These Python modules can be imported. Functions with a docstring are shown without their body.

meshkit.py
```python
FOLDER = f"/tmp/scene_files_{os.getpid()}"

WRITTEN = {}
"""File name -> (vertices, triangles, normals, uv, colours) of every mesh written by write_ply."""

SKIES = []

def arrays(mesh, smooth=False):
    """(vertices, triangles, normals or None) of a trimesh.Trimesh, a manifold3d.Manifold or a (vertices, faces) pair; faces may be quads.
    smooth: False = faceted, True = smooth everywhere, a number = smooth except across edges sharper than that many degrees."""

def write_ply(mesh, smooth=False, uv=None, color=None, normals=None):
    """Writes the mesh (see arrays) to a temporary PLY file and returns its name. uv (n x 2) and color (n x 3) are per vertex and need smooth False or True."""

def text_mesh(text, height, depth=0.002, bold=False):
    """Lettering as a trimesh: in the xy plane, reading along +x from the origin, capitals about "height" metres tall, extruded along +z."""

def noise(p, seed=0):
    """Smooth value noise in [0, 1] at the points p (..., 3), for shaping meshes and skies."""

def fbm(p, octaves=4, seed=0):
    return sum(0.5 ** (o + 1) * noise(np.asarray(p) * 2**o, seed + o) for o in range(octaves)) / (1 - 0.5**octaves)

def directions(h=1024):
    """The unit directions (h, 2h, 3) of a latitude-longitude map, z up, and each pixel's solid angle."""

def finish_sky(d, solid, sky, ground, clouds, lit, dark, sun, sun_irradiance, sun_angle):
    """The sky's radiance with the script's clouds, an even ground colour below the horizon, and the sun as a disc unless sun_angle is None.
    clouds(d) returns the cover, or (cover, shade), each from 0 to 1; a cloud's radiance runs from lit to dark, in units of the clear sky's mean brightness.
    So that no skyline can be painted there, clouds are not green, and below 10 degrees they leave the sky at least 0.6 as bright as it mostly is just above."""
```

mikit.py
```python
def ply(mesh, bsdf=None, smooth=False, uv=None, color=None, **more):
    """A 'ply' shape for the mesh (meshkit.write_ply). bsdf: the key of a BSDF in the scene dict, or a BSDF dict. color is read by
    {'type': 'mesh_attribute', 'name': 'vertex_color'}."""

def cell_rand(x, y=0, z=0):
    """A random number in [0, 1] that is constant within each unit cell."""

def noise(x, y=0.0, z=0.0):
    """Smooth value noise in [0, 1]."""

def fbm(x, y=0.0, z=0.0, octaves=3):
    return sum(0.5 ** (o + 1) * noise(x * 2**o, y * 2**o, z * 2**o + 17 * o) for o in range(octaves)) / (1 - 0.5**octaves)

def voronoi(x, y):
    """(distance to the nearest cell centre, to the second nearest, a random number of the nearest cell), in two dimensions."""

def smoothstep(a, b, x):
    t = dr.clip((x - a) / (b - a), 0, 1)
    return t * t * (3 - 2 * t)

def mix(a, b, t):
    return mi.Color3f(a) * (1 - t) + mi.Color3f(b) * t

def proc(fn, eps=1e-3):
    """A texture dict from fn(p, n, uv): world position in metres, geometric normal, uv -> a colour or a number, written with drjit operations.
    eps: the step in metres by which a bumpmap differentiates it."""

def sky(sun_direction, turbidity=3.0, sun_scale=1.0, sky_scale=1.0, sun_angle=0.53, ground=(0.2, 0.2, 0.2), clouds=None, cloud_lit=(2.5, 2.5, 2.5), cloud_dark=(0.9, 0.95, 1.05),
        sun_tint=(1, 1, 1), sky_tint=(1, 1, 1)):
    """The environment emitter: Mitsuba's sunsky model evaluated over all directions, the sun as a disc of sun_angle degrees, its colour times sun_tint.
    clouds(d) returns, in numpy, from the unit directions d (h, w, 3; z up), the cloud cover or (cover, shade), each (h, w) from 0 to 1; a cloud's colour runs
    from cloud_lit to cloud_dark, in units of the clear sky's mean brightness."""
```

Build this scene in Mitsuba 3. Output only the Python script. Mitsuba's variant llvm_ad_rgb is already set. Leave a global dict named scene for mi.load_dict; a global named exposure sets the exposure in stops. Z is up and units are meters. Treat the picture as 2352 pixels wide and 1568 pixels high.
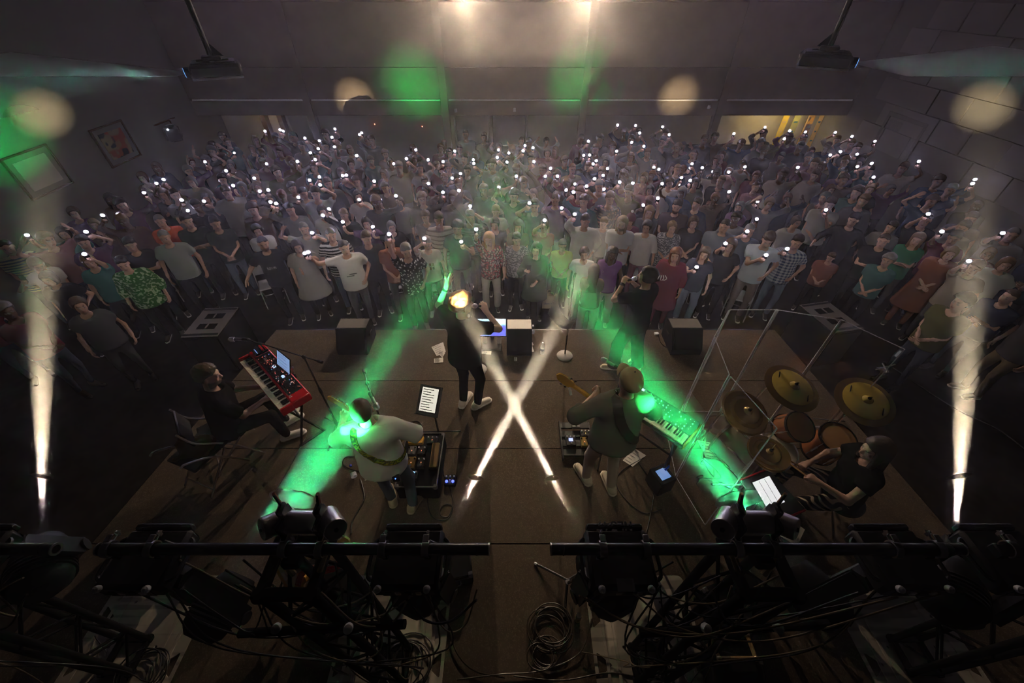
# A night of live music seen from above the back of the stage: band, rig of moving heads, crowd with phone torches.
import math, random
import numpy as np
import trimesh
import mitsuba as mi
import drjit as dr
import mikit, meshkit
from mikit import noise, fbm, smoothstep, mix
from scipy.spatial import ConvexHull

scene, labels = {}, {}
T = mi.ScalarTransform4f
PI = math.pi

# ------------------------------------------------------------------ camera
# x right, y away from the camera, z up; z = 0 is the stage floor, FLOOR the hall floor
FOCAL, PITCH, EYE, FLOOR = 915.0, math.radians(42.0), 4.22, -0.88
CP, SP = math.cos(PITCH), math.sin(PITCH)
scene['camera'] = {'type': 'perspective', 'fov': math.degrees(2 * math.atan(1176 / FOCAL)), 'fov_axis': 'x', 'near_clip': 0.05, 'far_clip': 100.0,
                   'to_world': T().look_at(origin=[0, 0, EYE], target=[0, CP, EYE - SP], up=[0, 0, 1]), 'medium': {'type': 'ref', 'id': 'hall_haze'}}
exposure = 10.0
DIM = 2.0 ** -4                     # unit of every lamp below: the hall is dark and the exposure long

# ------------------------------------------------------------------ haze and large lights
scene['hall_haze'] = {'type': 'homogeneous', 'sigma_t': 0.0105, 'albedo': {'type': 'rgb', 'value': [0.97, 0.96, 0.95]}, 'phase': {'type': 'hg', 'g': 0.72}}


def spot(key, origin, target, rgb, cutoff, beam, weight=1.0):
    up = [0, 0, 1] if abs(target[2] - origin[2]) < 5 else [0, 1, 0]
    scene[key] = {'type': 'spot', 'to_world': T().look_at(origin=list(origin), target=list(target), up=up), 'intensity': {'type': 'rgb', 'value': [float(c) * DIM for c in rgb]},
                  'cutoff_angle': cutoff, 'beam_width': beam, 'sampling_weight': weight}


def lamp_panel(key, centre, normal, size, rgb, weight=1.0):
    c, n = np.array(centre, float), np.array(normal, float)
    up = [0, 1, 0] if abs(n[2]) > 0.9 else [0, 0, 1]
    scene[key] = {'type': 'rectangle', 'to_world': T().look_at(origin=centre, target=list(c + n), up=up) @ T().scale([size[0] / 2, size[1] / 2, 1]),
                  'bsdf': {'type': 'diffuse', 'reflectance': {'type': 'rgb', 'value': 0.1}}, 'emitter': {'type': 'area', 'radiance': {'type': 'rgb', 'value': [float(c) * DIM for c in rgb]}, 'sampling_weight': weight}}
    labels[key] = {'kind': 'structure'}


KEY = 2.2
FRONT_LIGHTS = [(-1.0, 10.6, 4.34), (1.50, 10.6, 4.34)]
for i, p in enumerate(FRONT_LIGHTS):
    for j, x in enumerate((-3.1, 0.1, 3.3)):
        spot(f'front_spot_{i}_{j}', p, (x, 3.6, 0.1), np.array([1.0, 0.73, 0.49]) * KEY * (0.55, 1.0, 0.55)[j], 16.0, 3.0, 4.0)
    spot(f'front_flood_{i}', p, (p[0] * 1.5, 5.0, 0.0), np.array([1.0, 0.72, 0.52]) * KEY * 0.15, 75.0, 40.0, 4.0)
# above the camera: five fill lamps added for the audience, two on the band
for i, (x, w) in enumerate(((-8.5, 0.45), (-4.2, 0.85), (0.3, 1.0), (4.6, 0.85), (8.8, 0.45))):
    spot(f'audience_fill_{i}', (x * 0.3, 0.9, 5.5), (x * 0.8, 6.7, -0.3), np.array([1.0, 0.86, 0.76]) * 1.1 * w, 15.0, 2.5, 2.0)
for i, x in enumerate((-2.4, 2.4)):
    spot(f'back_spot_{i}', (x * 0.8, 0.15, 5.5), (x * 0.55, 2.7, 1.0), np.array([1.0, 0.84, 0.64]) * 0.15, 17.5, 10.0, 2.0)
# unseen cool panels added high at the rear: rim light and violet tinge
for i, x in enumerate((-6.2, 0.2, 6.6)):
    lamp_panel(f'trim_{10 + i}', [x, 12.2, 5.6], [0, -0.35, -1], (1.6, 0.5), np.array([0.050, 0.034, 0.064]), 1.5)  # each one is an added light panel, no trim of the hall

# ------------------------------------------------------------------ pixels of the photograph as points of the place
def ray(px, py):
    x, u = (px - 1176) / FOCAL, (784 - py) / FOCAL
    return np.array([x, CP + SP * u, -SP + CP * u])


def at_z(px, py, z=0.0):
    d = ray(px, py)
    return np.array([0, 0, EYE]) + d * ((z - EYE) / d[2])


def at_y(px, py, y):
    d = ray(px, py)
    return np.array([0, 0, EYE]) + d * (y / d[1])


def at_x(px, py, x):
    d = ray(px, py)
    return np.array([0, 0, EYE]) + d * (x / d[0])


# ------------------------------------------------------------------ names
def numbered(key):
    if key not in scene and key not in labels and not any(k.startswith(key + '__') for k in PARENTS.get(key, ())):
        return key
    n = 1
    while f'{key}_{n:03d}' in scene or f'{key}_{n:03d}' in labels:
        n += 1
    return f'{key}_{n:03d}'


PARENTS, LAST = {}, {}


def fresh(key):
    n = LAST.get(key, -1) + 1
    LAST[key] = n
    return key if n == 0 else f'{key}_{n:03d}'


def thing(name, label, cat, group=None, kind=None):
    key = fresh(name)
    labels[key] = {'label': label, 'category': cat}
    if group:
        labels[key]['group'] = group
    if kind:
        labels[key]['kind'] = kind
    return key


def part(parent, name, mesh, bsdf, smooth=40, label=None, M=None, **more):
    key = fresh(f'{parent}__{name}')
    shape = dict(mesh) if isinstance(mesh, dict) else mikit.ply(mesh, bsdf, smooth=smooth, **more)
    if isinstance(mesh, dict) and bsdf is not None:
        shape['bsdf'] = {'type': 'ref', 'id': bsdf}
    if M is not None:
        shape['to_world'] = T(M)
    scene[key] = shape
    if label:
        labels[key] = {'label': label}
    return key


def single(name, mesh, bsdf, label, cat, group=None, smooth=40, kind=None, **more):
    key = thing(name, label, cat, group, kind)
    scene[key] = mikit.ply(mesh, bsdf, smooth=smooth, **more)
    return key


def struct(name, mesh, bsdf, smooth=False):
    key = fresh(name)
    scene[key] = mikit.ply(mesh, bsdf, smooth=smooth)
    if '__' not in key:
        labels[key] = {'kind': 'structure'}
    return key


# ------------------------------------------------------------------ meshes as (vertices, triangles)
def join(*ms):
    ms = [m for m in (ms[0] if len(ms) == 1 and isinstance(ms[0], list) else ms) if len(m[0])]
    at = np.cumsum([0] + [len(m[0]) for m in ms])
    return np.vstack([m[0] for m in ms]), np.vstack([m[1] + a for m, a in zip(ms, at)])


def xf(m, M):
    M = np.asarray(M, float)
    v = m[0] @ M[:3, :3].T + M[:3, 3]
    return v, (m[1][:, ::-1] if np.linalg.det(M[:3, :3]) < 0 else m[1])


def mat(loc=(0, 0, 0), rz=0.0, rx=0.0, ry=0.0, s=1.0):
    cz, sz, cx, sx, cy, sy = math.cos(rz), math.sin(rz), math.cos(rx), math.sin(rx), math.cos(ry), math.sin(ry)
    R = np.array([[cz, -sz, 0], [sz, cz, 0], [0, 0, 1]]) @ np.array([[cy, 0, sy], [0, 1, 0], [-sy, 0, cy]]) @ np.array([[1, 0, 0], [0, cx, -sx], [0, sx, cx]])
    M = np.eye(4)
    M[:3, :3] = R * s
    M[:3, 3] = loc
    return M


def unit(v):
    v = np.asarray(v, float)
    return v / max(np.linalg.norm(v), 1e-12)


def frame(o, z, x=(1, 0, 0)):
    """matrix whose z axis is z and whose x axis is near x, at o"""
    z = unit(z)
    x = np.asarray(x, float) - z * np.dot(x, z)
    if np.linalg.norm(x) < 1e-5:
        x = np.cross([0, 1, 0.3], z)
    x = unit(x)
    M = np.eye(4)
    M[:3, 0], M[:3, 1], M[:3, 2], M[:3, 3] = x, np.cross(z, x), z, o
    return M


def hull(p):
    h = trimesh.convex.convex_hull(np.asarray(p, float))
    return np.array(h.vertices), np.array(h.faces)


def box(c, s, bev=0.0, rz=0.0):
    s = np.asarray(s, float) / 2
    if bev <= 0:
        v = np.array([[x, y, z] for x in (-1, 1) for y in (-1, 1) for z in (-1, 1)]) * s
        f = np.array([[0, 1, 3], [0, 3, 2], [4, 6, 7], [4, 7, 5], [0, 4, 5], [0, 5, 1], [2, 3, 7], [2, 7, 6], [0, 2, 6], [0, 6, 4], [1, 5, 7], [1, 7, 3]])
        m = (v, f)
    else:
        b = min(bev, s.min() * 0.9)
        p = []
        for x in (-1, 1):
            for y in (-1, 1):
                for z in (-1, 1):
                    q = np.array([x, y, z]) * s
                    for k in range(3):
                        e = np.array([x, y, z]) * b
                        e[k] = 0
                        p.append(q - e)
        m = hull(p)
    return xf(m, mat(c, rz))


def boxm(M, s, bev=0.0):
    return xf(box((0, 0, 0), s, bev), M)


def cyl(p0, p1, r0, r1=None, n=16, caps=True):
    r1 = r0 if r1 is None else r1
    p0, p1 = np.asarray(p0, float), np.asarray(p1, float)
    M = frame(p0, p1 - p0, (1, 0, 0) if abs(unit(p1 - p0)[0]) < 0.9 else (0, 1, 0))
    a = np.arange(n) * 2 * PI / n
    ring = np.cos(a)[:, None] * M[:3, 0] + np.sin(a)[:, None] * M[:3, 1]
    v = np.vstack([p0 + ring * r0, p1 + ring * r1])
    i = np.arange(n)
    j = (i + 1) % n
    f = [np.stack([i, j, j + n], 1), np.stack([i, j + n, i + n], 1)]
    if caps:
        v = np.vstack([v, [p0, p1]])
        f += [np.stack([j, i, i * 0 + 2 * n], 1), np.stack([i + n, j + n, i * 0 + 2 * n + 1], 1)]
    return v, np.vstack(f)


def tube(pts, r, n=6, closed=False):
    p = np.asarray(pts, float)
    r = np.broadcast_to(r, (len(p),)).astype(float)
    t = np.roll(p, -1, 0) - np.roll(p, 1, 0) if closed else np.gradient(p, axis=0)
    t /= np.linalg.norm(t, axis=1, keepdims=True) + 1e-12
    x = np.cross(t[0], [0, 0, 1] if abs(t[0][2]) < 0.9 else [1, 0, 0])
    rings = []
    a = np.arange(n) * 2 * PI / n
    for k in range(len(p)):
        x = unit(x - t[k] * np.dot(x, t[k]))
        y = np.cross(t[k], x)
        rings.append(p[k] + r[k] * (np.cos(a)[:, None] * x + np.sin(a)[:, None] * y))
    v = np.vstack(rings)
    m = len(p)
    f = []
    for k in range(m if closed else m - 1):
        i = np.arange(n)
        j = (i + 1) % n
        A, B = k * n, ((k + 1) % m) * n
        f += [np.stack([A + i, A + j, B + j], 1), np.stack([A + i, B + j, B + i], 1)]
    if not closed:
        v = np.vstack([v, p[0], p[-1]])
        i = np.arange(n)
        j = (i + 1) % n
        f += [np.stack([j, i, i * 0 + m * n], 1), np.stack([(m - 1) * n + i, (m - 1) * n + j, i * 0 + m * n + 1], 1)]
    return v, np.vstack(f)


def curve(pts, n=24, closed=False):
    """Catmull-Rom through the points"""
    p = np.asarray(pts, float)
    q = np.vstack([p[-1:], p, p[:2]]) if closed else np.vstack([2 * p[0] - p[1], p, 2 * p[-1] - p[-2]])
    out = []
    segs = len(q) - 3
    per = max(2, n // segs)
    for k in range(segs):
        a, b, c, d = q[k:k + 4]
        t = np.linspace(0, 1, per, endpoint=False)[:, None]
        out.append(0.5 * (2 * b + (c - a) * t + (2 * a - 5 * b + 4 * c - d) * t ** 2 + (3 * b - a - 3 * c + d) * t ** 3))
    if not closed:
        out.append(p[-1:])
    return np.vstack(out)


def lathe(prof, n=32, o=(0, 0, 0), axis=(0, 0, 1)):
    """prof: (radius, height) from bottom to top"""
    prof = np.asarray(prof, float)
    a = np.arange(n) * 2 * PI / n
    v = np.stack([np.outer(prof[:, 0], np.cos(a)), np.outer(prof[:, 0], np.sin(a)), np.repeat(prof[:, 1:2], n, 1)], -1).reshape(-1, 3)
    f = []
    i = np.arange(n)
    j = (i + 1) % n
    for k in range(len(prof) - 1):
        f += [np.stack([k * n + i, k * n + j, (k + 1) * n + j], 1), np.stack([k * n + i, (k + 1) * n + j, (k + 1) * n + i], 1)]
    m = (v, np.vstack(f))
    return xf(m, frame(o, axis))


def prism(poly, z0, z1, M=None):
    from shapely.geometry import Polygon
    g = poly if hasattr(poly, 'geom_type') else Polygon(poly)
    t = trimesh.creation.extrude_polygon(g, z1 - z0, engine='earcut')
    m = (np.array(t.vertices) + [0, 0, z0], np.array(t.faces))
    return m if M is None else xf(m, M)


def ball(c, r, n=8):
    t = trimesh.creation.uv_sphere(1.0, count=[n, 2 * n])
    return np.array(t.vertices) * np.asarray(r) + np.asarray(c), np.array(t.faces)


def quad(a, b, c, d):
    return np.array([a, b, c, d], float), np.array([[0, 1, 2], [0, 2, 3]])


def rgb(*c):
    return {'type': 'rgb', 'value': [float(x) for x in c]}


def srgb(r, g, b):
    return [((c / 255) / 12.92 if c < 10 else ((c / 255 + 0.055) / 1.055) ** 2.4) for c in (r, g, b)]


def matte(key, c):
    scene[key] = {'type': 'twosided', 'b': {'type': 'diffuse', 'reflectance': rgb(*c)}}
    return key


def plastic(key, c, rough=0.35, spec=0.5, metal=0.0):
    scene[key] = {'type': 'twosided', 'b': {'type': 'principled', 'base_color': rgb(*c), 'roughness': rough, 'specular': spec, 'metallic': metal}}
    return key


def glow(rad, weight=0.1):
    return {'type': 'area', 'radiance': rgb(*(np.asarray(rad, float) * DIM)), 'sampling_weight': weight}

# ------------------------------------------------------------------ surface materials
def carpet(p, n, uv):
    g = fbm(p.x * 42, p.y * 42, p.z * 42, 3)
    w = fbm(p.x * 1.7, p.y * 1.7, 3.0, 3)
    s = smoothstep(0.62, 0.8, noise(p.x * 130, p.y * 130, 5.0))
    return mix((0.049, 0.038, 0.029), (0.092, 0.072, 0.056), g * 0.6 + w * 0.4) * (0.85 + 0.3 * w) + mi.Color3f(0.05, 0.045, 0.03) * s * 0.5


def wallpaint(p, n, uv):
    g = fbm(p.x * 3.1, p.y * 3.1, p.z * 3.1, 3)
    return mix((0.215, 0.170, 0.130), (0.265, 0.212, 0.165), g)


def hallfloor(p, n, uv):
    g = fbm(p.x * 9, p.y * 9, 1.0, 3)
    return mix((0.009, 0.008, 0.008), (0.020, 0.018, 0.0175), g)


scene['stage_carpet'] = {'type': 'diffuse', 'reflectance': mikit.proc(carpet)}
scene['wall_paint'] = {'type': 'diffuse', 'reflectance': mikit.proc(wallpaint)}
scene['hall_floor'] = {'type': 'diffuse', 'reflectance': mikit.proc(hallfloor)}
matte('paint_white', (0.72, 0.70, 0.66))
matte('paint_beige', (0.50, 0.45, 0.37))
matte('paint_dark', (0.03, 0.028, 0.027))
matte('wall_grey', (0.20, 0.19, 0.155))
matte('panel_white', (0.42, 0.38, 0.32))
matte('black_cloth', (0.010, 0.010, 0.011))
matte('black_matte', (0.016, 0.016, 0.017))
plastic('black_gloss', (0.012, 0.012, 0.013), 0.22)
plastic('black_satin', (0.02, 0.02, 0.021), 0.42)
plastic('steel', (0.62, 0.61, 0.60), 0.26, metal=1.0)
plastic('chrome', (0.78, 0.76, 0.74), 0.12, metal=1.0)
plastic('brown_wood', (0.10, 0.055, 0.03), 0.5)
scene['clear_pane'] = {'type': 'thindielectric', 'int_ior': 1.49}

XL, XR, YB, YW, ZS, ZC = -9.5, 10.1, 13.5, 14.6, 1.25, 5.7
# ------------------------------------------------------------------ the hall
struct('floor', box(((XL + XR) / 2, 6.6, FLOOR - 0.1), (XR - XL + 0.6, 17.4, 0.2)), 'hall_floor')
struct('ceiling', box(((XL + XR) / 2, 6.6, ZC + 0.1), (XR - XL + 0.6, 17.4, 0.2)), 'paint_dark')
struct('wall_left', box((XL - 0.1, 6.6, 2.4), (0.2, 17.4, 6.8)), 'wall_grey')
struct('wall_right', box((XR + 0.1, 6.6, 2.4), (0.2, 17.4, 6.8)), 'wall_grey')
struct('wall_rear', box(((XL + XR) / 2, -1.9, 2.4), (XR - XL + 0.6, 0.2, 6.8)), 'black_cloth')
wb = struct('wall_back', box(((XL + XR) / 2, YB + 0.55, (ZS + ZC) / 2), (XR - XL, 1.0, ZC - ZS)), 'wall_paint')
struct('wall_foyer', box(((XL + XR) / 2, YW + 0.1, 0.6), (XR - XL + 0.6, 0.2, 3.2)), 'paint_beige')
PILLARS = (-6.0, -1.98, 2.12, 6.15)
bays = [XL, *PILLARS, XR]
ZL = ZS + 0.40                                   # the pale ledge that runs across the bulkhead
for a, b in zip(bays, bays[1:]):
    for z0, z1 in ((ZS, ZL - 0.012), (ZL + 0.03, ZL + 0.80), (ZL + 0.808, ZL + 2.2), (ZL + 2.208, ZC)):
        k = fresh('wall_back__panel')
        scene[k] = mikit.ply(box(((a + b) / 2, YB, (z0 + z1) / 2), (b - a - 0.03, 0.10, z1 - z0 - 0.004), 0.006), 'wall_paint')
    k = fresh('wall_back__ledge')
    scene[k] = mikit.ply(box(((a + b) / 2, YB - 0.075, ZL + 0.009), (b - a - 0.24, 0.06, 0.038), 0.004), 'paint_white')
for x in PILLARS:
    fl = [box((x, YB - 0.17, 2.4), (0.20, 0.03, 6.6), 0.004), box((x, YB - 0.02, 2.4), (0.03, 0.30, 6.6)), box((x, YB + 0.02, 2.4), (0.20, 0.03, 6.6))]
    k = fresh('wall_back__steel_column')
    scene[k] = mikit.ply(join(fl), 'wall_paint')
# columns and doors below the bulkhead
for x in (-8.05, -7.5):
    struct('trim', box((x, YW - 0.12, 0.2), (0.16, 0.24, 2.2), 0.01), 'brown_wood')
struct('trim', box((-6.75, YW - 0.35, 0.2), (0.62, 0.5, 2.16), 0.03), 'panel_white')
for i, x in enumerate((-1.30, -0.1)):
    d = fresh('door')
    scene[d] = mikit.ply(join(box((x, YW - 0.03, 0.15), (1.12, 0.05, 2.06), 0.005), box((x, YW - 0.07, 0.15), (0.9, 0.02, 1.9))), 'paint_dark')
    labels[d] = {'kind': 'structure'}
    for sx in (-1, 1):
        scene[fresh(d + '__frame_post')] = mikit.ply(box((x + sx * 0.57, YW - 0.08, 0.18), (0.07, 0.1, 2.1), 0.008), 'wall_grey')
    scene[fresh(d + '__push_bar')] = mikit.ply(cyl((x - 0.4, YW - 0.13, 0.12), (x + 0.4, YW - 0.13, 0.12), 0.02, n=8), 'steel')
struct('trim', box((7.5, YW - 0.2, -0.36), (3.4, 0.16, 1.04), 0.01), 'black_matte')     # dark half-height wall of the right bay
# lamps under the soffit: they light the foyer wall
for nm, c, s, p, w in (('lamp_panel_foyer', (8.6, 14.05, 1.236), (2.2, 0.12), (0.30, 0.225, 0.10), 1.0), ('lamp_panel_side', (-7.9, 14.0, 1.236), (0.5, 0.12), (0.16, 0.115, 0.035), 0.3)):
    m = box(c, (s[0], s[1], 0.02))
    k = thing('soffit_light', 'slim warm light bar under the soffit ' + ('above the lit posters' if c[0] > 0 else 'near the left corner'), 'ceiling light')
    part(k, 'housing', box((c[0], c[1], c[2] + 0.006), (s[0] + 0.03, s[1] + 0.03, 0.016)), 'paint_dark')
    part(k, 'diffuser', box((c[0], c[1], c[2] - 0.008), (s[0], s[1], 0.012)), 'paint_white', emitter=glow(p, w))
# stage
stage_pts = [(-4.6, 0.15), (4.75, 0.15), (4.3, 4.97), (-3.86, 4.97)]
st = fresh('stage')
scene[st] = mikit.ply(prism([(-4.6, -1.2), (4.75, -1.2), (4.3, 4.97), (-3.86, 4.97)], FLOOR, -0.002), 'black_cloth')
labels[st] = {'kind': 'structure'}
# carpet laid in strips with a seam between each pair
strips = [(-1.18, 0.52), (0.535, 1.62), (1.632, 2.73), (2.742, 3.84), (3.852, 4.965)]


def xedge(y):
    t = (y + 1.2) / 6.17
    return -4.6 + t * 0.74 + 0.01, 4.75 - t * 0.45 - 0.01


for y0, y1 in strips:
    (a0, b0), (a1, b1) = xedge(y0), xedge(y1)
    k = fresh(st + '__carpet_strip')
    scene[k] = mikit.ply(prism([(a0, y0), (b0, y0), (b1, y1), (a1, y1)], -0.002, 0.004), 'stage_carpet')
scene[fresh(st + '__edge_strip')] = mikit.ply(box((0.22, 4.972, -0.01), (8.1, 0.02, 0.035)), 'black_satin')

# ------------------------------------------------------------------ shafts of light: cones of denser haze added along the moving-head beams
# set denser near the lenses so the shafts show, thinner towards the rear
PHASE = {'type': 'hg', 'g': 0.25}
scene['beam_fog_0'] = {'type': 'homogeneous', 'sigma_t': 0.42, 'albedo': {'type': 'rgb', 'value': [0.96, 0.96, 0.96]}, 'phase': PHASE}
yy = np.linspace(1, 8, 57)
dens = np.interp(yy, [1.0, 1.5, 2.2, 3.2, 5.0, 7.0, 8.0], [0.29, 0.26, 0.18, 0.11, 0.055, 0.025, 0.012]).astype(np.float32)
scene['beam_fog_1'] = {'type': 'heterogeneous', 'albedo': {'type': 'rgb', 'value': [0.96, 0.96, 0.96]}, 'phase': PHASE,
                       'sigma_t': {'type': 'gridvolume', 'grid': mi.VolumeGrid(np.ascontiguousarray(np.broadcast_to(dens[None, :, None, None], (2, 57, 2, 1)))), 'to_world': T().translate([-12, 1, -2]) @ T().scale([24, 7, 9])}}
WHITE, GREEN = np.array([1.0, 0.80, 0.52]), np.array([0.03, 1.0, 0.19])
LZ = 1.87


import manifold3d as m3
SHAFTS = []


def shaft(lens, target, half, r0):
    d = unit(target - lens)
    L = np.linalg.norm(target - lens) + 0.6
    v, f = cyl(lens - d * 0.02, lens + d * L, r0, r0 + math.tan(math.radians(half)) * L, n=40)
    SHAFTS.append(m3.Manifold(m3.Mesh(np.ascontiguousarray(v, np.float32), np.ascontiguousarray(f, np.uint32))))


HEADS = []           # (lens, target, colour): the builder of the moving heads uses them


def beam(px0, target, colour, power, z=LZ, soft=False):
    lens = at_z(*px0, z) if len(px0) == 2 else np.array(px0, float)
    HEADS.append((lens, target, colour))
    d = unit(target - lens)
    n = len(HEADS)
    M = frame(lens, d)
    if not soft:
        spot(f'beam_spot_{n}', lens + d * 0.005, target, colour * power, 2.5, 0.9, 36.0)
    for i, (a, b) in enumerate(((-1, -1), (1, -1), (1, 1), (-1, 1)) if soft else ()):     # the lens of a wash head is a square of four emitters
        o = M[:3, 0] * a * 0.060 + M[:3, 1] * b * 0.060
        spot(f'beam_spot_{n}_{i}', lens + o + d * 0.01, target + o, colour * power / 4, 4.9, 0.9, 6.0)
    half, mouth = (5.1, 0.12) if soft else (2.6, 0.03)
    shaft(lens, target, half, mouth)


BP = 34.0
beam((96, 1238), at_x(97, 262, XL), WHITE, BP)
beam((560, 1312), at_y(1345, 185, YB - .05), GREEN, BP * 1.05, z=1.56, soft=True)
beam((1012, 1252), at_y(1557, 222, YB - .05), WHITE, BP)
beam((1350, 1255), at_y(816, 228, YB - .05), WHITE, BP)
beam((1815, 1292), at_y(948, 205, YB - .05), GREEN, BP * 1.05, z=1.56, soft=True)
beam((2.42, 0.82, LZ), at_x(2258, 247, XR - .05), WHITE, BP)
e_ = at_x(-30, 312, XL)
spot('beam_spot_edge', (-2.6, 0.75, 1.66), e_, GREEN * 14.0, 5.0, 1.0, 1.0)
hz = m3.Manifold.batch_boolean(SHAFTS, m3.OpType.Add)
for i, (y0, y1) in enumerate(((0.02, 1.30), (1.32, 7.9))):
    room = m3.Manifold.cube([XR - XL + 0.1, y1 - y0, 3.2 - FLOOR - 0.02], False).translate([XL - 0.05, y0, FLOOR + 0.02])
    hk = thing('beam_haze', ('haze cones added for the light shafts close to the lamps', 'haze cones added for the pale and green light shafts crossing over the stage')[i], 'light beam', kind='stuff')
    scene[hk] = mikit.ply(hz ^ room, smooth=False, bsdf={'type': 'null'}, interior={'type': 'ref', 'id': f'beam_fog_{i}'}, exterior={'type': 'ref', 'id': 'hall_haze'})
# box of denser haze added to widen the glow round the front lamps
scene['added_glow_fog'] = {'type': 'homogeneous', 'sigma_t': 0.046, 'albedo': {'type': 'rgb', 'value': [0.97, 0.94, 0.90]}, 'phase': {'type': 'hg', 'g': 0.74}}
fk = thing('ceiling_haze', 'haze box added under the ceiling to widen the glow of the two front lamps', 'haze', kind='stuff')
scene[fk] = mikit.ply(box(((XL + XR) / 2, 10.1, (3.24 + ZC + 0.05) / 2), (XR - XL + 0.1, 6.9, ZC + 0.05 - 3.24)), bsdf={'type': 'null'}, interior={'type': 'ref', 'id': 'added_glow_fog'}, exterior={'type': 'ref', 'id': 'hall_haze'})

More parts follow.
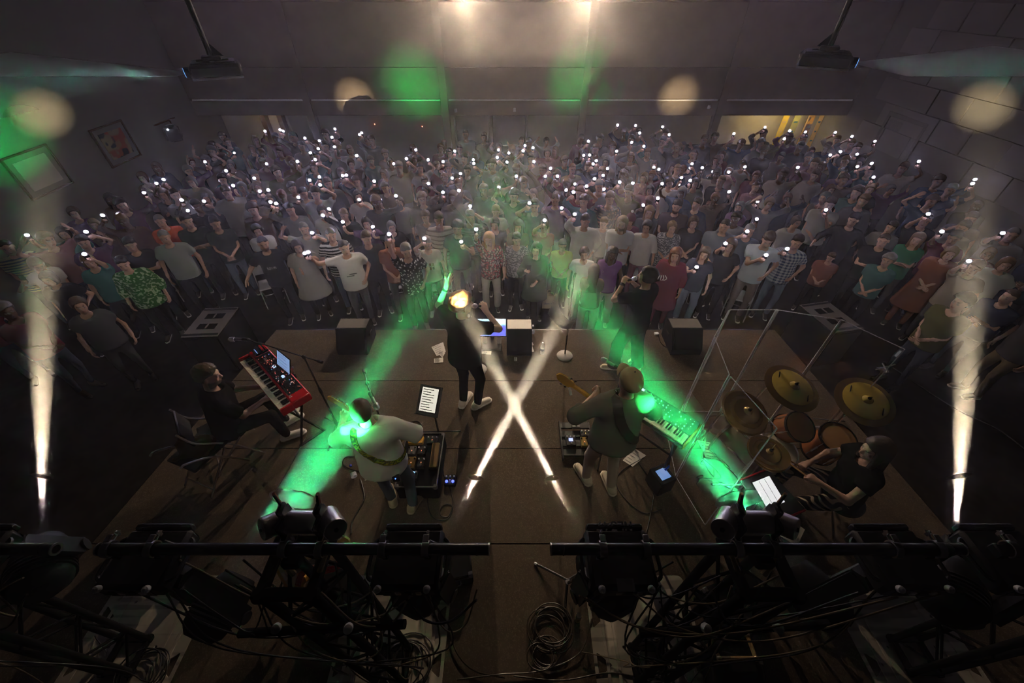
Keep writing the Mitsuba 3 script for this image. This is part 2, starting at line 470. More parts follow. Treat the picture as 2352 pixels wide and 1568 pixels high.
# ------------------------------------------------------------------ people: distance fields turned into meshes
def surfnet(F, o, h):
    """naive surface nets: F < 0 is inside"""
    S = F < 0
    c = [S[a:S.shape[0] - 1 + a, b:S.shape[1] - 1 + b, d:S.shape[2] - 1 + d] for a in (0, 1) for b in (0, 1) for d in (0, 1)]
    n = sum(x.astype(np.int8) for x in c)
    cell = (n > 0) & (n < 8)
    idx = np.argwhere(cell)
    if len(idx) == 0:
        return np.zeros((0, 3)), np.zeros((0, 3), int)
    corners = np.array([[a, b, d] for a in (0, 1) for b in (0, 1) for d in (0, 1)])
    val = np.stack([F[idx[:, 0] + a, idx[:, 1] + b, idx[:, 2] + d] for a, b, d in corners], 1)
    acc, cnt = np.zeros((len(idx), 3)), np.zeros((len(idx), 1))
    for i in range(8):
        for j in range(i + 1, 8):
            if np.abs(corners[i] - corners[j]).sum() == 1:
                x = (val[:, i] < 0) != (val[:, j] < 0)
                t = val[:, i] / np.where(x, val[:, i] - val[:, j], 1)
                acc += np.where(x[:, None], corners[i] + t[:, None] * (corners[j] - corners[i]), 0)
                cnt += x[:, None]
    v = o + h * (idx + acc / np.maximum(cnt, 1))
    num = np.full(cell.shape, -1)
    num[tuple(idx.T)] = np.arange(len(idx))
    fs = []
    for ax in range(3):
        sl0, sl1 = [slice(1, -1)] * 3, [slice(1, -1)] * 3
        sl0[ax], sl1[ax] = slice(0, -1), slice(1, None)
        A, B = S[tuple(sl0)], S[tuple(sl1)]
        e = np.argwhere(A != B)
        if not len(e):
            continue
        up = A[tuple(e.T)]
        b, d = (ax + 1) % 3, (ax + 2) % 3
        base = e + 1
        base[:, ax] -= 1
        q = []
        for ob, od in ((-1, -1), (0, -1), (0, 0), (-1, 0)):
            k = base.copy()
            k[:, b] += ob
            k[:, d] += od
            q.append(num[tuple(k.T)])
        q = np.stack(q, 1)
        q[~up] = q[~up][:, ::-1]
        q = q[(q >= 0).all(1)]
        fs += [q[:, [0, 1, 2]], q[:, [0, 2, 3]]]
    return v, np.vstack(fs)


def relax(m, k=1, lam=0.5):
    v, f = m
    e = np.vstack([f[:, [0, 1]], f[:, [1, 2]], f[:, [2, 0]]])
    for _ in range(k):
        acc, cnt = np.zeros_like(v), np.zeros((len(v), 1))
        np.add.at(acc, e[:, 0], v[e[:, 1]])
        np.add.at(cnt, e[:, 0], 1)
        np.add.at(acc, e[:, 1], v[e[:, 0]])
        np.add.at(cnt, e[:, 1], 1)
        v = v + lam * (acc / np.maximum(cnt, 1) - v)
    return v, f


def vnormals(m):
    v, f = m
    n = np.zeros_like(v)
    c = np.cross(v[f[:, 1]] - v[f[:, 0]], v[f[:, 2]] - v[f[:, 0]])
    for k in range(3):
        np.add.at(n, f[:, k], c)
    return n / (np.linalg.norm(n, axis=1, keepdims=True) + 1e-12)


def crumple(m, amp, freq, seed=0):
    if amp <= 0 or not len(m[0]):
        return m
    n = vnormals(m)
    w = meshkit.fbm(m[0] * np.asarray(freq) + seed * 3.7, 2, seed) - 0.5
    return m[0] + n * (w * 2 * amp)[:, None], m[1]


def smin(a, b, k):
    h = np.maximum(k - np.abs(a - b), 0) / k
    return np.minimum(a, b) - h * h * k * 0.25


class Field:
    def __init__(self, lo, hi, h):
        self.o, self.h = np.asarray(lo, float), h
        n = np.ceil((np.asarray(hi) - self.o) / h).astype(int) + 1
        g = [self.o[k] + h * np.arange(n[k]) for k in range(3)]
        self.P = np.stack(np.meshgrid(*g, indexing='ij'), -1).astype(np.float32)
        self.F = np.full(tuple(n), 9.0, np.float32)

    def cone(self, a, b, r0, r1, k=0.03, cut0=False, cut1=False, flat=None):
        self.F = smin(self.F, sd_cone(self.P, a, b, r0, r1, cut0, cut1, flat), k)
        return self

    def ell(self, c, r, R=None, k=0.03):
        self.F = smin(self.F, sd_ell(self.P, c, r, R), k)
        return self

    def mesh(self, k=1):
        return relax(surfnet(self.F, self.o, self.h), k)


def sd_cone(P, a, b, r0, r1, cut0=False, cut1=False, flat=None):
    a, b = np.asarray(a, np.float32), np.asarray(b, np.float32)
    ab = b - a
    L2 = float(ab @ ab) + 1e-9
    q = P - a
    if flat is not None:                       # (axis, factor): squash across an axis
        ax, fac = unit(flat[0]).astype(np.float32), flat[1]
        q = q + (q @ ax)[..., None] * ax * np.float32(1 / fac - 1)
        t = np.clip((q @ ab) / L2, 0, 1)
        d = np.linalg.norm(q - t[..., None] * ab, axis=-1) - (r0 + (r1 - r0) * t)
        d = d * min(fac, 1)
        q = P - a
    else:
        t = np.clip((q @ ab) / L2, 0, 1)
        d = np.linalg.norm(q - t[..., None] * ab, axis=-1) - (r0 + (r1 - r0) * t)
    if cut0 or cut1:
        s = (q @ ab) / math.sqrt(L2)
        if cut0:
            d = np.maximum(d, -s)
        if cut1:
            d = np.maximum(d, s - math.sqrt(L2))
    return d


def sd_ell(P, c, r, R=None):
    q = P - np.asarray(c, np.float32)
    if R is not None:
        q = q @ np.asarray(R, np.float32)
    r = np.asarray(r, np.float32)
    k0 = np.linalg.norm(q / r, axis=-1)
    k1 = np.linalg.norm(q / (r * r), axis=-1) + 1e-6
    return k0 * (k0 - 1) / k1


def rotz(a):
    return mat(rz=a)[:3, :3]


def ik(S, W, a, b, pole):
    S, W = np.asarray(S, float), np.asarray(W, float)
    d = W - S
    L = np.linalg.norm(d)
    if L > (a + b) * 0.995:
        W = S + d * ((a + b) * 0.995 / L)
        d, L = W - S, (a + b) * 0.995
    u = d / L
    x = (a * a - b * b + L * L) / (2 * L)
    y = math.sqrt(max(a * a - x * x, 0))
    pv = np.asarray(pole, float) - u * np.dot(pole, u)
    return S + u * x + unit(pv) * y, W


# ---- hands: palm along +z from the wrist, back of the hand towards +y, thumb on the +x side (a left hand is mirrored)
FINGERS = ((0.030, 0.085, 0.0085, (0.040, 0.024, 0.020)), (0.010, 0.090, 0.0088, (0.044, 0.027, 0.022)), (-0.011, 0.087, 0.0084, (0.040, 0.025, 0.021)), (-0.031, 0.079, 0.0074, (0.032, 0.020, 0.018)))
HAND_CACHE = {}


def hand_bones(kind):
    curl = {'relaxed': (18, 24, 16), 'flat': (4, 6, 4), 'grip': (62, 84, 50), 'keys': (30, 34, 22), 'point': (70, 90, 60), 'wide': (2, 4, 2)}[kind]
    bones = []
    for i, (x, z, r, seg) in enumerate(FINGERS):
        p = np.array([x, 0.0, z])
        spread = (x * (5 if kind == 'wide' else 2.0))
        ang = 0.0
        c = curl
        if kind == 'point' and i == 0:
            c = (4, 6, 4)
        for s, a in zip(seg, c):
            ang += math.radians(a * (1 + 0.06 * i))
            q = p + s * np.array([math.sin(spread) * math.cos(ang), -math.sin(ang), math.cos(ang) * math.cos(spread)])
            bones.append((p, q, r, r * 0.9))
            p, r = q, r * 0.92
    th = {'grip': ((0.030, -0.012, 0.030), (0.048, -0.030, 0.058), (0.040, -0.050, 0.080), (0.022, -0.058, 0.090)),
          'wide': ((0.030, -0.004, 0.026), (0.058, -0.008, 0.046), (0.084, -0.010, 0.060), (0.104, -0.010, 0.068))}.get(
        kind, ((0.030, -0.006, 0.028), (0.052, -0.016, 0.052), (0.060, -0.022, 0.082), (0.060, -0.026, 0.104)))
    for a, b, r in zip(th, th[1:], (0.0125, 0.0105, 0.0095)):
        bones.append((np.array(a), np.array(b), r, r * 0.92))
    return bones


def hand_mesh(kind, fine):
    if (kind, fine) in HAND_CACHE:
        return HAND_CACHE[kind, fine]
    bones = hand_bones(kind)
    if fine:
        pts = np.array([b[1] for b in bones] + [b[0] for b in bones])
        f = Field(pts.min(0) - [0.05, 0.05, 0.13], pts.max(0) + 0.03, 0.0042 if fine == 2 else 0.006)
        f.cone((0.0, 0.004, -0.01), (0, 0.0, 0.045), 0.026, 0.036, 0.01, flat=((0, 1, 0), 0.55))
        f.cone((0.028, 0, 0.078), (-0.028, 0, 0.074), 0.0135, 0.0125, 0.02)
        f.cone((0.022, -0.008, 0.02), (0.034, -0.010, 0.045), 0.018, 0.014, 0.02)
        f.cone((0, 0.0, -0.07), (0, 0.002, 0.0), 0.030, 0.025, 0.02, flat=((0, 1, 0), 0.8))
        for a, b, r0, r1 in bones:
            f.F = smin(f.F, sd_cone(f.P, a, b, r0, r1), 0.006)
        m = f.mesh(1)
    else:
        ms = [xf(ball((0, 0, 0.046), (0.040, 0.016, 0.052), 4), np.eye(4)), tube([(0, 0, -0.06), (0, 0, 0.02)], [0.03, 0.027], 6)]
        for i in range(4):
            ch = bones[3 * i:3 * i + 3]
            ms.append(tube([ch[0][0] - [0, 0, 0.02], ch[0][0], ch[0][1], ch[2][1]], [0.011, 0.0105, 0.010, 0.007], 5))
        ch = bones[12:]
        ms.append(tube([ch[0][0], ch[1][0], ch[2][1]], [0.014, 0.012, 0.008], 5))
        m = join(ms)
    HAND_CACHE[kind, fine] = m
    return m


HEAD_CACHE = {}
CH = 0.0                              # head template: origin at the head's centre, face towards +y, chin at z = -0.115


def head_mesh(fem, h, look=0, beard=0):
    key = (fem, h, look)
    if key in HEAD_CACHE:
        return HEAD_CACHE[key]
    f = Field((-0.11, -0.125, -0.22), (0.11, 0.15, 0.15), h)
    w = 0.0 if not fem else 1.0
    f.ell((0, -0.012, 0.028), (0.076, 0.096, 0.088), k=0.001)
    f.ell((0, 0.022, -0.035), (0.060 - 0.003 * w, 0.072, 0.080), k=0.03)
    f.cone((-0.030, 0.040, -0.072), (0.030, 0.040, -0.072), 0.030 - 0.003 * w, 0.030 - 0.003 * w, 0.035)      # jaw
    f.cone((0, 0.062, -0.096), (0, 0.066, -0.090), 0.020 - 0.002 * w, 0.018, 0.03)                           # chin
    f.cone((-0.032, 0.078, 0.022), (0.032, 0.078, 0.022), 0.014, 0.014, 0.03)                                # brow
    f.cone((0, -0.022, -0.20), (0, -0.012, -0.06), 0.058 - 0.008 * w, 0.054 - 0.008 * w, 0.03)               # neck
    for s in (-1, 1):
        f.F = np.maximum(f.F, -sd_ell(f.P, (s * 0.032, 0.101, 0.004), (0.020, 0.017, 0.013)))
    for s in (-1, 1):
        f.cone((s * 0.043, 0.066, -0.028), (s * 0.038, 0.07, -0.03), 0.018, 0.016, 0.02)                     # cheek
        f.ell((s * 0.031, 0.080, 0.003), (0.0145, 0.0125, 0.0115), k=0.004)                                    # eye under its lids
        f.ell((s * 0.079, -0.012, -0.004), (0.011, 0.021, 0.032), k=0.008)                                   # ear
    f.cone((0, 0.088, 0.012), (0, 0.108, -0.030), 0.009, 0.0135, 0.015)                                      # nose
    f.cone((-0.011, 0.096, -0.034), (0.011, 0.096, -0.034), 0.009, 0.009, 0.01)
    f.cone((-0.018, 0.086, -0.060), (0.018, 0.086, -0.060), 0.0085, 0.0085, 0.01)                            # lips
    f.cone((-0.015, 0.086, -0.072), (0.015, 0.086, -0.072), 0.0085, 0.0085, 0.006)
    m = f.mesh(0 if h < 0.014 else 1)
    HEAD_CACHE[key] = m
    return m


def head_colours(v, tone, brow, beard, fem):
    """pigment of skin, lips, brows, eyes and beard at the head template's vertices"""
    tone, brow = np.asarray(tone, float), np.asarray(brow, float)
    c = np.tile(tone, (len(v), 1))
    x, y, z = v[:, 0], v[:, 1], v[:, 2]

    def put(mask, col, a):
        w = np.clip(mask, 0, 1)[:, None] * a
        c[:] = c * (1 - w) + np.asarray(col) * w
    front = y > 0.05
    put(front * np.exp(-((np.abs(x) / 0.021) ** 4 + ((z + 0.066) / 0.0115) ** 4)), tone * [0.85, 0.5, 0.5] + [0.04 * fem, 0, 0], 0.85)
    put(front * np.exp(-((np.abs(x) / 0.020) ** 6 + ((z + 0.066) / 0.0028) ** 2)), tone * 0.25, 0.7)
    put((y > 0.06) * np.exp(-(((np.abs(x) - 0.033) / 0.019) ** 4 + ((z - 0.0265) / 0.0060) ** 4)), brow, 0.85)
    put((y > 0.06) * np.exp(-(((np.abs(x) - 0.031) / 0.0125) ** 4 + ((z - 0.003) / 0.0065) ** 4)), (0.42, 0.40, 0.38), 0.9)
    put((y > 0.07) * np.exp(-(((np.abs(x) - 0.031) / 0.0058) ** 4 + ((z - 0.003) / 0.0062) ** 4)), (0.03, 0.022, 0.018), 0.95)
    if beard:
        put((y > -0.01) * np.clip((-0.038 - z) / 0.02, 0, 1) * (z > -0.135) * (1 - np.exp(-((np.abs(x) / 0.02) ** 4 + ((z + 0.066) / 0.010) ** 4))), brow, beard)
    return c


def hair_field(style, h):
    tall = style in ('long', 'pony')
    f = Field((-0.15, -0.20, -0.42 if tall else -0.17), (0.15, 0.16, 0.17), h)
    P = f.P
    x, y, z = P[..., 0], P[..., 1], P[..., 2]
    g = 0.016 if style in ('short', 'buzz') else 0.024
    if style == 'buzz':
        g = 0.007
    if style == 'curly':
        g = 0.034
    d = sd_ell(P, (0, -0.014, 0.032), (0.078 + g, 0.098 + g, 0.090 + g))
    if style == 'curly':
        q = P.reshape(-1, 3)
        d = d - (0.020 * (meshkit.noise(q * 38.0, 5) - 0.5) + 0.022 * (meshkit.noise(q * 19.0, 6) - 0.5)).reshape(d.shape)
    if style == 'short':
        q = P.reshape(-1, 3)
        d = d - (0.014 * (meshkit.noise(q * 55.0, 8) - 0.5)).reshape(d.shape) - 0.016 * np.clip((z - 0.06) / 0.05, 0, 1)
    if style in ('short', 'buzz', 'curly'):
        low = np.where(y > -0.01, 0.048 - 0.4 * np.maximum(0, 0.03 - y), -0.052)
        cut = low - z
        d = np.maximum(d, cut * 0.8)
        d = np.maximum(d, np.minimum(y - 0.050 - 0.35 * np.abs(x), 0.078 - z - 0.25 * np.abs(x)))
    else:
        d = np.maximum(d, np.minimum(y - 0.040 - 0.1 * (z + 0.05), 0.082 - z - 0.35 * np.abs(x)))
        if style == 'bob':
            d = np.minimum(d, np.maximum(sd_ell(P, (0, -0.025, -0.03), (0.105, 0.10, 0.115)), y - 0.030))
            d = np.maximum(d, -0.125 - z)
        if style == 'long':
            b = np.maximum(sd_cone(P, (0, -0.055, 0.02), (0, -0.095, -0.38), 0.100, 0.105, flat=((0, 1, 0), 0.5)), y - 0.030)
            s = np.minimum(sd_cone(P, (0.072, 0.0, 0.0), (0.080, 0.045, -0.30), 0.030, 0.026), sd_cone(P, (-0.072, 0.0, 0.0), (-0.080, 0.045, -0.30), 0.030, 0.026))
            d = smin(d, smin(b, s, 0.02), 0.03)
        if style in ('pony', 'bun'):
            if style == 'pony':
                d = smin(d, sd_cone(P, (0, -0.115, 0.03), (0, -0.150, -0.26), 0.030, 0.022), 0.02)
            else:
                d = smin(d, sd_ell(P, (0, -0.125, 0.02), (0.042, 0.04, 0.045)), 0.015)
            d = np.maximum(d, -0.07 - z) if style == 'bun' else d
        strands = 0.006 * (meshkit.noise(P.reshape(-1, 3) * [60, 60, 9.0], 3) - 0.5).reshape(d.shape)
        d = d + strands
    f.F = d.astype(np.float32)
    return f.mesh(1)


HAIR_CACHE = {}


def hair_mesh(style, h):
    if (style, h) not in HAIR_CACHE:
        HAIR_CACHE[style, h] = hair_field(style, h)
    return HAIR_CACHE[style, h]


def human(sex='m', H=1.76, cell=0.02, feet=((0.11, 0.02), (-0.11, -0.02)), toe=(0.12, -0.12), hip=(0, 0, None), lean=(0.0, 0.0), twist=0.0, arms=None, hands=('relaxed', 'relaxed'), palm=(None, None), pole=(None, None), head=(0.0, 0.0, 0.0),
          build=1.0, sleeve=0.5, hem=0.0, neck=0.055, loose=0.0, legs='trousers', leg_cut=0.0, flare=0.0, hair='short', sit=None, seed=0, fine=0, shorts=None):
    """Local frame: front +y, right hand +x, soles at z = 0, metres. Index 0 = right side, 1 = left side.
    arms: wrist targets relative to the shoulder in the body's frame (right arm as given, left arm mirrored by its own sign). Returns parts and anchors."""
    s = H / 1.76
    fem = sex == 'f'
    sh_w, hip_w = (0.165, 0.098) if fem else (0.188, 0.092)
    sh_w *= 0.5 + 0.5 * build
    zp = (hip[2] if hip[2] is not None else 0.93 * s)
    pel = np.array([hip[0], hip[1], zp])
    fx, fy = lean                                     # forward and sideways lean, radians
    up = unit([math.sin(fy), math.sin(fx), math.cos(fx) * math.cos(fy)])
    R0 = rotz(twist)
    right = unit(R0 @ np.array([1.0, 0, 0]) - up * np.dot(R0 @ np.array([1.0, 0, 0]), up))
    fwd = np.cross(up, right)
    B = np.stack([right, fwd, up], 1)
    b = lambda x, y, z: pel + B @ (np.array([x, y, z]) * s)
    chest, neckb = b(0, 0.0, 0.34), b(0, -0.012, 0.545)
    yaw, pitch, roll = head
    HR = B @ rotz(yaw) @ mat(rx=-pitch)[:3, :3] @ mat(ry=roll)[:3, :3]
    hc = neckb + B @ np.array([0, 0.004, 0.055]) * s + HR @ np.array([0, 0.018, 0.115]) * s
    HM = np.eye(4)
    HM[:3, :3], HM[:3, 3] = HR * s, hc
    sh = [b(sg * sh_w, -0.01, 0.478) for sg in (1, -1)]
    hips = [pel + R0 @ np.array([sg * hip_w * s, 0, -0.01]) for sg in (1, -1)]
    ua, fa = 0.285 * s, 0.255 * s
    if arms is None:
        arms = ((0.10, 0.06, -0.50), (-0.10, 0.06, -0.50))
    el, wr = [], []
    for i, sg in enumerate((1, -1)):
        pl = pole[i] if pole[i] is not None else (sg * 0.5, -0.6, -0.7)
        E, W = ik(sh[i], sh[i] + B @ (np.array(arms[i]) * s), ua, fa, B @ np.array(pl, float))
        el.append(E)
        wr.append(W)
    an, kn = [], []
    for i, sg in enumerate((1, -1)):
        ft = np.array([feet[i][0], feet[i][1], feet[i][2] if len(feet[i]) > 2 else 0.085 * s])
        K, A = ik(hips[i], ft, 0.425 * s, 0.425 * s, rotz(toe[i] * -1) @ np.array([sg * 0.05, 1, 0.15]))
        kn.append(K)
        an.append(A)
    pts = np.array([*sh, *el, *wr, *kn, *an, pel, neckb])
    lo, hi = pts.min(0) - 0.24 * s, pts.max(0) + 0.24 * s
    lo[2] = max(lo[2], -0.05)
    w = build
    out = {}
    # -- skin: neck, chest, arms and legs in one surface, with head and hands
    f = Field(lo, hi, cell)
    mr = 0.82 * cell
    f.cone(neckb, hc - HR @ np.array([0, 0.02, 0.06]) * s, 0.058 * s, 0.052 * s, 0.02)
    f.cone(b(-0.09, -0.01, 0.47), b(0.09, -0.01, 0.47), 0.068 * s, 0.068 * s, 0.04)
    if cell < 0.016 or legs == 'dress' or shorts or leg_cut > 0.15 or hem > 0.05:
        f.cone(b(0, 0, 0.40), b(0, 0.0, 0.05), 0.105 * s, 0.10 * s, 0.05)
        for i in range(2):
            f.cone(hips[i], kn[i], 0.075 * s * w, 0.055 * s, 0.02)
            f.cone(kn[i], an[i], 0.052 * s, 0.036 * s, 0.015)
            f.cone(an[i], an[i] - [0, 0, 0.045 * s], 0.036 * s, 0.034 * s, 0.01)
    for i in range(2):
        f.cone(b((1, -1)[i] * sh_w * 0.55, -0.01, 0.475), sh[i], 0.052 * s, 0.050 * s, 0.03)
        f.cone(sh[i], el[i], 0.049 * s * (0.6 + 0.4 * w), 0.040 * s * (0.7 + 0.3 * w), 0.02)
        f.cone(el[i], wr[i], max(mr, 0.041 * s * (0.7 + 0.3 * w)), max(mr, 0.026 * s), 0.015)
    body = f.mesh(1)
    hh = 0.024 if cell > 0.028 else (0.0135 if cell > 0.016 else 0.0075)
    head_m = head_mesh(fem, hh)
    skin = [body, xf(head_m, HM)]
    kind_of = [np.zeros(len(body[0])), np.ones(len(head_m[0]))]
    HMs = []
    for i, sg in enumerate((1, -1)):
        z = unit(wr[i] - el[i])
        if palm[i] is not None:
            y = -(B @ np.asarray(palm[i], float))
        else:
            y = B @ np.array([sg * 0.9, 0.35, 0.1]) if wr[i][2] < sh[i][2] - 0.25 else B @ np.array([sg * 0.3, -0.9, 0.1])
        y = unit(y - z * np.dot(y, z))
        x = np.cross(y, z)                           # thumb side for the right hand when the back faces y
        M = np.eye(4)
        k = 1.0 if i == 0 else -1.0
        M[:3, 0], M[:3, 1], M[:3, 2], M[:3, 3] = x * (-1 if i == 0 else 1), y, z, wr[i] - z * 0.004
        if np.dot(np.cross(M[:3, 0], M[:3, 1]), M[:3, 2]) == 0:
            raise ValueError
        M[:3, :3] *= s * (0.93 if fem else 1.0)
        hm = hand_mesh(hands[i], 2 if fine else (1 if cell < 0.016 else 0))
        skin.append(xf(hm, M))
        kind_of.append(np.full(len(hm[0]), 2.0))
        HMs.append(M)
    out['skin'] = join(skin)
    out['skin_kind'] = np.concatenate(kind_of)
    out['head_local'] = head_m[0]
    # -- top
    t = 0.016 * s + loose
    f = Field(lo, hi, cell)
    f.cone(b(-sh_w * 0.72, -0.012, 0.455), b(sh_w * 0.72, -0.012, 0.455), 0.082 * s + t * 0.6, 0.082 * s + t * 0.6, 0.02)
    dpt = (0.125 if not fem else 0.118) * (0.35 + 0.65 * w)
    wid = (0.80 if not fem else 0.74)
    f.cone(b(0, 0.005, 0.38), b(0, 0.008, 0.12), dpt * s * 1.38 + t, dpt * s * (1.30 + 0.5 * max(0, w - 1)) + t, 0.06, flat=(fwd, wid))
    f.cone(b(0, 0.0, 0.14), b(0, 0.0, -0.06 + hem), dpt * s * (1.30 + 0.4 * max(0, w - 1)) + t, dpt * s * (1.50 if fem else 1.40) + t * (1.7 + flare), 0.06, flat=(fwd, wid))
    if fem:
        for sg in (1, -1):
            f.ell(b(sg * 0.068, 0.082, 0.325), np.array([0.066, 0.062, 0.066]) * s, k=0.05)
    hz_ = b(0, 0, -0.10 + hem)
    f.F = np.maximum(f.F, -((f.P - hz_.astype(np.float32)) @ up.astype(np.float32)))
    sl = []
    for i in range(2):
        E = el[i]
        ra, rb, rc = 0.058 * s * (0.6 + 0.4 * w) + t * 0.7, 0.047 * s * (0.7 + 0.3 * w) + t * 0.8, 0.034 * s + t * 0.6
        if sleeve <= 0:
            continue
        if sleeve <= 1:
            e = sh[i] + (E - sh[i]) * sleeve
            f.F = smin(f.F, sd_cone(f.P, sh[i], e, ra, ra + (rb - ra) * sleeve + 0.008, cut1=True), 0.035)
        else:
            f.F = smin(f.F, sd_cone(f.P, sh[i], E, ra, rb), 0.035)
            e = E + (wr[i] - E) * (sleeve - 1)
            f.F = smin(f.F, sd_cone(f.P, E, e, rb, rb + (rc - rb) * (sleeve - 1), cut1=True), 0.02)
    f.F = np.maximum(f.F, -sd_cone(f.P, b(0, 0.02, 0.50 - 0.3 * max(0, neck - 0.055)), b(0, 0.03, 0.72), neck * 1.15 * s, 0.13 * s))
    top = f.mesh(1)
    out['top'] = crumple(top, 0.007 if cell < 0.016 else 0.009, (9, 9, 4.5), seed)
    # -- trousers or skirt
    f = Field(lo, hi, cell)
    if legs == 'dress':
        f.cone(pel + [0, 0, 0.06], pel + [0, 0, -0.45 * s], 0.15 * s, 0.24 * s, 0.02, cut1=True, flat=((0, 1, 0), 0.72))
    else:
        f.cone(b(0, 0, 0.06), b(0, 0, -0.06), 0.132 * s * (0.4 + 0.6 * w), 0.135 * s * (0.4 + 0.6 * w), 0.05, flat=((0, 1, 0), 0.80))
        for i in range(2):
            wide = flare if legs == 'wide' else 0.0
            if shorts:
                e = kn[i]
                f.cone(hips[i], e, 0.090 * s * w + 0.012, 0.078 * s, 0.03, cut1=True)
            else:
                f.cone(hips[i], kn[i], 0.088 * s * (0.3 + 0.7 * w) + 0.006 + wide * 0.25, 0.064 * s + wide * 0.5, 0.03)
                e = kn[i] + (an[i] - kn[i]) * (1.0 - leg_cut) + np.array([0, 0, 0.012 if leg_cut else -0.022 * s])
                f.cone(kn[i], e, 0.062 * s + wide * 0.5, 0.050 * s + wide, 0.02, cut1=True)
    out['trousers'] = crumple(f.mesh(1), 0.006 if cell < 0.016 else 0.008, (10, 10, 6), seed + 9)
    # -- shoes
    shoes = []
    for i in range(2):
        d = rotz(-toe[i]) @ np.array([0, 1.0, 0])
        sd = np.array([d[1], -d[0], 0])
        z0 = an[i][2] - 0.085 * s
        o = an[i] * [1, 1, 0] + [0, 0, z0]
        key = ('shoe', 0.028 if cell > 0.028 else (0.02 if cell > 0.016 else 0.011))
        if key not in HAND_CACHE:
            q = Field((-0.09, -0.13, -0.04), (0.09, 0.24, 0.16), key[1])
            q.cone((0, -0.045, 0.045), (0, 0.16, 0.034), 0.044, 0.040, 0.02, flat=((0, 0, 1), 0.9))
            q.cone((0, -0.02, 0.05), (0, -0.012, 0.10), 0.044, 0.046, 0.03, cut1=True)
            q.F = np.maximum(q.F, 0.018 - q.P[..., 2])
            up_m = q.mesh(1 if key[1] < 0.025 else 0)
            q2 = Field((-0.09, -0.13, -0.03), (0.09, 0.24, 0.07), key[1])
            q2.cone((0, -0.048, 0.012), (0, 0.165, 0.012), 0.050, 0.048, 0.01)
            q2.F = np.maximum(q2.F, np.abs(q2.P[..., 2] - 0.013) - max(0.013, key[1] * 0.6))
            HAND_CACHE[key] = (up_m, q2.mesh(0))
        M = np.eye(4)
        M[:3, 0], M[:3, 1], M[:3, 3] = sd, d, o
        M[:3, :3] *= s * (0.92 if fem else 1.0)
        shoes.append((xf(HAND_CACHE[key][0], M), xf(HAND_CACHE[key][1], M)))
    out['shoe_pair'] = shoes
    if hair:
        hm = hair_mesh(hair, {0.024: 0.021, 0.0135: 0.0135, 0.0075: 0.0085}[hh])
        out['hair'] = xf(hm, HM)
    out['HM'], out['hand'], out['B'], out['pel'], out['sh'], out['wr'], out['el'], out['up'], out['b'] = HM, HMs, B, pel, sh, wr, el, up, b
    out['s'] = s
    return out

# ------------------------------------------------------------------ dressing people
scene['skin_pigment'] = {'type': 'twosided', 'b': {'type': 'principled', 'base_color': {'type': 'mesh_attribute', 'name': 'vertex_color'}, 'roughness': 0.55, 'specular': 0.35}}
CLOTH = {}


def cloth(c):
    if isinstance(c, str):
        return c
    c = tuple(round(float(x), 3) for x in c)
    if c not in CLOTH:
        CLOTH[c] = matte(f'cloth_{len(CLOTH):02d}', c)
    return CLOTH[c]


def hair_mat(c):
    c = tuple(round(float(x), 3) for x in c)
    if ('h', c) not in CLOTH:
        CLOTH['h', c] = plastic(f'hair_{len(CLOTH):02d}', c, 0.5, 0.4)
    return CLOTH['h', c]


SHOE_PLY = {}


def dress(key, h, M, skin, top, legs, shoe, hair=None, beard=0.0, fem=0, sole=(0.62, 0.60, 0.56), top_name='shirt', legs_name='trousers', far=False, extra_split=True):
    """the parts of a person under its key; M places the person's own frame in the hall"""
    cols = np.tile(np.asarray(skin, float), (len(h['skin'][0]), 1))
    cols[h['skin_kind'] == 1] = head_colours(h['head_local'], skin, np.asarray(hair if hair else (0.10, 0.07, 0.05)) * 0.8, beard, fem)
    part(key, 'body', h['skin'], 'skin_pigment', smooth=True, M=M, color=cols)
    part(key, top_name, h['top'], cloth(top), smooth=50, M=M)
    part(key, legs_name, h['trousers'], cloth(legs), smooth=50, M=M)
    if hair and 'hair' in h:
        part(key, 'hair', h['hair'], hair_mat(hair), smooth=60, M=M)
    for up_m, so_m in h['shoe_pair']:
        k = part(key, 'shoe', join(up_m, so_m) if far else up_m, cloth(shoe), smooth=50, M=M)
        if not far:
            part(k, 'sole', so_m, cloth(sole), smooth=40, M=M)


def wpt(h, M, p):
    return M[:3, :3] @ np.asarray(p, float) + M[:3, 3]


def hand_M(h, M, i):
    return M @ h['hand'][i]


def snap(pts, mesh, off):
    """the points moved onto the mesh's skin, off metres proud of it"""
    from scipy.spatial import cKDTree
    n = vnormals(mesh)
    t = cKDTree(mesh[0])
    d, i = t.query(pts, k=6)
    q = mesh[0][i].mean(1)
    nn = n[i].mean(1)
    nn /= np.linalg.norm(nn, axis=1, keepdims=True)
    return q + nn * off, nn


def ribbon(p, n, width, thick):
    p = np.asarray(p, float)
    t = np.gradient(p, axis=0)
    t /= np.linalg.norm(t, axis=1, keepdims=True)
    s = np.cross(t, n)
    s /= np.linalg.norm(s, axis=1, keepdims=True)
    v, f = [], []
    for k in range(len(p)):
        v += [p[k] - s[k] * width / 2, p[k] + s[k] * width / 2, p[k] + s[k] * width / 2 + n[k] * thick, p[k] - s[k] * width / 2 + n[k] * thick]
    for k in range(len(p) - 1):
        for a in range(4):
            b = (a + 1) % 4
            A, B, C, D = 4 * k + a, 4 * k + b, 4 * k + 4 + b, 4 * k + 4 + a
            f += [[A, B, C], [A, C, D]]
    m = len(p) - 1
    f += [[0, 2, 1], [0, 3, 2], [4 * m, 4 * m + 1, 4 * m + 2], [4 * m, 4 * m + 2, 4 * m + 3]]
    return np.array(v), np.array(f)


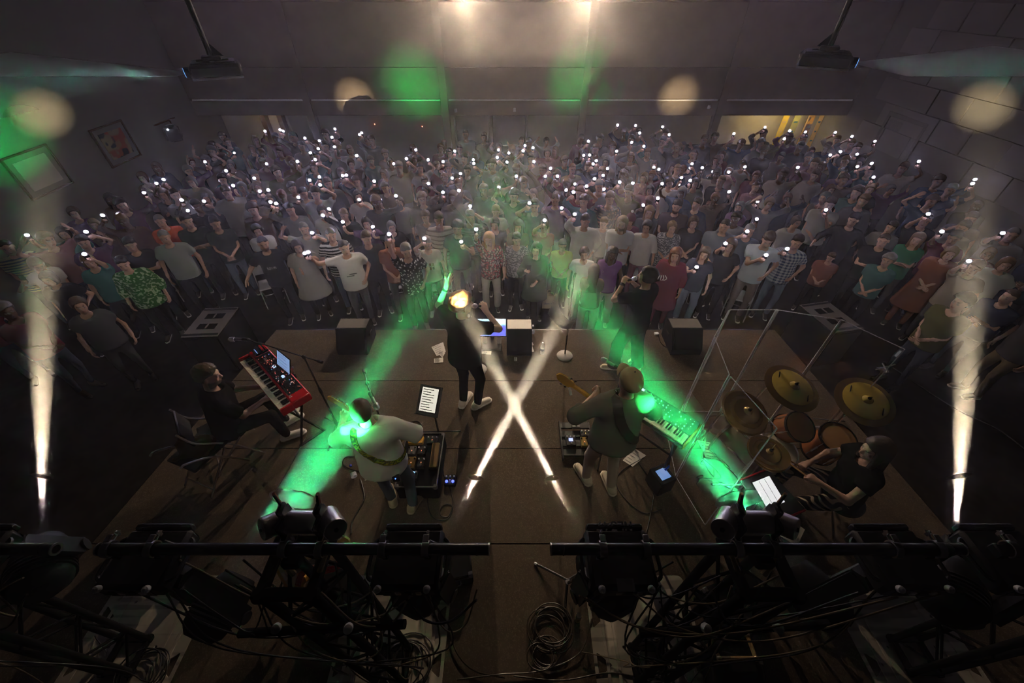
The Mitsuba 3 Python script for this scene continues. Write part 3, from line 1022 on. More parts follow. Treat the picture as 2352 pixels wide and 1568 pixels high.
def microphone(M, label, body='black_satin'):
    """M: origin at the tail, +z towards the head"""
    k = thing('microphone', label, 'microphone')
    part(k, 'handle', xf(lathe([(0, 0), (0.011, 0.0), (0.0125, 0.01), (0.019, 0.15), (0.021, 0.16), (0.0, 0.16)], 14), M), body)
    part(k, 'grille', xf(lathe([(0.021, 0.16), (0.026, 0.172), (0.0275, 0.19), (0.024, 0.21), (0.012, 0.222), (0, 0.225)], 14), M), 'steel')
    part(k, 'ring', xf(lathe([(0.0205, 0.157), (0.0265, 0.160), (0.0275, 0.166), (0.0265, 0.172), (0.020, 0.173)], 14), M), 'chrome')
    return k


def reach(M, sh, world):
    return tuple(M[:3, :3].T @ (np.asarray(world) - M[:3, 3]) - np.asarray(sh))


skin_a, skin_b, skin_c, skin_d = (0.52, 0.33, 0.24), (0.46, 0.285, 0.20), (0.56, 0.38, 0.29), (0.115, 0.065, 0.042)
brown_hair, dark_hair, fair_hair = (0.060, 0.034, 0.018), (0.018, 0.012, 0.009), (0.17, 0.105, 0.048)

# ------------------------------------------------------------------ the lead singer
h = human('m', 1.80, 0.014, feet=((0.10, 0.03), (-0.09, -0.02)), toe=(0.5, -0.05), lean=(0.03, 0.02), arms=((-0.055, 0.27, 0.035), (-0.15, 0.23, 0.205)), hands=('grip', 'wide'),
          pole=((1.0, -0.1, -0.75), (-0.9, 0.35, -0.6)), palm=((-0.8, 0.5, 0.2), (0.5, 0.85, 0.0)), head=(-0.62, -0.05, 0.0), hair='curly', fine=1, sleeve=0.62, loose=0.004, seed=2)
M = mat((-0.56, 3.40, 0.004), math.radians(-27))
sg = thing('person', 'curly-haired singer in black shirt and jeans, one arm raised, microphone at the mouth', 'person')
dress(sg, h, M, skin_c, (0.018, 0.016, 0.016), (0.009, 0.009, 0.010), (0.70, 0.66, 0.58), (0.19, 0.085, 0.030), sole=(0.75, 0.73, 0.68))
HMs = hand_M(h, M, 0)
mouth = wpt(h, M, (h['HM'] @ [0, 0.112, -0.068, 1])[:3])
gp = (HMs @ [0.0, -0.034, 0.066, 1])[:3]
ax = unit(mouth - gp)
microphone(frame(mouth - ax * 0.232, ax), 'black handheld microphone in the fist of the singer with a raised arm')
wr = wpt(h, M, h['wr'][1])
d = unit(wpt(h, M, h['wr'][1]) - wpt(h, M, h['el'][1]))
part(sg, 'wristband', cyl(wr - d * 0.045, wr - d * 0.02, 0.036, 0.034, n=18), 'black_satin')
# ------------------------------------------------------------------ the second singer
h = human('f', 1.70, 0.014, feet=((0.16, -0.10), (-0.12, 0.10)), toe=(0.2, -0.9), lean=(0.02, 0.0), arms=((-0.13, 0.25, 0.02), (0.06, 0.27, 0.05)), hands=('grip', 'grip'),
          pole=((0.9, 0.0, -0.9), (-0.9, 0.0, -0.9)), palm=((-1, 0.3, 0), (1, 0.3, 0)), head=(0.50, -0.08, 0.0), hair='bun', fine=1, sleeve=0.75, loose=0.006, legs='wide', flare=0.045, seed=4)
M = mat((1.64, 4.08, 0.004), math.radians(34))
sg = thing('person', 'singer in black with dark hair clipped up, both hands at a microphone', 'person')
dress(sg, h, M, skin_a, (0.012, 0.011, 0.011), (0.010, 0.010, 0.010), (0.62, 0.55, 0.42), dark_hair, fem=1, sole=(0.7, 0.66, 0.55))
clip = (M @ h['HM'] @ [0, -0.165, 0.04, 1])[:3]
part(sg, 'hair_clip', join([tube(curve([clip + [a, 0, 0.03], clip + [a * 1.6, -0.02, 0.0], clip + [a, 0, -0.04]], 8), 0.006, 5) for a in (-0.03, -0.01, 0.012, 0.034)]), 'paint_white')
mouth = wpt(h, M, (h['HM'] @ [0, 0.112, -0.068, 1])[:3])
gp = ((hand_M(h, M, 0) @ [0, -0.034, 0.07, 1])[:3] + (hand_M(h, M, 1) @ [0, -0.034, 0.07, 1])[:3]) / 2
ax = unit(mouth - gp)
microphone(frame(mouth - ax * 0.232, ax), 'black handheld microphone held by the singer with clipped dark hair')
wr, el = wpt(h, M, h['wr'][1]), wpt(h, M, h['el'][1])
d = unit(wr - el)
wt = part(sg, 'watch', cyl(wr - d * 0.05, wr - d * 0.015, 0.033, 0.031, n=18), 'black_satin')
# ------------------------------------------------------------------ keyboard player, seated
h = human('m', 1.78, 0.014, feet=((0.17, 0.44), (-0.06, 0.50)), toe=(0.25, -0.05), hip=(0, 0, 0.50), lean=(0.16, 0.02), arms=((-0.06, 0.40, -0.21), (0.08, 0.41, -0.21)), hands=('keys', 'keys'),
          pole=((0.7, -0.5, -0.9), (-0.7, -0.5, -0.9)), palm=((0.15, 0.1, -1), (-0.15, 0.1, -1)), head=(-0.30, -0.02, 0.0), hair='short', fine=1, sleeve=0.85, loose=0.006, seed=6)
M = mat((-3.23, 2.74, 0.004), math.radians(-50))
sg = thing('person', 'bearded keyboard player in a black shirt, seated at the red keyboard', 'person')
dress(sg, h, M, skin_a, (0.012, 0.010, 0.011), (0.014, 0.011, 0.009), (0.66, 0.64, 0.60), brown_hair, beard=0.75, sole=(0.72, 0.70, 0.66))
KM = (M @ np.append((h['hand'][0] @ [0, 0, 0.09, 1])[:3], 1))[:3], (M @ np.append((h['hand'][1] @ [0, 0, 0.09, 1])[:3], 1))[:3]


def folding_chair(loc, rz, label, seat_mat='black_satin', back=True, group=None):
    M = mat(loc, rz)
    k = thing('folding_chair', label, 'chair', group)
    part(k, 'seat', boxm(M @ mat((0, 0, 0.445)), (0.42, 0.42, 0.035), 0.015), seat_mat)
    if back:
        part(k, 'backrest', boxm(M @ mat((0, -0.24, 0.70), rx=0.16), (0.42, 0.03, 0.24), 0.012), seat_mat)
    for sx in (-1, 1):
        p = lambda *q: (M @ np.append(q, 1))[:3]
        part(k, 'leg', tube(curve([p(sx * 0.215, 0.24, 0.012), p(sx * 0.215, 0.02, 0.42), p(sx * 0.215, -0.20, 0.62), p(sx * 0.21, -0.275, 0.84 if back else 0.63)], 10), 0.011, 7), 'steel')
        part(k, 'leg', tube([p(sx * 0.20, -0.26, 0.012), p(sx * 0.20, 0.14, 0.42)], 0.011, 7), 'steel')
    part(k, 'stretcher', cyl(p(-0.2, -0.20, 0.08), p(0.2, -0.20, 0.08), 0.008, n=6), 'steel')
    return k


folding_chair((-3.30, 2.68, 0.004), math.radians(-50), 'black folding chair with bright tubular frame under the keyboard player')
k = folding_chair((-3.40, 2.42, 0.004), math.radians(-20), 'low black folding chair with a jacket on it behind the keyboard player', back=False)
v, f = box((0, 0, 0), (0.34, 0.30, 0.08), 0.03)
jk = Field((-0.25, -0.22, -0.06), (0.25, 0.22, 0.14), 0.018)
jk.ell((0.02, 0, 0.0), (0.19, 0.15, 0.055), k=0.03).ell((-0.10, 0.06, 0.03), (0.10, 0.06, 0.04), k=0.03).cone((0.1, -0.14, -0.01), (-0.16, -0.13, 0.02), 0.035, 0.03, 0.03)
jm = crumple(jk.mesh(1), 0.028, (14, 14, 14), 3)
single('jacket', xf(jm, mat((-3.42, 2.44, 0.50), 0.3)), matte('jacket_cloth', (0.13, 0.085, 0.045)), 'crumpled brown jacket lying on the low chair behind the keyboard player', 'jacket', smooth=60)

# ------------------------------------------------------------------ keyboards
matte('key_ivory', (0.78, 0.74, 0.64))
plastic('key_ebony', (0.012, 0.012, 0.013), 0.25)
plastic('red_lacquer', (0.46, 0.012, 0.018), 0.30)
plastic('panel_black', (0.014, 0.014, 0.016), 0.35)
matte('print_white', (0.70, 0.70, 0.68))


def letters(t, hgt, bold=False):
    m = meshkit.text_mesh(t, hgt, 0.001, bold)
    return np.array(m.vertices), np.array(m.faces)


def led_part(parent, name, meshes, colour, power=0.02):
    part(parent, name, join(meshes), 'print_white', emitter=glow(np.array(colour) * power, 0.0))


def piano_keys(k, M, n, L, y0, depth, z):
    w = L / n
    ivory = mikit.ply(box((0, 0, 0), (w - 0.0022, depth, 0.018), 0.0015), 'key_ivory')
    ebony = mikit.ply(box((0, 0, 0), (w * 0.56, depth * 0.62, 0.014), 0.003), 'key_ebony')
    for i in range(n):
        x = -L / 2 + (i + 0.5) * w
        part(k, 'white_key', ivory, None, M=M @ mat((x, y0 + depth / 2, z)))
        if i % 7 in (0, 1, 3, 4, 5) and i < n - 1:
            part(k, 'black_key', ebony, None, M=M @ mat((x + w / 2, y0 + depth * 0.68, z + 0.014)))


rk = thing('stage_keyboard', 'red stage keyboard with white keys in front of the seated keyboard player', 'keyboard')
RM = mat((-2.735, 3.10, 0.84), math.radians(-42.5))
L = 1.15
part(rk, 'case', join(boxm(RM @ mat((0, 0.075, 0.02)), (L, 0.20, 0.11), 0.012), boxm(RM @ mat((0, -0.085, -0.012)), (L, 0.13, 0.045), 0.008),
                      boxm(RM @ mat((-L / 2 + 0.018, -0.085, 0.03)), (0.036, 0.13, 0.075), 0.01), boxm(RM @ mat((L / 2 - 0.018, -0.085, 0.03)), (0.036, 0.13, 0.075), 0.01)), 'red_lacquer')
piano_keys(rk, RM, 43, L - 0.08, -0.150, 0.142, 0.027)
part(rk, 'control_panel', boxm(RM @ mat((0.02, 0.080, 0.077)), (0.86, 0.165, 0.006), 0.002), 'panel_black')
rng = np.random.default_rng(7)
kn, lr, lw, lb = [], [], [], []
for i in range(150):
    x, y = rng.uniform(-0.38, 0.43), rng.uniform(0.01, 0.15)
    P = RM @ mat((x, y, 0.083))
    r = rng.random()
    (lr if r < 0.33 else lw if r < 0.42 else lb if r < 0.47 else kn).append(boxm(P, (0.009, 0.006, 0.004)) if r < 0.47 else xf(lathe([(0.0065, 0), (0.006, 0.010), (0, 0.010)], 7), P))
part(rk, 'knobs', join(kn), 'black_gloss')
led_part(rk, 'red_lights', lr, (1, 0.06, 0.03), 0.010)
led_part(rk, 'white_lights', lw, (0.9, 0.9, 1), 0.010)
led_part(rk, 'blue_lights', lb, (0.1, 0.3, 1), 0.014)
for x in (-0.10, 0.13):
    part(rk, 'display', boxm(RM @ mat((x, 0.085, 0.082)), (0.045, 0.03, 0.004)), 'print_white', emitter=glow((0.006, 0.011, 0.018), 0.0))
part(rk, 'lettering', xf(letters('nord', 0.030), RM @ mat((0.40, -0.004, 0.0755), rz=0)), 'print_white', smooth=False)
part(rk, 'panel_lettering', xf(letters('STAGE', 0.026), RM @ mat((-0.33, 0.055, 0.0805))), 'print_white', smooth=False)
# small red effects box with lit pedals on the keyboard's far end
fx = thing('drawbar_box', 'small black box of red knobs standing on the far end of the red keyboard', 'effects box')
FM = RM @ mat((-0.475, 0.088, 0.079))
part(fx, 'case', boxm(FM @ mat((0, 0, 0.016)), (0.12, 0.15, 0.03), 0.006), 'panel_black')
for i in range(4):
    for j in range(2):
        part(fx, 'knob', xf(lathe([(0.0125, 0), (0.0125, 0.022), (0.009, 0.026), (0, 0.026)], 10), FM @ mat((-0.043 + 0.028 * i, 0.02 + 0.04 * j, 0.031))), 'red_lacquer')
led_part(fx, 'pilot_lights', [xf(ball((0, 0, 0), 0.004, 4), FM @ mat((-0.045 + 0.018 * i, -0.045, 0.033))) for i in range(6)], (0.2, 0.4, 1), 0.02)
# its stand: black crossed legs
st = thing('keyboard_stand', 'black crossed-leg stand carrying the red keyboard', 'keyboard stand')
for sx in (-0.33, 0.33):
    p = lambda *q: (RM @ np.append(q, 1))[:3]
    part(st, 'leg', tube([p(sx, -0.13, -0.045), p(sx, 0.16, -0.825)], 0.014, 8), 'black_satin')
    part(st, 'leg', tube([p(sx, 0.16, -0.045), p(sx, -0.13, -0.825)], 0.014, 8), 'black_satin')
    part(st, 'foot', boxm(RM @ mat((sx, 0.015, -0.826)), (0.035, 0.34, 0.018), 0.004), 'black_satin')
part(st, 'crossbar', cyl(p(-0.33, 0.015, -0.44), p(0.33, 0.015, -0.44), 0.012, n=8), 'black_satin')


def tablet(M, size, screen, label, lines=0, frame_mat='black_gloss', line_col='panel_black', cols=None):
    """M: screen faces +z, x across, y up the page"""
    k = thing('tablet', label, 'tablet')
    part(k, 'casing', boxm(M @ mat((0, 0, -0.005)), (size[0] + 0.022, size[1] + 0.022, 0.009), 0.004), frame_mat)
    part(k, 'screen', boxm(M @ mat((0, 0, 0.0005)), (size[0], size[1], 0.002)), 'print_white', emitter=glow(screen, 0.02))
    rr = np.random.default_rng(int(size[0] * 1e4))
    for i in range(lines):
        y = size[1] * (0.42 - 0.84 * i / max(1, lines - 1))
        wd = size[0] * rr.uniform(0.45, 0.84)
        part(k, 'text_line', boxm(M @ mat((-(size[0] * 0.42 - wd / 2), y, 0.002)), (wd, size[1] * 0.028, 0.001)), line_col)
    return k


p = lambda *q: (RM @ np.append(q, 1))[:3]
tm = frame(p(0.10, 0.16, 0.235), unit((RM[:3, :3] @ [0.1, -0.93, 0.35])), RM[:3, :3] @ [1, 0, 0])
tablet(tm, (0.25, 0.18), (0.0028, 0.0046, 0.0085), 'small blue-lit tablet standing behind the red keyboard', 5, line_col='print_white')
ts = thing('tablet_holder', 'chrome arm that holds the blue-lit tablet over the red keyboard', 'tablet holder')
part(ts, 'arm', tube(curve([p(0.10, 0.20, -0.03), p(0.10, 0.20, 0.16), p(0.10, 0.17, 0.235)], 8), 0.008, 7), 'chrome')
part(ts, 'clamp', boxm(RM @ mat((0.10, 0.195, -0.01)), (0.05, 0.03, 0.07), 0.006), 'black_satin')
part(ts, 'knob', ball(p(0.10, 0.215, 0.10), 0.016, 6), 'chrome')


def mic_stand(foot, head, label, base='round', boom=None, mic=True, mic_label=None, tilt=None):
    k = thing('microphone_stand', label, 'microphone stand')
    foot, head = np.array(foot, float), np.array(head, float)
    top = np.array([foot[0], foot[1], head[2] if boom is None else boom])
    if base == 'round':
        part(k, 'base', lathe([(0, 0), (0.118, 0.0), (0.122, 0.012), (0.112, 0.026), (0.07, 0.042), (0.02, 0.050), (0, 0.05)], 32, foot), 'stand_base')
    else:
        for i in range(3):
            a = base + i * 2 * PI / 3
            part(k, 'leg', tube([foot + [0, 0, 0.16], foot + [0.30 * math.cos(a), 0.30 * math.sin(a), 0.012]], 0.009, 6), 'black_satin')
            part(k, 'rubber_foot', ball(foot + [0.30 * math.cos(a), 0.30 * math.sin(a), 0.013], 0.013, 5), 'black_matte')
        part(k, 'collar', cyl(foot + [0, 0, 0.12], foot + [0, 0, 0.2], 0.018, n=10), 'black_satin')
    part(k, 'pole', tube([foot + [0, 0, 0.03], (foot + top) / 2, top], [0.011, 0.011, 0.008], 8), 'black_satin')
    part(k, 'clutch', cyl(foot + (top - foot) * 0.56, foot + (top - foot) * 0.56 + [0, 0, 0.07], 0.017, n=10), 'black_satin')
    end = top
    if boom is not None:
        d = unit(head - top)
        part(k, 'boom', tube([top - d * 0.22, head], 0.007, 7), 'black_satin')
        part(k, 'joint', ball(top, 0.022, 6), 'black_satin')
        part(k, 'counterweight', cyl(top - d * 0.26, top - d * 0.2, 0.016, n=8), 'black_satin')
        end = head
    if mic:
        d = unit(tilt if tilt is not None else (0, -0.8, 0.35))
        part(k, 'clip', tube([end - d * 0.01, end + d * 0.05], [0.02, 0.018], 8), 'black_satin')
        microphone(frame(end - d * 0.03, d), mic_label, 'steel_dark')
    return k


plastic('stand_base', (0.30, 0.29, 0.28), 0.55)
plastic('steel_dark', (0.20, 0.20, 0.20), 0.35, metal=0.8)
mic_stand((-0.49, 4.06, 0.004), (-0.49, 4.06, 1.46), 'straight microphone stand with round grey base beside the lead singer', mic=False)
mic_stand((0.80, 4.35, 0.004), (0.80, 4.35, 1.42), 'straight microphone stand with round grey base at the centre of the stage', mic=False)
part('microphone_stand', 'empty_clip', join(cyl((-0.49, 4.06, 1.45), (-0.49, 4.03, 1.52), 0.016, n=8), cyl((-0.50, 4.06, 1.43), (-0.48, 4.06, 1.47), 0.02, n=8)), 'steel')
part('microphone_stand_001', 'empty_clip', cyl((0.80, 4.35, 1.42), (0.80, 4.31, 1.49), 0.016, n=8), 'black_satin')
mb = at_z(545, 779, 1.22)
me = at_z(690, 810, 1.30)
mic_stand((me[0] + 0.06, me[1] - 0.06, 0.004), mb + [0.11, 0.0, 0.0], 'boom microphone stand reaching over the red keyboard', base=0.4, boom=1.30, mic_label='silver microphone on a boom in front of the keyboard player', tilt=(-1, -0.12, 0.1))
mic_stand((-1.36, 2.52, 0.004), (-1.28, 2.36, 1.46), 'boom microphone stand in front of the guitarist in white', base=0.9, boom=1.42, mic_label='microphone with a green-lit grille in front of the guitarist in white', tilt=(0.5, -0.8, -0.1))
mic_stand((1.09, 2.72, 0.004), (1.01, 2.62, 1.52), 'boom microphone stand in front of the bassist in a cap', base=0.2, boom=1.45, mic_label='silver microphone in front of the bassist in a cap', tilt=(-0.75, 0.55, 0.1))

# ------------------------------------------------------------------ guitarist in white
h = human('m', 1.76, 0.014, feet=((0.13, 0.0), (-0.10, 0.10)), toe=(0.55, -0.25), lean=(0.06, -0.02), arms=((0.05, 0.25, -0.29), (-0.17, 0.36, -0.23)), hands=('relaxed', 'grip'),
          pole=((1.0, -0.35, -0.5), (-0.8, -0.3, -0.9)), palm=((-0.7, -0.5, -0.2), (0.1, -0.4, 1)), head=(0.22, -0.20, -0.05), hair='buzz', fine=1, sleeve=0.98, loose=0.016, hem=0.045, build=0.96, seed=8)
GM = mat((-1.19, 1.99, 0.004), math.radians(8))
gt = thing('person', 'guitarist with cropped hair in a loose white shirt and blue jeans, back turned', 'person')
dress(gt, h, GM, skin_a, (0.62, 0.60, 0.55), (0.13, 0.16, 0.20), (0.55, 0.48, 0.34), (0.10, 0.065, 0.045), sole=(0.62, 0.56, 0.42), top_name='loose_shirt', legs_name='jeans')
bp = wpt(h, GM, h['b'](0.12, -0.15, -0.06))
bk = part(gt, 'belt_pack', boxm(mat(bp, math.radians(8)), (0.07, 0.03, 0.09), 0.006), 'black_satin')
part(bk, 'pilot_light', ball(bp + [0.0, -0.018, 0.02], 0.006, 5), 'print_white', emitter=glow((0.003, 0.01, 0.06), 0.0))
G_H, G_M = h, GM


def guitar(name, label, nut, bridge, face, body_poly, body_mat, neck_mat, head_poly, n_tuner, tuner_both, scale_body, pick_mat='panel_black', strings=6, hb=0.045):
    """nut and bridge: world points; face: direction the strings look"""
    k = thing(name, label, 'bass guitar' if 'bass' in name else 'guitar')
    ax = unit(nut - bridge)
    M = np.eye(4)
    z = unit(np.asarray(face) - ax * np.dot(face, ax))
    M[:3, 1], M[:3, 2], M[:3, 0], M[:3, 3] = ax, z, np.cross(ax, z), bridge
    Ls = np.linalg.norm(nut - bridge)
    from shapely.geometry import Polygon
    pb = Polygon(np.array(body_poly) * scale_body).buffer(0.02).buffer(-0.02).buffer(-0.012).buffer(0.012)
    part(k, 'body', prism(pb, -0.045, -0.004, M), body_mat)
    part(k, 'pickguard', prism(pb.buffer(-0.055), -0.004, -0.0015, M), pick_mat)
    neck_l = Ls - 0.06
    part(k, 'neck', xf(hull([(sx * w, y, z_) for y, w in ((0.14, 0.028), (Ls, 0.021)) for sx, z_ in ((-1, 0.004), (1, 0.004), (-0.7, -0.02), (0.7, -0.02))]), M), neck_mat)
    part(k, 'fingerboard', xf(hull([(sx * w, y, z_) for y, w in ((0.14, 0.028), (Ls, 0.021)) for sx in (-1, 1) for z_ in (0.004, 0.008)]), M), 'panel_black')
    part(k, 'headstock', prism(Polygon(head_poly).buffer(0.006).buffer(-0.003), -0.018, -0.002, M @ mat((0, Ls, 0))), neck_mat)
    for i in range(n_tuner):
        sx = (1 if i % 2 else -1) if tuner_both else -1
        y = 0.035 + (i // 2 if tuner_both else i) * (0.055 if 'bass' in name else 0.028)
        o = (M @ [sx * hb, Ls + y, -0.01, 1])[:3]
        part(k, 'tuner', join(cyl(o, o + M[:3, 0] * sx * 0.02, 0.004, n=6), boxm(M @ mat((sx * (hb + 0.028), Ls + y, -0.01)), (0.014, 0.022, 0.008), 0.003),
                              cyl((M @ [sx * (hb - 0.025), Ls + y, -0.002, 1])[:3], (M @ [sx * (hb - 0.025), Ls + y, 0.014, 1])[:3], 0.006, n=7)), 'black_gloss' if 'bass' in name else 'chrome')
    for i in range(strings):
        x = (i - (strings - 1) / 2) / strings
        part(k, 'string', tube([(M @ [x * 0.060, 0, 0.012, 1])[:3], (M @ [x * 0.042, Ls, 0.010, 1])[:3]], 0.0010, 3), 'steel')
    part(k, 'bridge', boxm(M @ mat((0, 0, 0.003)), (0.075, 0.045, 0.012), 0.003), 'chrome')
    for y in (0.07, 0.13):
        part(k, 'pickup', boxm(M @ mat((0, y, 0.0)), (0.075, 0.022, 0.010), 0.003), 'black_gloss')
    return k, M


BODY = [(-0.02, -0.10), (-0.12, -0.085), (-0.165, -0.01), (-0.15, 0.07), (-0.115, 0.12), (-0.125, 0.19), (-0.12, 0.25), (-0.085, 0.27), (-0.06, 0.21), (0.05, 0.19), (0.075, 0.23), (0.11, 0.215), (0.12, 0.165), (0.115, 0.11), (0.155, 0.05), (0.165, -0.02), (0.11, -0.09)]
HEAD6 = [(-0.022, 0.0), (-0.045, 0.03), (-0.048, 0.18), (-0.02, 0.205), (0.022, 0.185), (0.020, 0.06), (0.022, 0.0)]
plastic('cream_lacquer', (0.55, 0.46, 0.28), 0.25)
plastic('maple', (0.52, 0.33, 0.10), 0.35)
plastic('amber_maple', (0.60, 0.34, 0.045), 0.3)
plastic('sunburst', (0.30, 0.11, 0.02), 0.25)
nut = at_z(800, 937, 1.30)
br = wpt(G_H, G_M, G_H['b'](0.10, 0.22, 0.10))
fwd = G_M[:3, :3] @ np.array([0.1, 1, 0.25])
gk, gM = guitar('electric_guitar', 'electric guitar with pale neck played by the guitarist in white', nut, br, fwd, BODY, 'cream_lacquer', 'maple', HEAD6, 6, False, 1.0)
# strap over the left shoulder and down the back


def strap_points(h, pts, mesh, off, n=40):
    q = curve([h['b'](*p) for p in pts], n)
    return snap(q, mesh, off)


q, nn = strap_points(h, [(-0.06, 0.13, 0.36), (-0.085, 0.05, 0.50), (-0.10, -0.05, 0.52), (-0.09, -0.12, 0.42), (-0.03, -0.15, 0.30), (0.06, -0.15, 0.20), (0.15, -0.10, 0.13), (0.19, 0.02, 0.09), (0.16, 0.12, 0.06)], h['top'], 0.004, 54)


def strap_weave(p, n, uv):
    a = noise(p.x * 70, p.y * 70, p.z * 70)
    return mix((0.30, 0.27, 0.02), (0.07, 0.07, 0.02), smoothstep(0.45, 0.55, a))


scene['woven_strap'] = {'type': 'twosided', 'b': {'type': 'diffuse', 'reflectance': mikit.proc(strap_weave)}}
part(gk, 'strap', xf(ribbon(q, nn, 0.052, 0.004), G_M), 'woven_strap', label='patterned olive strap over the shoulder')

# ------------------------------------------------------------------ bassist
BM = mat((0.97, 2.22, 0.004), math.radians(6))
h = human('m', 1.82, 0.014, feet=((0.13, -0.02), (-0.12, 0.12)), toe=(-0.12, -0.35), lean=(0.10, 0.06), arms=((0.03, 0.28, -0.30), reach(BM, (-0.22, 0.02, 1.40), at_z(1349, 921, 1.28))), hands=('relaxed', 'grip'),
          pole=((1.0, -0.3, -0.6), (-1.0, -0.25, -0.7)), palm=((-0.6, -0.6, -0.2), (0.2, 0.6, 0.6)), head=(0.08, -0.18, -0.05), hair='buzz', fine=1, sleeve=1.45, loose=0.018, build=1.0, hem=0.05, seed=11)
bs = thing('person', 'bassist in an olive cap, dark green-grey jacket and pale jeans, back turned', 'person')
dress(bs, h, BM, skin_b, (0.115, 0.110, 0.085), (0.52, 0.47, 0.38), (0.60, 0.55, 0.42), (0.06, 0.04, 0.03), sole=(0.66, 0.62, 0.50), top_name='jacket', legs_name='jeans')
cf = Field((-0.13, -0.15, -0.02), (0.13, 0.24, 0.16), 0.0075)
cf.F = sd_ell(cf.P, (0, -0.012, 0.036), (0.094, 0.114, 0.104))
cf.F = np.maximum(cf.F, 0.028 - cf.P[..., 2] - 0.03 * (cf.P[..., 1] < 0))
capm = xf(xf(cf.mesh(1), h['HM']), BM)
matte('cap_cloth', (0.34, 0.28, 0.15))
cap = part(bs, 'cap', capm, 'cap_cloth', smooth=60)
gv, gf = [], []
for j, rr in enumerate(np.linspace(0, 1, 7)):
    for i, a in enumerate(np.linspace(0.25, PI - 0.25, 17)):
        x, y = 0.086 * math.cos(a), 0.060 + (0.040 + 0.085 * rr) * math.sin(a)
        gv.append((x * (1 - 0.06 * rr), y, 0.040 - 0.030 * (x / 0.086) ** 2 - 0.016 * rr))
gv = np.array(gv)
for j in range(6):
    for i in range(16):
        q = j * 17 + i
        gf += [[q, q + 17, q + 18], [q, q + 18, q + 1]]
gf = np.array(gf)
part(cap, 'brim', xf(xf(join((gv, gf[:, ::-1]), (gv - [0, 0, 0.004], gf)), h['HM']), BM), 'cap_cloth', smooth=50)
part(cap, 'button', ball((BM @ h['HM'] @ [0, -0.012, 0.141, 1])[:3], 0.007, 5), 'panel_black')
nut = at_z(1316, 884, 1.36)
br = wpt(h, BM, h['b'](0.12, 0.27, 0.02))
HEAD4 = [(-0.022, 0.0), (-0.046, 0.03), (-0.055, 0.16), (-0.040, 0.21), (0.0, 0.215), (0.035, 0.17), (0.048, 0.09), (0.045, 0.03), (0.024, 0.0)]
bk_, bM_ = guitar('bass_guitar', 'bass guitar with amber neck and headstock played by the bassist in a cap', nut, br, BM[:3, :3] @ np.array([0.15, 1, 0.25]), BODY, 'sunburst', 'amber_maple', HEAD4, 4, True, 1.12, strings=4)
part(bk_, 'tag', boxm(bM_ @ mat((0.03, np.linalg.norm(nut - br) + 0.0, -0.06), rx=1.1), (0.03, 0.08, 0.002)), 'print_white')
q, nn = strap_points(h, [(-0.05, 0.14, 0.36), (-0.085, 0.06, 0.51), (-0.095, -0.04, 0.53), (-0.075, -0.13, 0.43), (-0.01, -0.16, 0.30), (0.08, -0.15, 0.18), (0.17, -0.09, 0.09), (0.20, 0.04, 0.05), (0.16, 0.14, 0.04)], h['top'], 0.004, 54)
plastic('black_leather', (0.03, 0.022, 0.018), 0.32)
part(bk_, 'strap', xf(ribbon(q, nn, 0.085, 0.005), BM), 'black_leather', label='wide black leather strap over the shoulder')

# ------------------------------------------------------------------ drummer, seated
h = human('f', 1.70, 0.014, feet=((0.20, 0.42), (-0.20, 0.46)), toe=(0.2, -0.2), hip=(0, 0, 0.55), lean=(0.12, 0.0), arms=((-0.06, 0.37, -0.24), (0.02, 0.38, -0.16)), hands=('grip', 'grip'),
          pole=((0.9, -0.4, -0.6), (-0.9, -0.4, -0.6)), palm=((-0.2, 0, -1), (0.2, 0, -1)), head=(0.15, 0.05, 0.0), hair='long', fine=1, sleeve=0.45, loose=0.0, seed=13)
DM = mat((3.22, 1.90, 0.004), math.radians(76))
ds = thing('person', 'drummer with long dark hair in a black top, seated at the drums', 'person')
dress(ds, h, DM, skin_a, (0.010, 0.010, 0.010), 'zebra_cloth', (0.02, 0.02, 0.02), (0.035, 0.020, 0.012), fem=1, sole=(0.05, 0.05, 0.05), top_name='top', legs_name='trousers')


def zebra(p, n, uv):
    a = fbm(p.x * 7, p.y * 7, p.z * 7, 2)
    s = dr.sin((p.x * 60 + p.y * 55 + p.z * 40) + a * 16)
    return mix((0.01, 0.01, 0.01), (0.55, 0.47, 0.33), smoothstep(0.35, 0.55, s))


scene['zebra_cloth'] = {'type': 'twosided', 'b': {'type': 'diffuse', 'reflectance': mikit.proc(zebra)}}
for i, (tx, ty, tz) in enumerate(((2.62, 2.16, 0.78), (2.58, 2.22, 0.76))):
    hm = hand_M(h, DM, i)
    g = (hm @ [0.0, -0.030, 0.070, 1])[:3]
    d = unit(np.array([tx, ty, tz]) - g)
    single('drumstick', tube([g - d * 0.07, g + d * 0.05, g + d * 0.28, g + d * 0.325, g + d * 0.335], [0.0075, 0.0075, 0.006, 0.0055, 0.003], 8), 'maple',
           ('drumstick in the right hand of the drummer' if i == 0 else 'drumstick in the left hand of the drummer'), 'drumstick', smooth=60)
k = thing('drum_stool', 'round black drum stool under the drummer', 'stool')
o = np.array([3.26, 1.88, 0.004])
part(k, 'seat', lathe([(0, 0.40), (0.16, 0.40), (0.185, 0.42), (0.185, 0.455), (0.16, 0.475), (0, 0.475)], 28, o), 'black_satin')
part(k, 'pole', cyl(o + [0, 0, 0.10], o + [0, 0, 0.40], 0.016, n=10), 'chrome')
for i in range(3):
    a = 0.5 + i * 2.1
    part(k, 'leg', tube([o + [0, 0, 0.24], o + [0.24 * math.cos(a), 0.24 * math.sin(a), 0.012]], 0.011, 7), 'chrome')

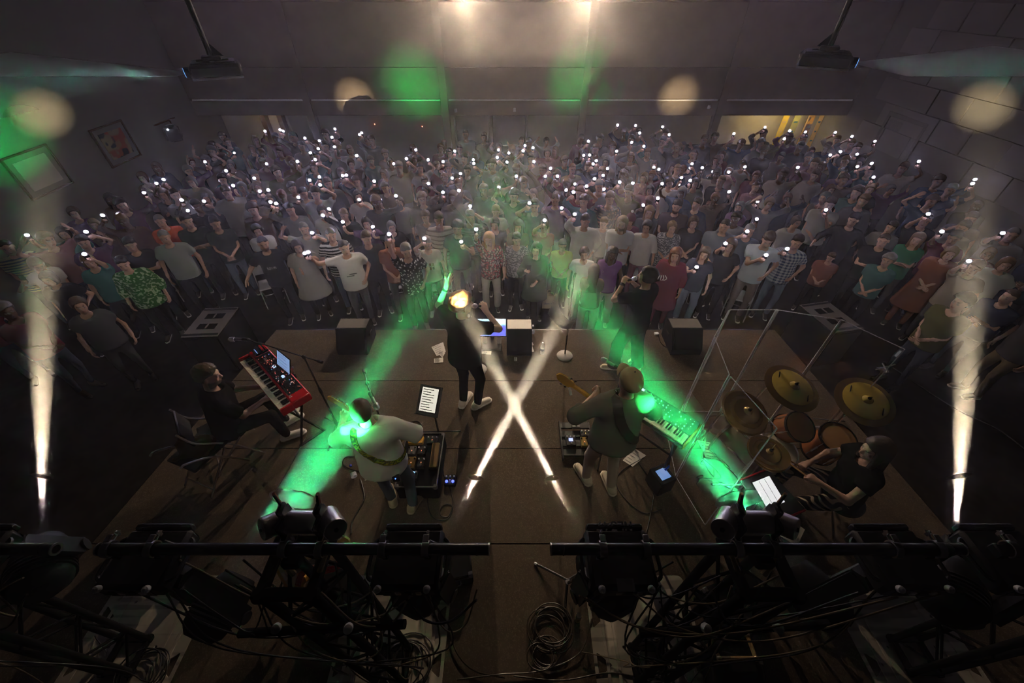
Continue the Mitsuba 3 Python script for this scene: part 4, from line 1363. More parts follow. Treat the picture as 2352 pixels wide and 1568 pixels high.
# ------------------------------------------------------------------ drum kit
plastic('gold_mute', (0.52, 0.40, 0.075), 0.5, 0.4)
plastic('bronze', (0.55, 0.38, 0.14), 0.28, metal=1.0)
plastic('bronze_dark', (0.24, 0.16, 0.06), 0.4, metal=0.8)
plastic('drum_skin', (0.40, 0.23, 0.10), 0.5)
plastic('drum_white', (0.62, 0.58, 0.47), 0.5)
plastic('champagne', (0.34, 0.31, 0.25), 0.25, metal=0.3)
plastic('drum_wood', (0.28, 0.10, 0.035), 0.3)


def cymbal(label, c, axis, r, mat_a, mat_b, holes=False):
    k = thing('cymbal', label, 'cymbal')
    M = frame(c, axis)
    prof = lambda r0, r1, n=6: [(r0 + (r1 - r0) * i / n, -0.045 * ((r0 + (r1 - r0) * i / n) / r) ** 1.6 * (r / 0.25)) for i in range(n + 1)]
    top = prof(0.17 * r, r)
    under = [(a, z - 0.003) for a, z in top]
    part(k, 'bow', xf(lathe(under[::1] + top[::-1], 48), M), mat_b)
    part(k, 'bell', xf(lathe([(0.185 * r, -0.004), (0.16 * r, 0.010), (0.10 * r, 0.022), (0.02, 0.027), (0.0, 0.027)], 28), M), mat_a)
    ring = [(a, z + 0.0035) for a, z in prof(0.19 * r, (0.76 if holes else 0.55) * r)]
    part(k, 'inner_ring', xf(lathe(ring[:1] + ring + [(ring[-1][0], ring[-1][1] - 0.004)], 48), M), mat_a)
    if not holes:
        ring = [(a, z + 0.0035) for a, z in prof(0.72 * r, 0.93 * r)]
        part(k, 'outer_ring', xf(lathe([(ring[0][0], ring[0][1] - 0.003)] + ring + [(ring[-1][0], ring[-1][1] - 0.004)], 48), M), mat_a)
    else:
        for a in (2.2, 2.2 + PI):
            x, y = 0.60 * r * math.cos(a), 0.60 * r * math.sin(a)
            part(k, 'slot', boxm(M @ mat((x, y, -0.045 * 0.60 ** 1.6 * (r / 0.25) + 0.0045), rz=a + 2.0), (0.085, 0.011, 0.003), 0.002), 'panel_black')
    part(k, 'wing_nut', xf(join(lathe([(0.016, 0.022), (0.016, 0.034), (0.007, 0.036), (0.006, 0.055), (0, 0.055)], 12), box((0, 0, 0.050), (0.030, 0.004, 0.012), 0.001)), M), 'black_gloss')
    return k


def stand_legs(k, foot, r=0.28, z=0.30, n=3, ph=0.3):
    for i in range(n):
        a = ph + i * 2 * PI / n
        q = foot + [r * math.cos(a), r * math.sin(a), 0.012]
        part(k, 'leg', tube([foot + [0, 0, z], q], 0.009, 6), 'chrome')
        part(k, 'rubber_foot', ball(q, 0.014, 5), 'black_matte')


def cymbal_stand(c, axis, foot, label, knee):
    k = thing('cymbal_stand', label, 'cymbal stand')
    foot, c, knee = np.array(foot, float), np.array(c, float), np.array(knee, float)
    stand_legs(k, foot)
    part(k, 'pole', tube([foot + [0, 0, 0.08], knee], [0.014, 0.011], 8), 'chrome')
    part(k, 'boom', tube([knee + (knee - c) * 0.2, c - np.array(axis) * 0.035], 0.008, 7), 'chrome')
    part(k, 'tilter', join(ball(knee, 0.020, 6), cyl(c - np.array(axis) * 0.05, c - np.array(axis) * 0.006, 0.012, n=10)), 'chrome')


# yellow practice mutes lie on the two big cymbals
for lab, px, z, ax, r, foot, kn in (('large yellow-muted cymbal nearest the clear drum screen, green light on its rim', (1825, 885), 1.15, (0.10, -0.22, 1), 0.275, (2.75, 3.02, 0.004), (2.85, 2.95, 1.0)),
                                    ('large yellow-muted cymbal at the right end of the drum kit', (1993, 917), 1.15, (-0.12, -0.30, 1), 0.265, (3.72, 2.84, 0.004), (3.62, 2.76, 1.0))):
    c = at_z(*px, z)
    cymbal(lab, c, unit(ax), r, 'gold_mute', 'bronze_dark', True)
    cymbal_stand(c, unit(ax), foot, 'chrome boom stand under the ' + lab.split(',')[0], kn)
c = at_z(1718, 943, 1.0)
cymbal('ringed bronze cymbal behind the screen edge beside the green-lit synthesizer', c, unit((0.15, -0.35, 1)), 0.245, 'bronze', 'bronze_dark')
cymbal_stand(c, unit((0.15, -0.35, 1)), (2.30, 2.80, 0.004), 'chrome boom stand under the ringed cymbal beside the synthesizer', (2.33, 2.74, 0.9))
c = at_z(1768, 1037, 0.93)
hk_ = cymbal('upper hi-hat cymbal with bronze rings, nearest the drummer', c, unit((0.08, -0.12, 1)), 0.19, 'bronze', 'bronze_dark')
cymbal('lower hi-hat cymbal under the ringed one', c - [0, 0, 0.05], unit((0, 0, -1)), 0.185, 'bronze', 'bronze_dark')
k = thing('hi_hat_stand', 'chrome hi-hat stand between synthesizer and snare drum', 'cymbal stand')
foot = np.array([c[0], c[1], 0.004])
stand_legs(k, foot, 0.24)
part(k, 'pole', tube([foot + [0, 0, 0.05], c + [0, 0, -0.075]], [0.013, 0.010], 8), 'chrome')
part(k, 'rod', tube([c + [0, 0, -0.075], c + [0, 0, 0.12]], 0.0035, 6), 'chrome')
part(k, 'pedal', boxm(mat((foot[0] + 0.16, foot[1] - 0.03, 0.045), rz=-0.2, ry=0.25), (0.27, 0.085, 0.014), 0.004), 'chrome')


def drum(label, c, axis, r, depth, head, shell, lugs=6, cat='drum', name='tom_drum'):
    k = thing(name, label, cat)
    M = frame(c, axis)
    part(k, 'shell', xf(lathe([(0, -depth), (r, -depth), (r, -0.004), (0, -0.004)], 36), M), shell)
    part(k, 'drumhead', xf(lathe([(r * 0.99, -0.006), (r * 0.985, 0.004), (0, 0.005)], 36), M), head)
    part(k, 'hoop', xf(lathe([(r + 0.001, -0.018), (r + 0.009, -0.018), (r + 0.010, 0.010), (r + 0.002, 0.012), (r - 0.004, 0.004)], 36), M), 'black_gloss' if head == 'drum_skin' else 'chrome')
    part(k, 'hoop', xf(lathe([(r + 0.001, -depth - 0.006), (r + 0.009, -depth - 0.006), (r + 0.010, -depth + 0.018), (r + 0.002, -depth + 0.018)], 36), M), 'black_gloss' if head == 'drum_skin' else 'chrome')
    for i in range(lugs):
        a = 0.3 + i * 2 * PI / lugs
        q = lambda rr, z: (M @ [rr * math.cos(a), rr * math.sin(a), z, 1])[:3]
        part(k, 'lug', join(cyl(q(r + 0.007, -0.002), q(r + 0.007, -depth * 0.9), 0.004, n=6), cyl(q(r + 0.006, -depth * 0.32), q(r + 0.006, -depth * 0.62), 0.010, n=7)), 'chrome')
    return k


drum('brown-headed rack tom between the two large cymbals', at_z(1838, 980, 0.86), unit((0.15, -0.55, 1)), 0.152, 0.20, 'drum_skin', 'drum_wood')
drum('brown-headed floor tom in front of the drummer', at_z(1925, 1006, 0.72), unit((-0.05, -0.25, 1)), 0.17, 0.36, 'drum_skin', 'drum_wood')
drum('snare drum with pale head under the hi-hat', at_z(1790, 1030, 0.66), unit((0.1, -0.10, 1)), 0.178, 0.14, 'drum_white', 'drum_wood', 8)
drum('sparkling bass drum lying at the front of the kit', np.array([2.72, 2.36, 0.29]), unit((0.45, -0.9, 0.0)), 0.28, 0.42, 'drum_white', 'champagne', 8, name='bass_drum')
k = thing('tom_stand', 'chrome tripod that carries the snare drum', 'drum stand')
o = at_z(1790, 1030, 0.5) * [1, 1, 0] + [0, 0, 0.004]
stand_legs(k, o, 0.22, 0.24)
part(k, 'pole', cyl(o + [0, 0, 0.1], o + [0, 0, 0.46], 0.012, n=8), 'chrome')
for i in range(3):
    a = i * 2.09
    part(k, 'basket_arm', tube([o + [0, 0, 0.45], o + [0.15 * math.cos(a), 0.15 * math.sin(a), 0.50]], 0.007, 6), 'chrome')
k = thing('kick_pedal', 'chrome bass drum pedal in front of the drummer', 'drum pedal')
part(k, 'footboard', boxm(mat((2.94, 2.06, 0.05), rz=1.9, ry=-0.2), (0.28, 0.08, 0.012), 0.003), 'chrome')
part(k, 'frame', join(boxm(mat((2.86, 2.20, 0.015), rz=1.9), (0.34, 0.12, 0.012), 0.003), cyl((2.80, 2.18, 0.02), (2.80, 2.18, 0.22), 0.008, n=6), cyl((2.90, 2.21, 0.02), (2.90, 2.21, 0.22), 0.008, n=6)), 'chrome')
part(k, 'beater', join(tube([(2.85, 2.19, 0.2), (2.83, 2.24, 0.30)], 0.005, 6), ball((2.83, 2.245, 0.30), 0.03, 6)), 'drum_white')
# clear screen round the kit
plan = [(3.64, 2.68), (3.32, 3.12), (2.75, 3.29), (2.25, 3.29), (1.94, 2.87), (1.88, 2.36), (2.02, 1.80)]
plastic('acrylic_edge', (0.55, 0.55, 0.58), 0.3)
sc = thing('drum_screen', 'clear acrylic drum screen of six hinged panels standing round the kit', 'drum screen')
for (xa, ya), (xb, yb) in zip(plan, plan[1:]):
    a, b = np.array([xa, ya]), np.array([xb, yb])
    d = unit(b - a)
    a, b = a + d * 0.012, b - d * 0.012
    c, Lg, an = (a + b) / 2, np.linalg.norm(b - a), math.atan2(d[1], d[0])
    k = part(sc, 'panel', quad((a[0], a[1], 0.012), (b[0], b[1], 0.012), (b[0], b[1], 1.70), (a[0], a[1], 1.70)), 'clear_pane', smooth=False)
    for z in (0.012, 1.70):
        part(k, 'edge', box((c[0], c[1], z), (Lg, 0.006, 0.006), 0, an), 'acrylic_edge')
    for q in (a, b):
        part(k, 'upright', box((q[0], q[1], 0.855), (0.010, 0.008, 1.69), 0, an), 'acrylic_edge')
for (x, y), n in zip(plan[1:3], (1, 1)):
    part(sc, 'hinge', cyl((x, y, 0.012), (x, y, 1.70), 0.013, n=8), 'acrylic_edge')
# drummer's screen, desk and papers
tc = at_z(1765, 1130, 0.74)
tablet(mat(tc, rz=0.35, rx=0.35), (0.20, 0.24), (0.0125, 0.0125, 0.0125), 'bright tablet with a white page beside the drummer', 0, cols=2)
for x in (-0.03, 0.035):
    part('tablet_001' if 'tablet_001__screen' in scene else 'tablet', 'rule', boxm(mat(tc, rz=0.35, rx=0.35) @ mat((x, 0, 0.002)), (0.003, 0.22, 0.001)), 'panel_black')
k = thing('drum_desk', 'low black desk with red edges under the bright tablet of the drummer', 'desk')
part(k, 'top', box((tc[0] + 0.05, tc[1] - 0.0, 0.685), (0.36, 0.42, 0.02), 0.006, 0.35), 'black_satin')
for s in (-1, 1):
    dx = np.array([-math.sin(0.35), math.cos(0.35)]) * 0.215 * s
    part(k, 'red_edge', box((tc[0] + 0.05 + dx[0], tc[1] + dx[1], 0.69), (0.34, 0.016, 0.026), 0.003, 0.35), 'red_lacquer')
for sx in (-1, 1):
    for sy in (-1, 1):
        part(k, 'leg', cyl((tc[0] + 0.05 + sx * 0.14, tc[1] + sy * 0.16, 0.004), (tc[0] + 0.05 + sx * 0.14, tc[1] + sy * 0.16, 0.68), 0.012, n=8), 'black_satin')
k = thing('clip_holder', 'small black clamp holder with chrome rods at the right rim of the drum screen', 'clamp')
o = at_z(2030, 850, 1.05)
part(k, 'bracket', boxm(mat(o, rz=0.4, ry=0.3), (0.16, 0.10, 0.02), 0.006), 'black_gloss')
part(k, 'rod', cyl(o + [-0.12, -0.02, 0.03], o + [0.12, 0.04, 0.05], 0.007, n=7), 'chrome')
part(k, 'rod', cyl(o + [0.0, -0.05, 0.02], o + [0.02, 0.08, 0.03], 0.007, n=7), 'chrome')
part(k, 'pole', cyl(o * [1, 1, 0] + [0, 0, 0.004], o, 0.012, n=8), 'black_satin')
for i in range(3):
    a = i * 2.1 + 0.4
    part(k, 'leg', tube([o * [1, 1, 0] + [0, 0, 0.14], o * [1, 1, 0] + [0.22 * math.cos(a), 0.22 * math.sin(a), 0.012]], 0.008, 6), 'black_satin')

# ------------------------------------------------------------------ synthesizer of the bassist
sy = thing('synthesizer', 'black synthesizer with green-lit knobs and piano keys beside the bassist', 'keyboard')
SM = mat((1.535, 2.55, 0.86), math.atan2(-0.77, 0.64) + 0.08)
L = 0.68
part(sy, 'case', join(boxm(SM @ mat((0, -0.07, -0.015)), (L, 0.17, 0.05), 0.006), boxm(SM @ mat((0, 0.095, 0.012), rx=0.22), (L, 0.20, 0.06), 0.006)), 'panel_black')
for sx in (-1, 1):
    part(sy, 'end_cheek', boxm(SM @ mat((sx * (L / 2 + 0.008), 0.02, 0.0)), (0.016, 0.35, 0.085), 0.006), 'amber_maple')
piano_keys(sy, SM, 22, L - 0.03, -0.150, 0.135, 0.018)
PM = SM @ mat((0, 0.095, 0.012), rx=0.22) @ mat((0, 0, 0.031))
kn, la, lg_ = [], [], []
for i in range(15):
    for j in range(5):
        if rng.random() < 0.72:
            q = PM @ mat((-L / 2 + 0.05 + i * 0.041 + rng.uniform(-.006, .006), -0.075 + j * 0.036, 0))
            u = rng.random()
            (la if u < 0.25 else lg_ if u < 0.5 else kn).append(xf(lathe([(0.008, 0), (0.0075, 0.013), (0, 0.013)], 8), q) if u >= 0.5 else xf(ball((0, 0, 0.002), 0.0045, 4), q))
for m in kn:
    part(sy, 'knob', m, 'acrylic_edge')
led_part(sy, 'amber_lights', la, (1, 0.45, 0.05), 0.014)
led_part(sy, 'green_lights', lg_, (0.5, 1.0, 0.2), 0.006)
part(sy, 'display', boxm(PM @ mat((-L / 2 + 0.035, 0.07, 0.002)), (0.035, 0.028, 0.003)), 'print_white', emitter=glow((0.010, 0.014, 0.022), 0.0))
k = thing('synthesizer_stand', 'black column stand under the synthesizer', 'keyboard stand')
p = lambda *q: (SM @ np.append(q, 1))[:3]
for sx in (-0.25, 0.25):
    part(k, 'leg', tube([p(sx, -0.14, -0.045), p(sx, 0.16, -0.84)], 0.014, 8), 'black_satin')
    part(k, 'leg', tube([p(sx, 0.16, -0.03), p(sx, -0.14, -0.84)], 0.014, 8), 'black_satin')
part(k, 'crossbar', cyl(p(-0.25, 0.01, -0.44), p(0.25, 0.01, -0.44), 0.012, n=8), 'black_satin')

# ------------------------------------------------------------------ pedals
PED = [(-0.09, 0.22, 0.17, 0.10, 'amber_maple'), (0.10, 0.22, 0.13, 0.10, 'panel_black'), (-0.11, 0.08, 0.09, 0.11, 'steel_dark'), (0.0, 0.08, 0.09, 0.11, 'panel_black'), (-0.09, -0.07, 0.09, 0.14, 'bronze'), (0.02, -0.07, 0.08, 0.12, 'panel_black'), (-0.07, -0.22, 0.16, 0.10, 'panel_black')]
pc = thing('pedal_case', 'black flight case that carries the effects pedals of the guitarist in white', 'flight case')
PC = np.array([-1.02, 2.44, 0.004])
part(pc, 'body', box(PC + [0, 0, 0.125], (0.44, 0.68, 0.25), 0.008), 'black_matte')
for sx in (-1, 1):
    for sy_ in (-1, 1):
        part(pc, 'corner', box(PC + [sx * 0.205, sy_ * 0.325, 0.232], (0.05, 0.05, 0.05), 0.012), 'steel_dark')
part(pc, 'rim', join(box(PC + [0, 0.338, 0.25], (0.42, 0.012, 0.02)), box(PC + [0, -0.338, 0.25], (0.42, 0.012, 0.02)), box(PC + [0.218, 0, 0.25], (0.012, 0.66, 0.02)), box(PC + [-0.218, 0, 0.25], (0.012, 0.66, 0.02))), 'steel_dark')


def pedal(c, sx, sy_, mt, label, led=(1, 0.2, 0.1), z=0.0, group=None, power=0.03):
    k = thing('effects_pedal', label, 'effects pedal', group)
    c = np.array(c, float) + [0, 0, z]
    part(k, 'housing', box(c + [0, 0, 0.025], (sx, sy_, 0.05), 0.006), mt)
    n = max(2, int(sx / 0.035))
    for i in range(n):
        part(k, 'knob', lathe([(0.009, 0.05), (0.008, 0.066), (0, 0.066)], 9, c + [-sx * 0.36 + i * sx * 0.72 / (n - 1), sy_ * 0.28, 0]), 'black_gloss' if mt != 'panel_black' else 'acrylic_edge')
    part(k, 'footswitch', lathe([(0.012, 0.05), (0.012, 0.06), (0.008, 0.068), (0, 0.068)], 10, c + [0, -sy_ * 0.30, 0]), 'chrome')
    part(k, 'pilot_light', ball(c + [0, -sy_ * 0.05, 0.052], 0.005, 4), 'print_white', emitter=glow(np.array(led) * power, 0.0))
    return k


word = {'amber_maple': 'orange', 'panel_black': 'black', 'steel_dark': 'grey', 'bronze': 'brass-coloured'}
spots_ = ['at the far left corner', 'at the far right corner', 'in the second row on the left', 'in the middle of the second row', 'in the third row on the left', 'in the middle of the third row', 'at the near end']
for (x, y, sx, sy_, mt), w_ in zip(PED, spots_):
    pedal(PC + [x, y, 0.25], sx, sy_, mt, f'{word[mt]} effects pedal {w_} of the guitarist\'s flight case', (0.2, 0.5, 1) if y < -0.1 else (1, 0.2, 0.08))
k = thing('volume_pedal', 'long beige treadle pedal on the right side of the guitarist\'s flight case', 'effects pedal')
part(k, 'base', box(PC + [0.155, 0.02, 0.265], (0.10, 0.32, 0.03), 0.005), 'black_satin')
part(k, 'treadle', boxm(mat(PC + [0.155, 0.02, 0.300], rx=0.08), (0.085, 0.30, 0.018), 0.008), 'tan_rubber')
matte('tan_rubber', (0.36, 0.23, 0.11))
part('effects_pedal_006', 'display', box(PC + [-0.07, -0.20, 0.3025], (0.09, 0.025, 0.003)), 'print_white', emitter=glow((0.004, 0.012, 0.022), 0.0))
part('effects_pedal', 'digits', box(PC + [-0.09, 0.245, 0.3025], (0.06, 0.018, 0.003)), 'print_white', emitter=glow((0.03, 0.004, 0.002), 0.0))
k = pedal((-0.70, 2.30, 0.004), 0.12, 0.13, 'panel_black', 'small black footswitch with blue lights on the floor right of the flight case', (0.1, 0.15, 1))
for sx in (-1, 1):
    part(k, 'blue_switch', lathe([(0.017, 0.05), (0.016, 0.062), (0, 0.062)], 10, np.array([-0.70 + sx * 0.035, 2.275, 0.004])), 'print_white', emitter=glow((0.002, 0.004, 0.035), 0.0))
pb = thing('pedalboard', 'low black slatted pedalboard beside the feet of the bassist', 'pedalboard')
for i in range(4):
    part(pb, 'slat', box((0.79, 2.64 + i * 0.13, 0.06), (0.36, 0.09, 0.025), 0.004), 'black_satin')
for sx in (-1, 1):
    part(pb, 'side_rail', box((0.79 + sx * 0.185, 2.83, 0.035), (0.02, 0.54, 0.07), 0.004), 'black_satin')
for x, y, a, b_, mt, led, w_ in ((0.80, 3.02, 0.10, 0.11, 'steel', (0.9, 0.9, 1), 'steel'), (0.90, 2.88, 0.12, 0.09, 'panel_black', (1, 0.6, 0.1), 'black amber-lit'), (0.71, 2.78, 0.12, 0.15, 'panel_black', (0.1, 0.15, 1), 'black blue-lit'), (0.87, 2.76, 0.08, 0.13, 'bronze', (1, 0.3, 0.1), 'brass-coloured')):
    k = pedal((x, y, 0.0725), a, b_, mt, f'{w_} effects pedal on the pedalboard of the bassist', led)
    if 'blue-lit' in w_:
        part(k, 'display', box((x, y + 0.0, 0.1245), (0.05, 0.045, 0.003)), 'print_white', emitter=glow((0.006, 0.008, 0.022), 0.0))

# ------------------------------------------------------------------ music stand of the guitarist, papers, bottles
k = thing('music_stand', 'black folding music stand with a lit tablet between guitarist and singer', 'music stand')
foot = np.array([-0.885, 2.84, 0.004])
tb = at_z(985, 918, 1.16)
for i in range(3):
    a = 0.55 + i * 2 * PI / 3
    q = foot + [0.27 * math.cos(a), 0.27 * math.sin(a), 0.012]
    part(k, 'leg', tube([foot + [0, 0, 0.20], q], 0.010, 6), 'black_satin')
    part(k, 'rubber_foot', ball(q, 0.013, 5), 'black_matte')
part(k, 'pole', tube([foot + [0, 0, 0.08], foot + [0.0, -0.02, 0.6], tb + [0.02, 0.04, -0.08]], [0.012, 0.011, 0.008], 8), 'black_satin')
part(k, 'clutch', cyl(foot + [0, -0.01, 0.50], foot + [0, -0.015, 0.56], 0.016, n=10), 'black_satin')
TM = frame(tb, unit((-0.10, -0.70, 0.75)), (0.97, -0.23, 0.0))
part(k, 'desk', boxm(TM @ mat((0, -0.01, -0.017)), (0.23, 0.30, 0.008), 0.003), 'black_satin')
part(k, 'lip', boxm(TM @ mat((0, -0.155, 0.002)), (0.23, 0.008, 0.035), 0.002), 'black_satin')
tablet(TM, (0.165, 0.235), (0.0105, 0.0100, 0.0085), 'lit tablet with lines of song text on the music stand', 9)


def paper(corners_px, label, z=0.008, lines=5, name='sheet', mt='paper_white', lift=0.006, seed=0):
    q = [at_z(*c, z) for c in corners_px]
    n = 5
    g = np.array([[(1 - a) * ((1 - b) * q[0] + b * q[1]) + a * ((1 - b) * q[3] + b * q[2]) for b in np.linspace(0, 1, n)] for a in np.linspace(0, 1, n)]).reshape(-1, 3)
    g[:, 2] += lift * (meshkit.noise(g * 6.0, seed) + 0.2)
    f = []
    for i in range(n - 1):
        for j in range(n - 1):
            a = i * n + j
            f += [[a, a + n, a + n + 1], [a, a + n + 1, a + 1]]
    top = (g, np.array(f))
    bot = (g - [0, 0, 0.0012], np.array(f)[:, ::-1])
    k = thing(name, label, 'paper')
    part(k, 'page', join(top, bot), mt, smooth=True)
    for i in range(lines):
        a = 0.12 + 0.76 * i / max(1, lines - 1)
        l = (1 - a) * q[0] + a * q[3]
        r = (1 - a) * q[1] + a * q[2]
        w = 0.5 + 0.35 * ((i * 37 + seed * 11) % 10) / 10
        c, d = l + (r - l) * (0.1 + w * 0.4), (r - l)
        part(k, 'text_line', boxm(mat(c + [0, 0, lift * 1.25 + 0.0006], rz=math.atan2(d[1], d[0])), (np.linalg.norm(d) * w * 0.8, 0.007, 0.0006)), 'print_grey')
    return k


matte('paper_white', (0.62, 0.60, 0.55))
matte('paper_sticker', (0.60, 0.59, 0.55))
matte('print_grey', (0.16, 0.155, 0.15))
P_ = [([(991, 797), (1018, 786), (1024, 808), (1003, 818)], 'printed sheet on the stage just left of the lead singer', 1), ([(1005, 812), (1019, 802), (1022, 812), (1016, 821)], 'printed sheet overlapping another at the left foot of the lead singer', 2),
      ([(997, 824), (1018, 821), (1018, 832), (997, 834)], 'small note lying nearest the camera left of the lead singer', 3), ([(1076, 800), (1092, 790), (1100, 798), (1084, 808)], 'printed sheets fanned out behind the lead singer', 4),
      ([(1109, 793), (1135, 786), (1140, 797), (1115, 801)], 'printed sheet right of the lead singer under the text monitor', 5), ([(1098, 803), (1130, 800), (1128, 815), (1096, 812)], 'pair of stacked sheets right of the lead singer', 6),
      ([(1194, 785), (1221, 783), (1226, 793), (1198, 797)], 'upper sheet lying right of the pale-topped monitor', 7), ([(1212, 796), (1222, 794), (1227, 808), (1200, 811)], 'lower sheet lying right of the pale-topped monitor', 8),
      ([(1181, 820), (1188, 820), (1188, 829), (1181, 829)], 'tiny card on the stage under the pale-topped monitor', 9),
      ([(1457, 1029), (1484, 1046), (1453, 1072), (1430, 1057)], 'large sheet on the floor beside the bassist', 10), ([(662, 935), (686, 944), (664, 972), (630, 972)], 'large sheet on the floor under the red keyboard', 11),
      ([(664, 940), (690, 935), (684, 952), (668, 950)], 'creased sheet on the floor beside the red keyboard stand', 12), ([(835, 1075), (848, 1098), (840, 1104), (838, 1104)], 'narrow sheet on the floor behind the leg of the guitarist in white', 13),
      ([(1601, 1010), (1650, 1020), (1668, 1060), (1620, 1050)], 'green-lit sheets lying inside the drum screen', 14)]
for c, lab, sd in P_:
    paper(c, lab, 0.008 + 0.0015 * (sd in (2, 6, 8)), 5, seed=sd)
paper([(1800, 1186), (1846, 1218), (1828, 1258), (1770, 1222)], 'large curved sheet of notes on a low stand at the right light bar', 0.42, 6, lift=0.04, seed=15)
k = thing('note_stand', 'low black stand under the curved sheet of notes', 'music stand')
o = at_z(1810, 1222, 0.42)
part(k, 'desk', box(o + [0, 0, -0.02], (0.16, 0.2, 0.008), 0.002), 'black_matte')
part(k, 'pole', cyl(o * [1, 1, 0] + [0, 0, 0.004], o + [0, 0, -0.02], 0.012, n=8), 'black_satin')
for i in range(3):
    part(k, 'leg', tube([o * [1, 1, 0] + [0, 0, 0.15], o * [1, 1, 0] + [0.2 * math.cos(i * 2.1), 0.2 * math.sin(i * 2.1), 0.012]], 0.009, 6), 'black_satin')
scene['bottle_plastic'] = {'type': 'thindielectric', 'int_ior': 1.35}
plastic('cap_blue', (0.02, 0.05, 0.45), 0.4)
plastic('cap_white', (0.7, 0.7, 0.72), 0.4)


def bottle(foot, label, cap='cap_white', lie=None):
    k = thing('water_bottle', label, 'bottle')
    M = mat(foot) if lie is None else lie
    part(k, 'bottle_body', xf(lathe([(0, 0.002), (0.030, 0.0), (0.033, 0.01), (0.031, 0.05), (0.033, 0.09), (0.033, 0.14), (0.028, 0.165), (0.013, 0.195), (0.012, 0.205)], 20), M), 'bottle_plastic')
    part(k, 'label_band', xf(lathe([(0.0335, 0.07), (0.0337, 0.072), (0.0337, 0.115), (0.0335, 0.117)], 20), M), 'bottle_label')
    part(k, 'bottle_cap', xf(lathe([(0, 0.228), (0.013, 0.228), (0.0145, 0.222), (0.0145, 0.205), (0.012, 0.203)][::-1], 14), M), cap)


matte('bottle_label', (0.45, 0.47, 0.55))
bottle(at_z(1223, 772, 0.0) + [0, 0, 0.004], 'clear water bottle standing beside the pale-topped monitor')
bottle(at_z(1245, 812, 0.0) + [0, 0, 0.004], 'clear water bottle nearer the camera, in the edge of the pale light shaft')
o = at_z(818, 1108, 0.03)
bottle(None, 'water bottle with blue cap lying behind the guitarist in white', 'cap_blue', frame(o + [0, 0, 0.006], unit((-0.08, 0.14, 0.03))))

# ------------------------------------------------------------------ monitors at the front edge, subwoofers
def wedge(c, sx, label, top=None):
    k = thing('wedge_monitor', label, 'stage monitor')
    c = np.array(c, float)
    prof = [(-0.24, 0), (0.24, 0), (0.24, 0.10), (0.05, 0.36), (-0.20, 0.36), (-0.24, 0.30)]
    M = np.array([[0, 0, 1, c[0] - sx / 2], [-1, 0, 0, c[1]], [0, 1, 0, c[2]], [0, 0, 0, 1.0]])
    part(k, 'cabinet', prism(prof, 0, sx, M), 'black_matte')
    g = [(0.236, 0.105), (0.052, 0.355), (0.062, 0.363), (0.246, 0.112)]
    part(k, 'grille', prism(g, 0.03, sx - 0.03, M), 'black_matte')
    part(k, 'top_plate', box(c + [0, 0.075, 0.362], (sx * 0.96, 0.22, 0.006), 0.002), top or 'wedge_lit_top')
    for s in (-1, 1):
        part(k, 'handle', box(c + [s * (sx / 2 + 0.003), 0.05, 0.2], (0.012, 0.12, 0.035), 0.004), 'black_gloss')
    return k


matte('wedge_lit_top', (0.12, 0.11, 0.10))  # paler than the cabinets: light on the tops put into the colour
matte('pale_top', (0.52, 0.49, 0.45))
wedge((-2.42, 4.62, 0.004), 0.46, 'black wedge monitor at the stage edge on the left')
wedge((2.64, 4.62, 0.004), 0.46, 'black wedge monitor at the stage edge on the right, lit-toned top')
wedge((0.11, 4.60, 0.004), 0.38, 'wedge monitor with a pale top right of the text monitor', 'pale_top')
k = thing('text_monitor', 'flat screen with blue clouds and two lines of song text at the stage edge', 'screen')
MM = frame(np.array([-0.31, 4.64, 0.33]), unit((0, -0.62, 0.78)), (1, 0, 0))
part(k, 'casing', boxm(MM @ mat((0, 0, -0.014)), (0.455, 0.285, 0.022), 0.004), 'black_gloss')


W_, H_, nx, ny = 0.43, 0.26, 54, 32
gx, gy = np.meshgrid((np.arange(nx) + 0.5) / nx, (np.arange(ny) + 0.5) / ny, indexing='ij')
cl = meshkit.fbm(np.stack([gx * 4.2 + 2, gy * 2.6, gx * 0 + 4], -1), 3, 4) + 0.55 * (gy - 0.62)
lev = np.clip(((cl - 0.34) / 0.36 * 6).astype(int), 0, 5)
ramp = [(0.0006, 0.0007, 0.014), (0.0010, 0.0018, 0.022), (0.0012, 0.0050, 0.026), (0.0024, 0.0105, 0.022), (0.006, 0.016, 0.021), (0.013, 0.019, 0.021)]
for l in range(6):
    tiles = [box((W_ * (gx[i, j] - 0.5), H_ * (gy[i, j] - 0.5), 0), (W_ / nx, H_ / ny, 0.003)) for i, j in np.argwhere(lev == l)]
    if tiles:
        part(k, 'screen', xf(join(tiles), MM @ mat((0, 0, -0.002))), 'print_white', smooth=False, emitter=glow(ramp[l], 0.02))
for i, t in enumerate(('YOU WON\'T LET ME GO', 'IN EVERY HOUR')):
    m = letters(t, 0.0155)
    w = m[0][:, 0].max()
    part(k, 'lettering', xf(m, MM @ mat((-w / 2, -0.012 - i * 0.026, 0.0005))), 'print_white', smooth=False, emitter=glow((0.016, 0.016, 0.018), 0.0))
part(k, 'foot', box((-0.31, 4.60, 0.03), (0.30, 0.30, 0.05), 0.01), 'wedge_lit_top')
part(k, 'post', cyl((-0.31, 4.72, 0.04), (-0.31, 4.69, 0.30), 0.03, n=10), 'black_satin')
for sx in (-1, 1):
    part(k, 'bracket', box((-0.31 + sx * 0.11, 4.60, 0.16), (0.06, 0.05, 0.22), 0.006), 'pale_top')
k = thing('stage_box', 'small white connector box at the stage edge beside the right wedge', 'connector box')
part(k, 'body', box(at_z(1508, 766, 0.02) + [0, 0, -0.0], (0.07, 0.05, 0.03), 0.005), 'print_white')
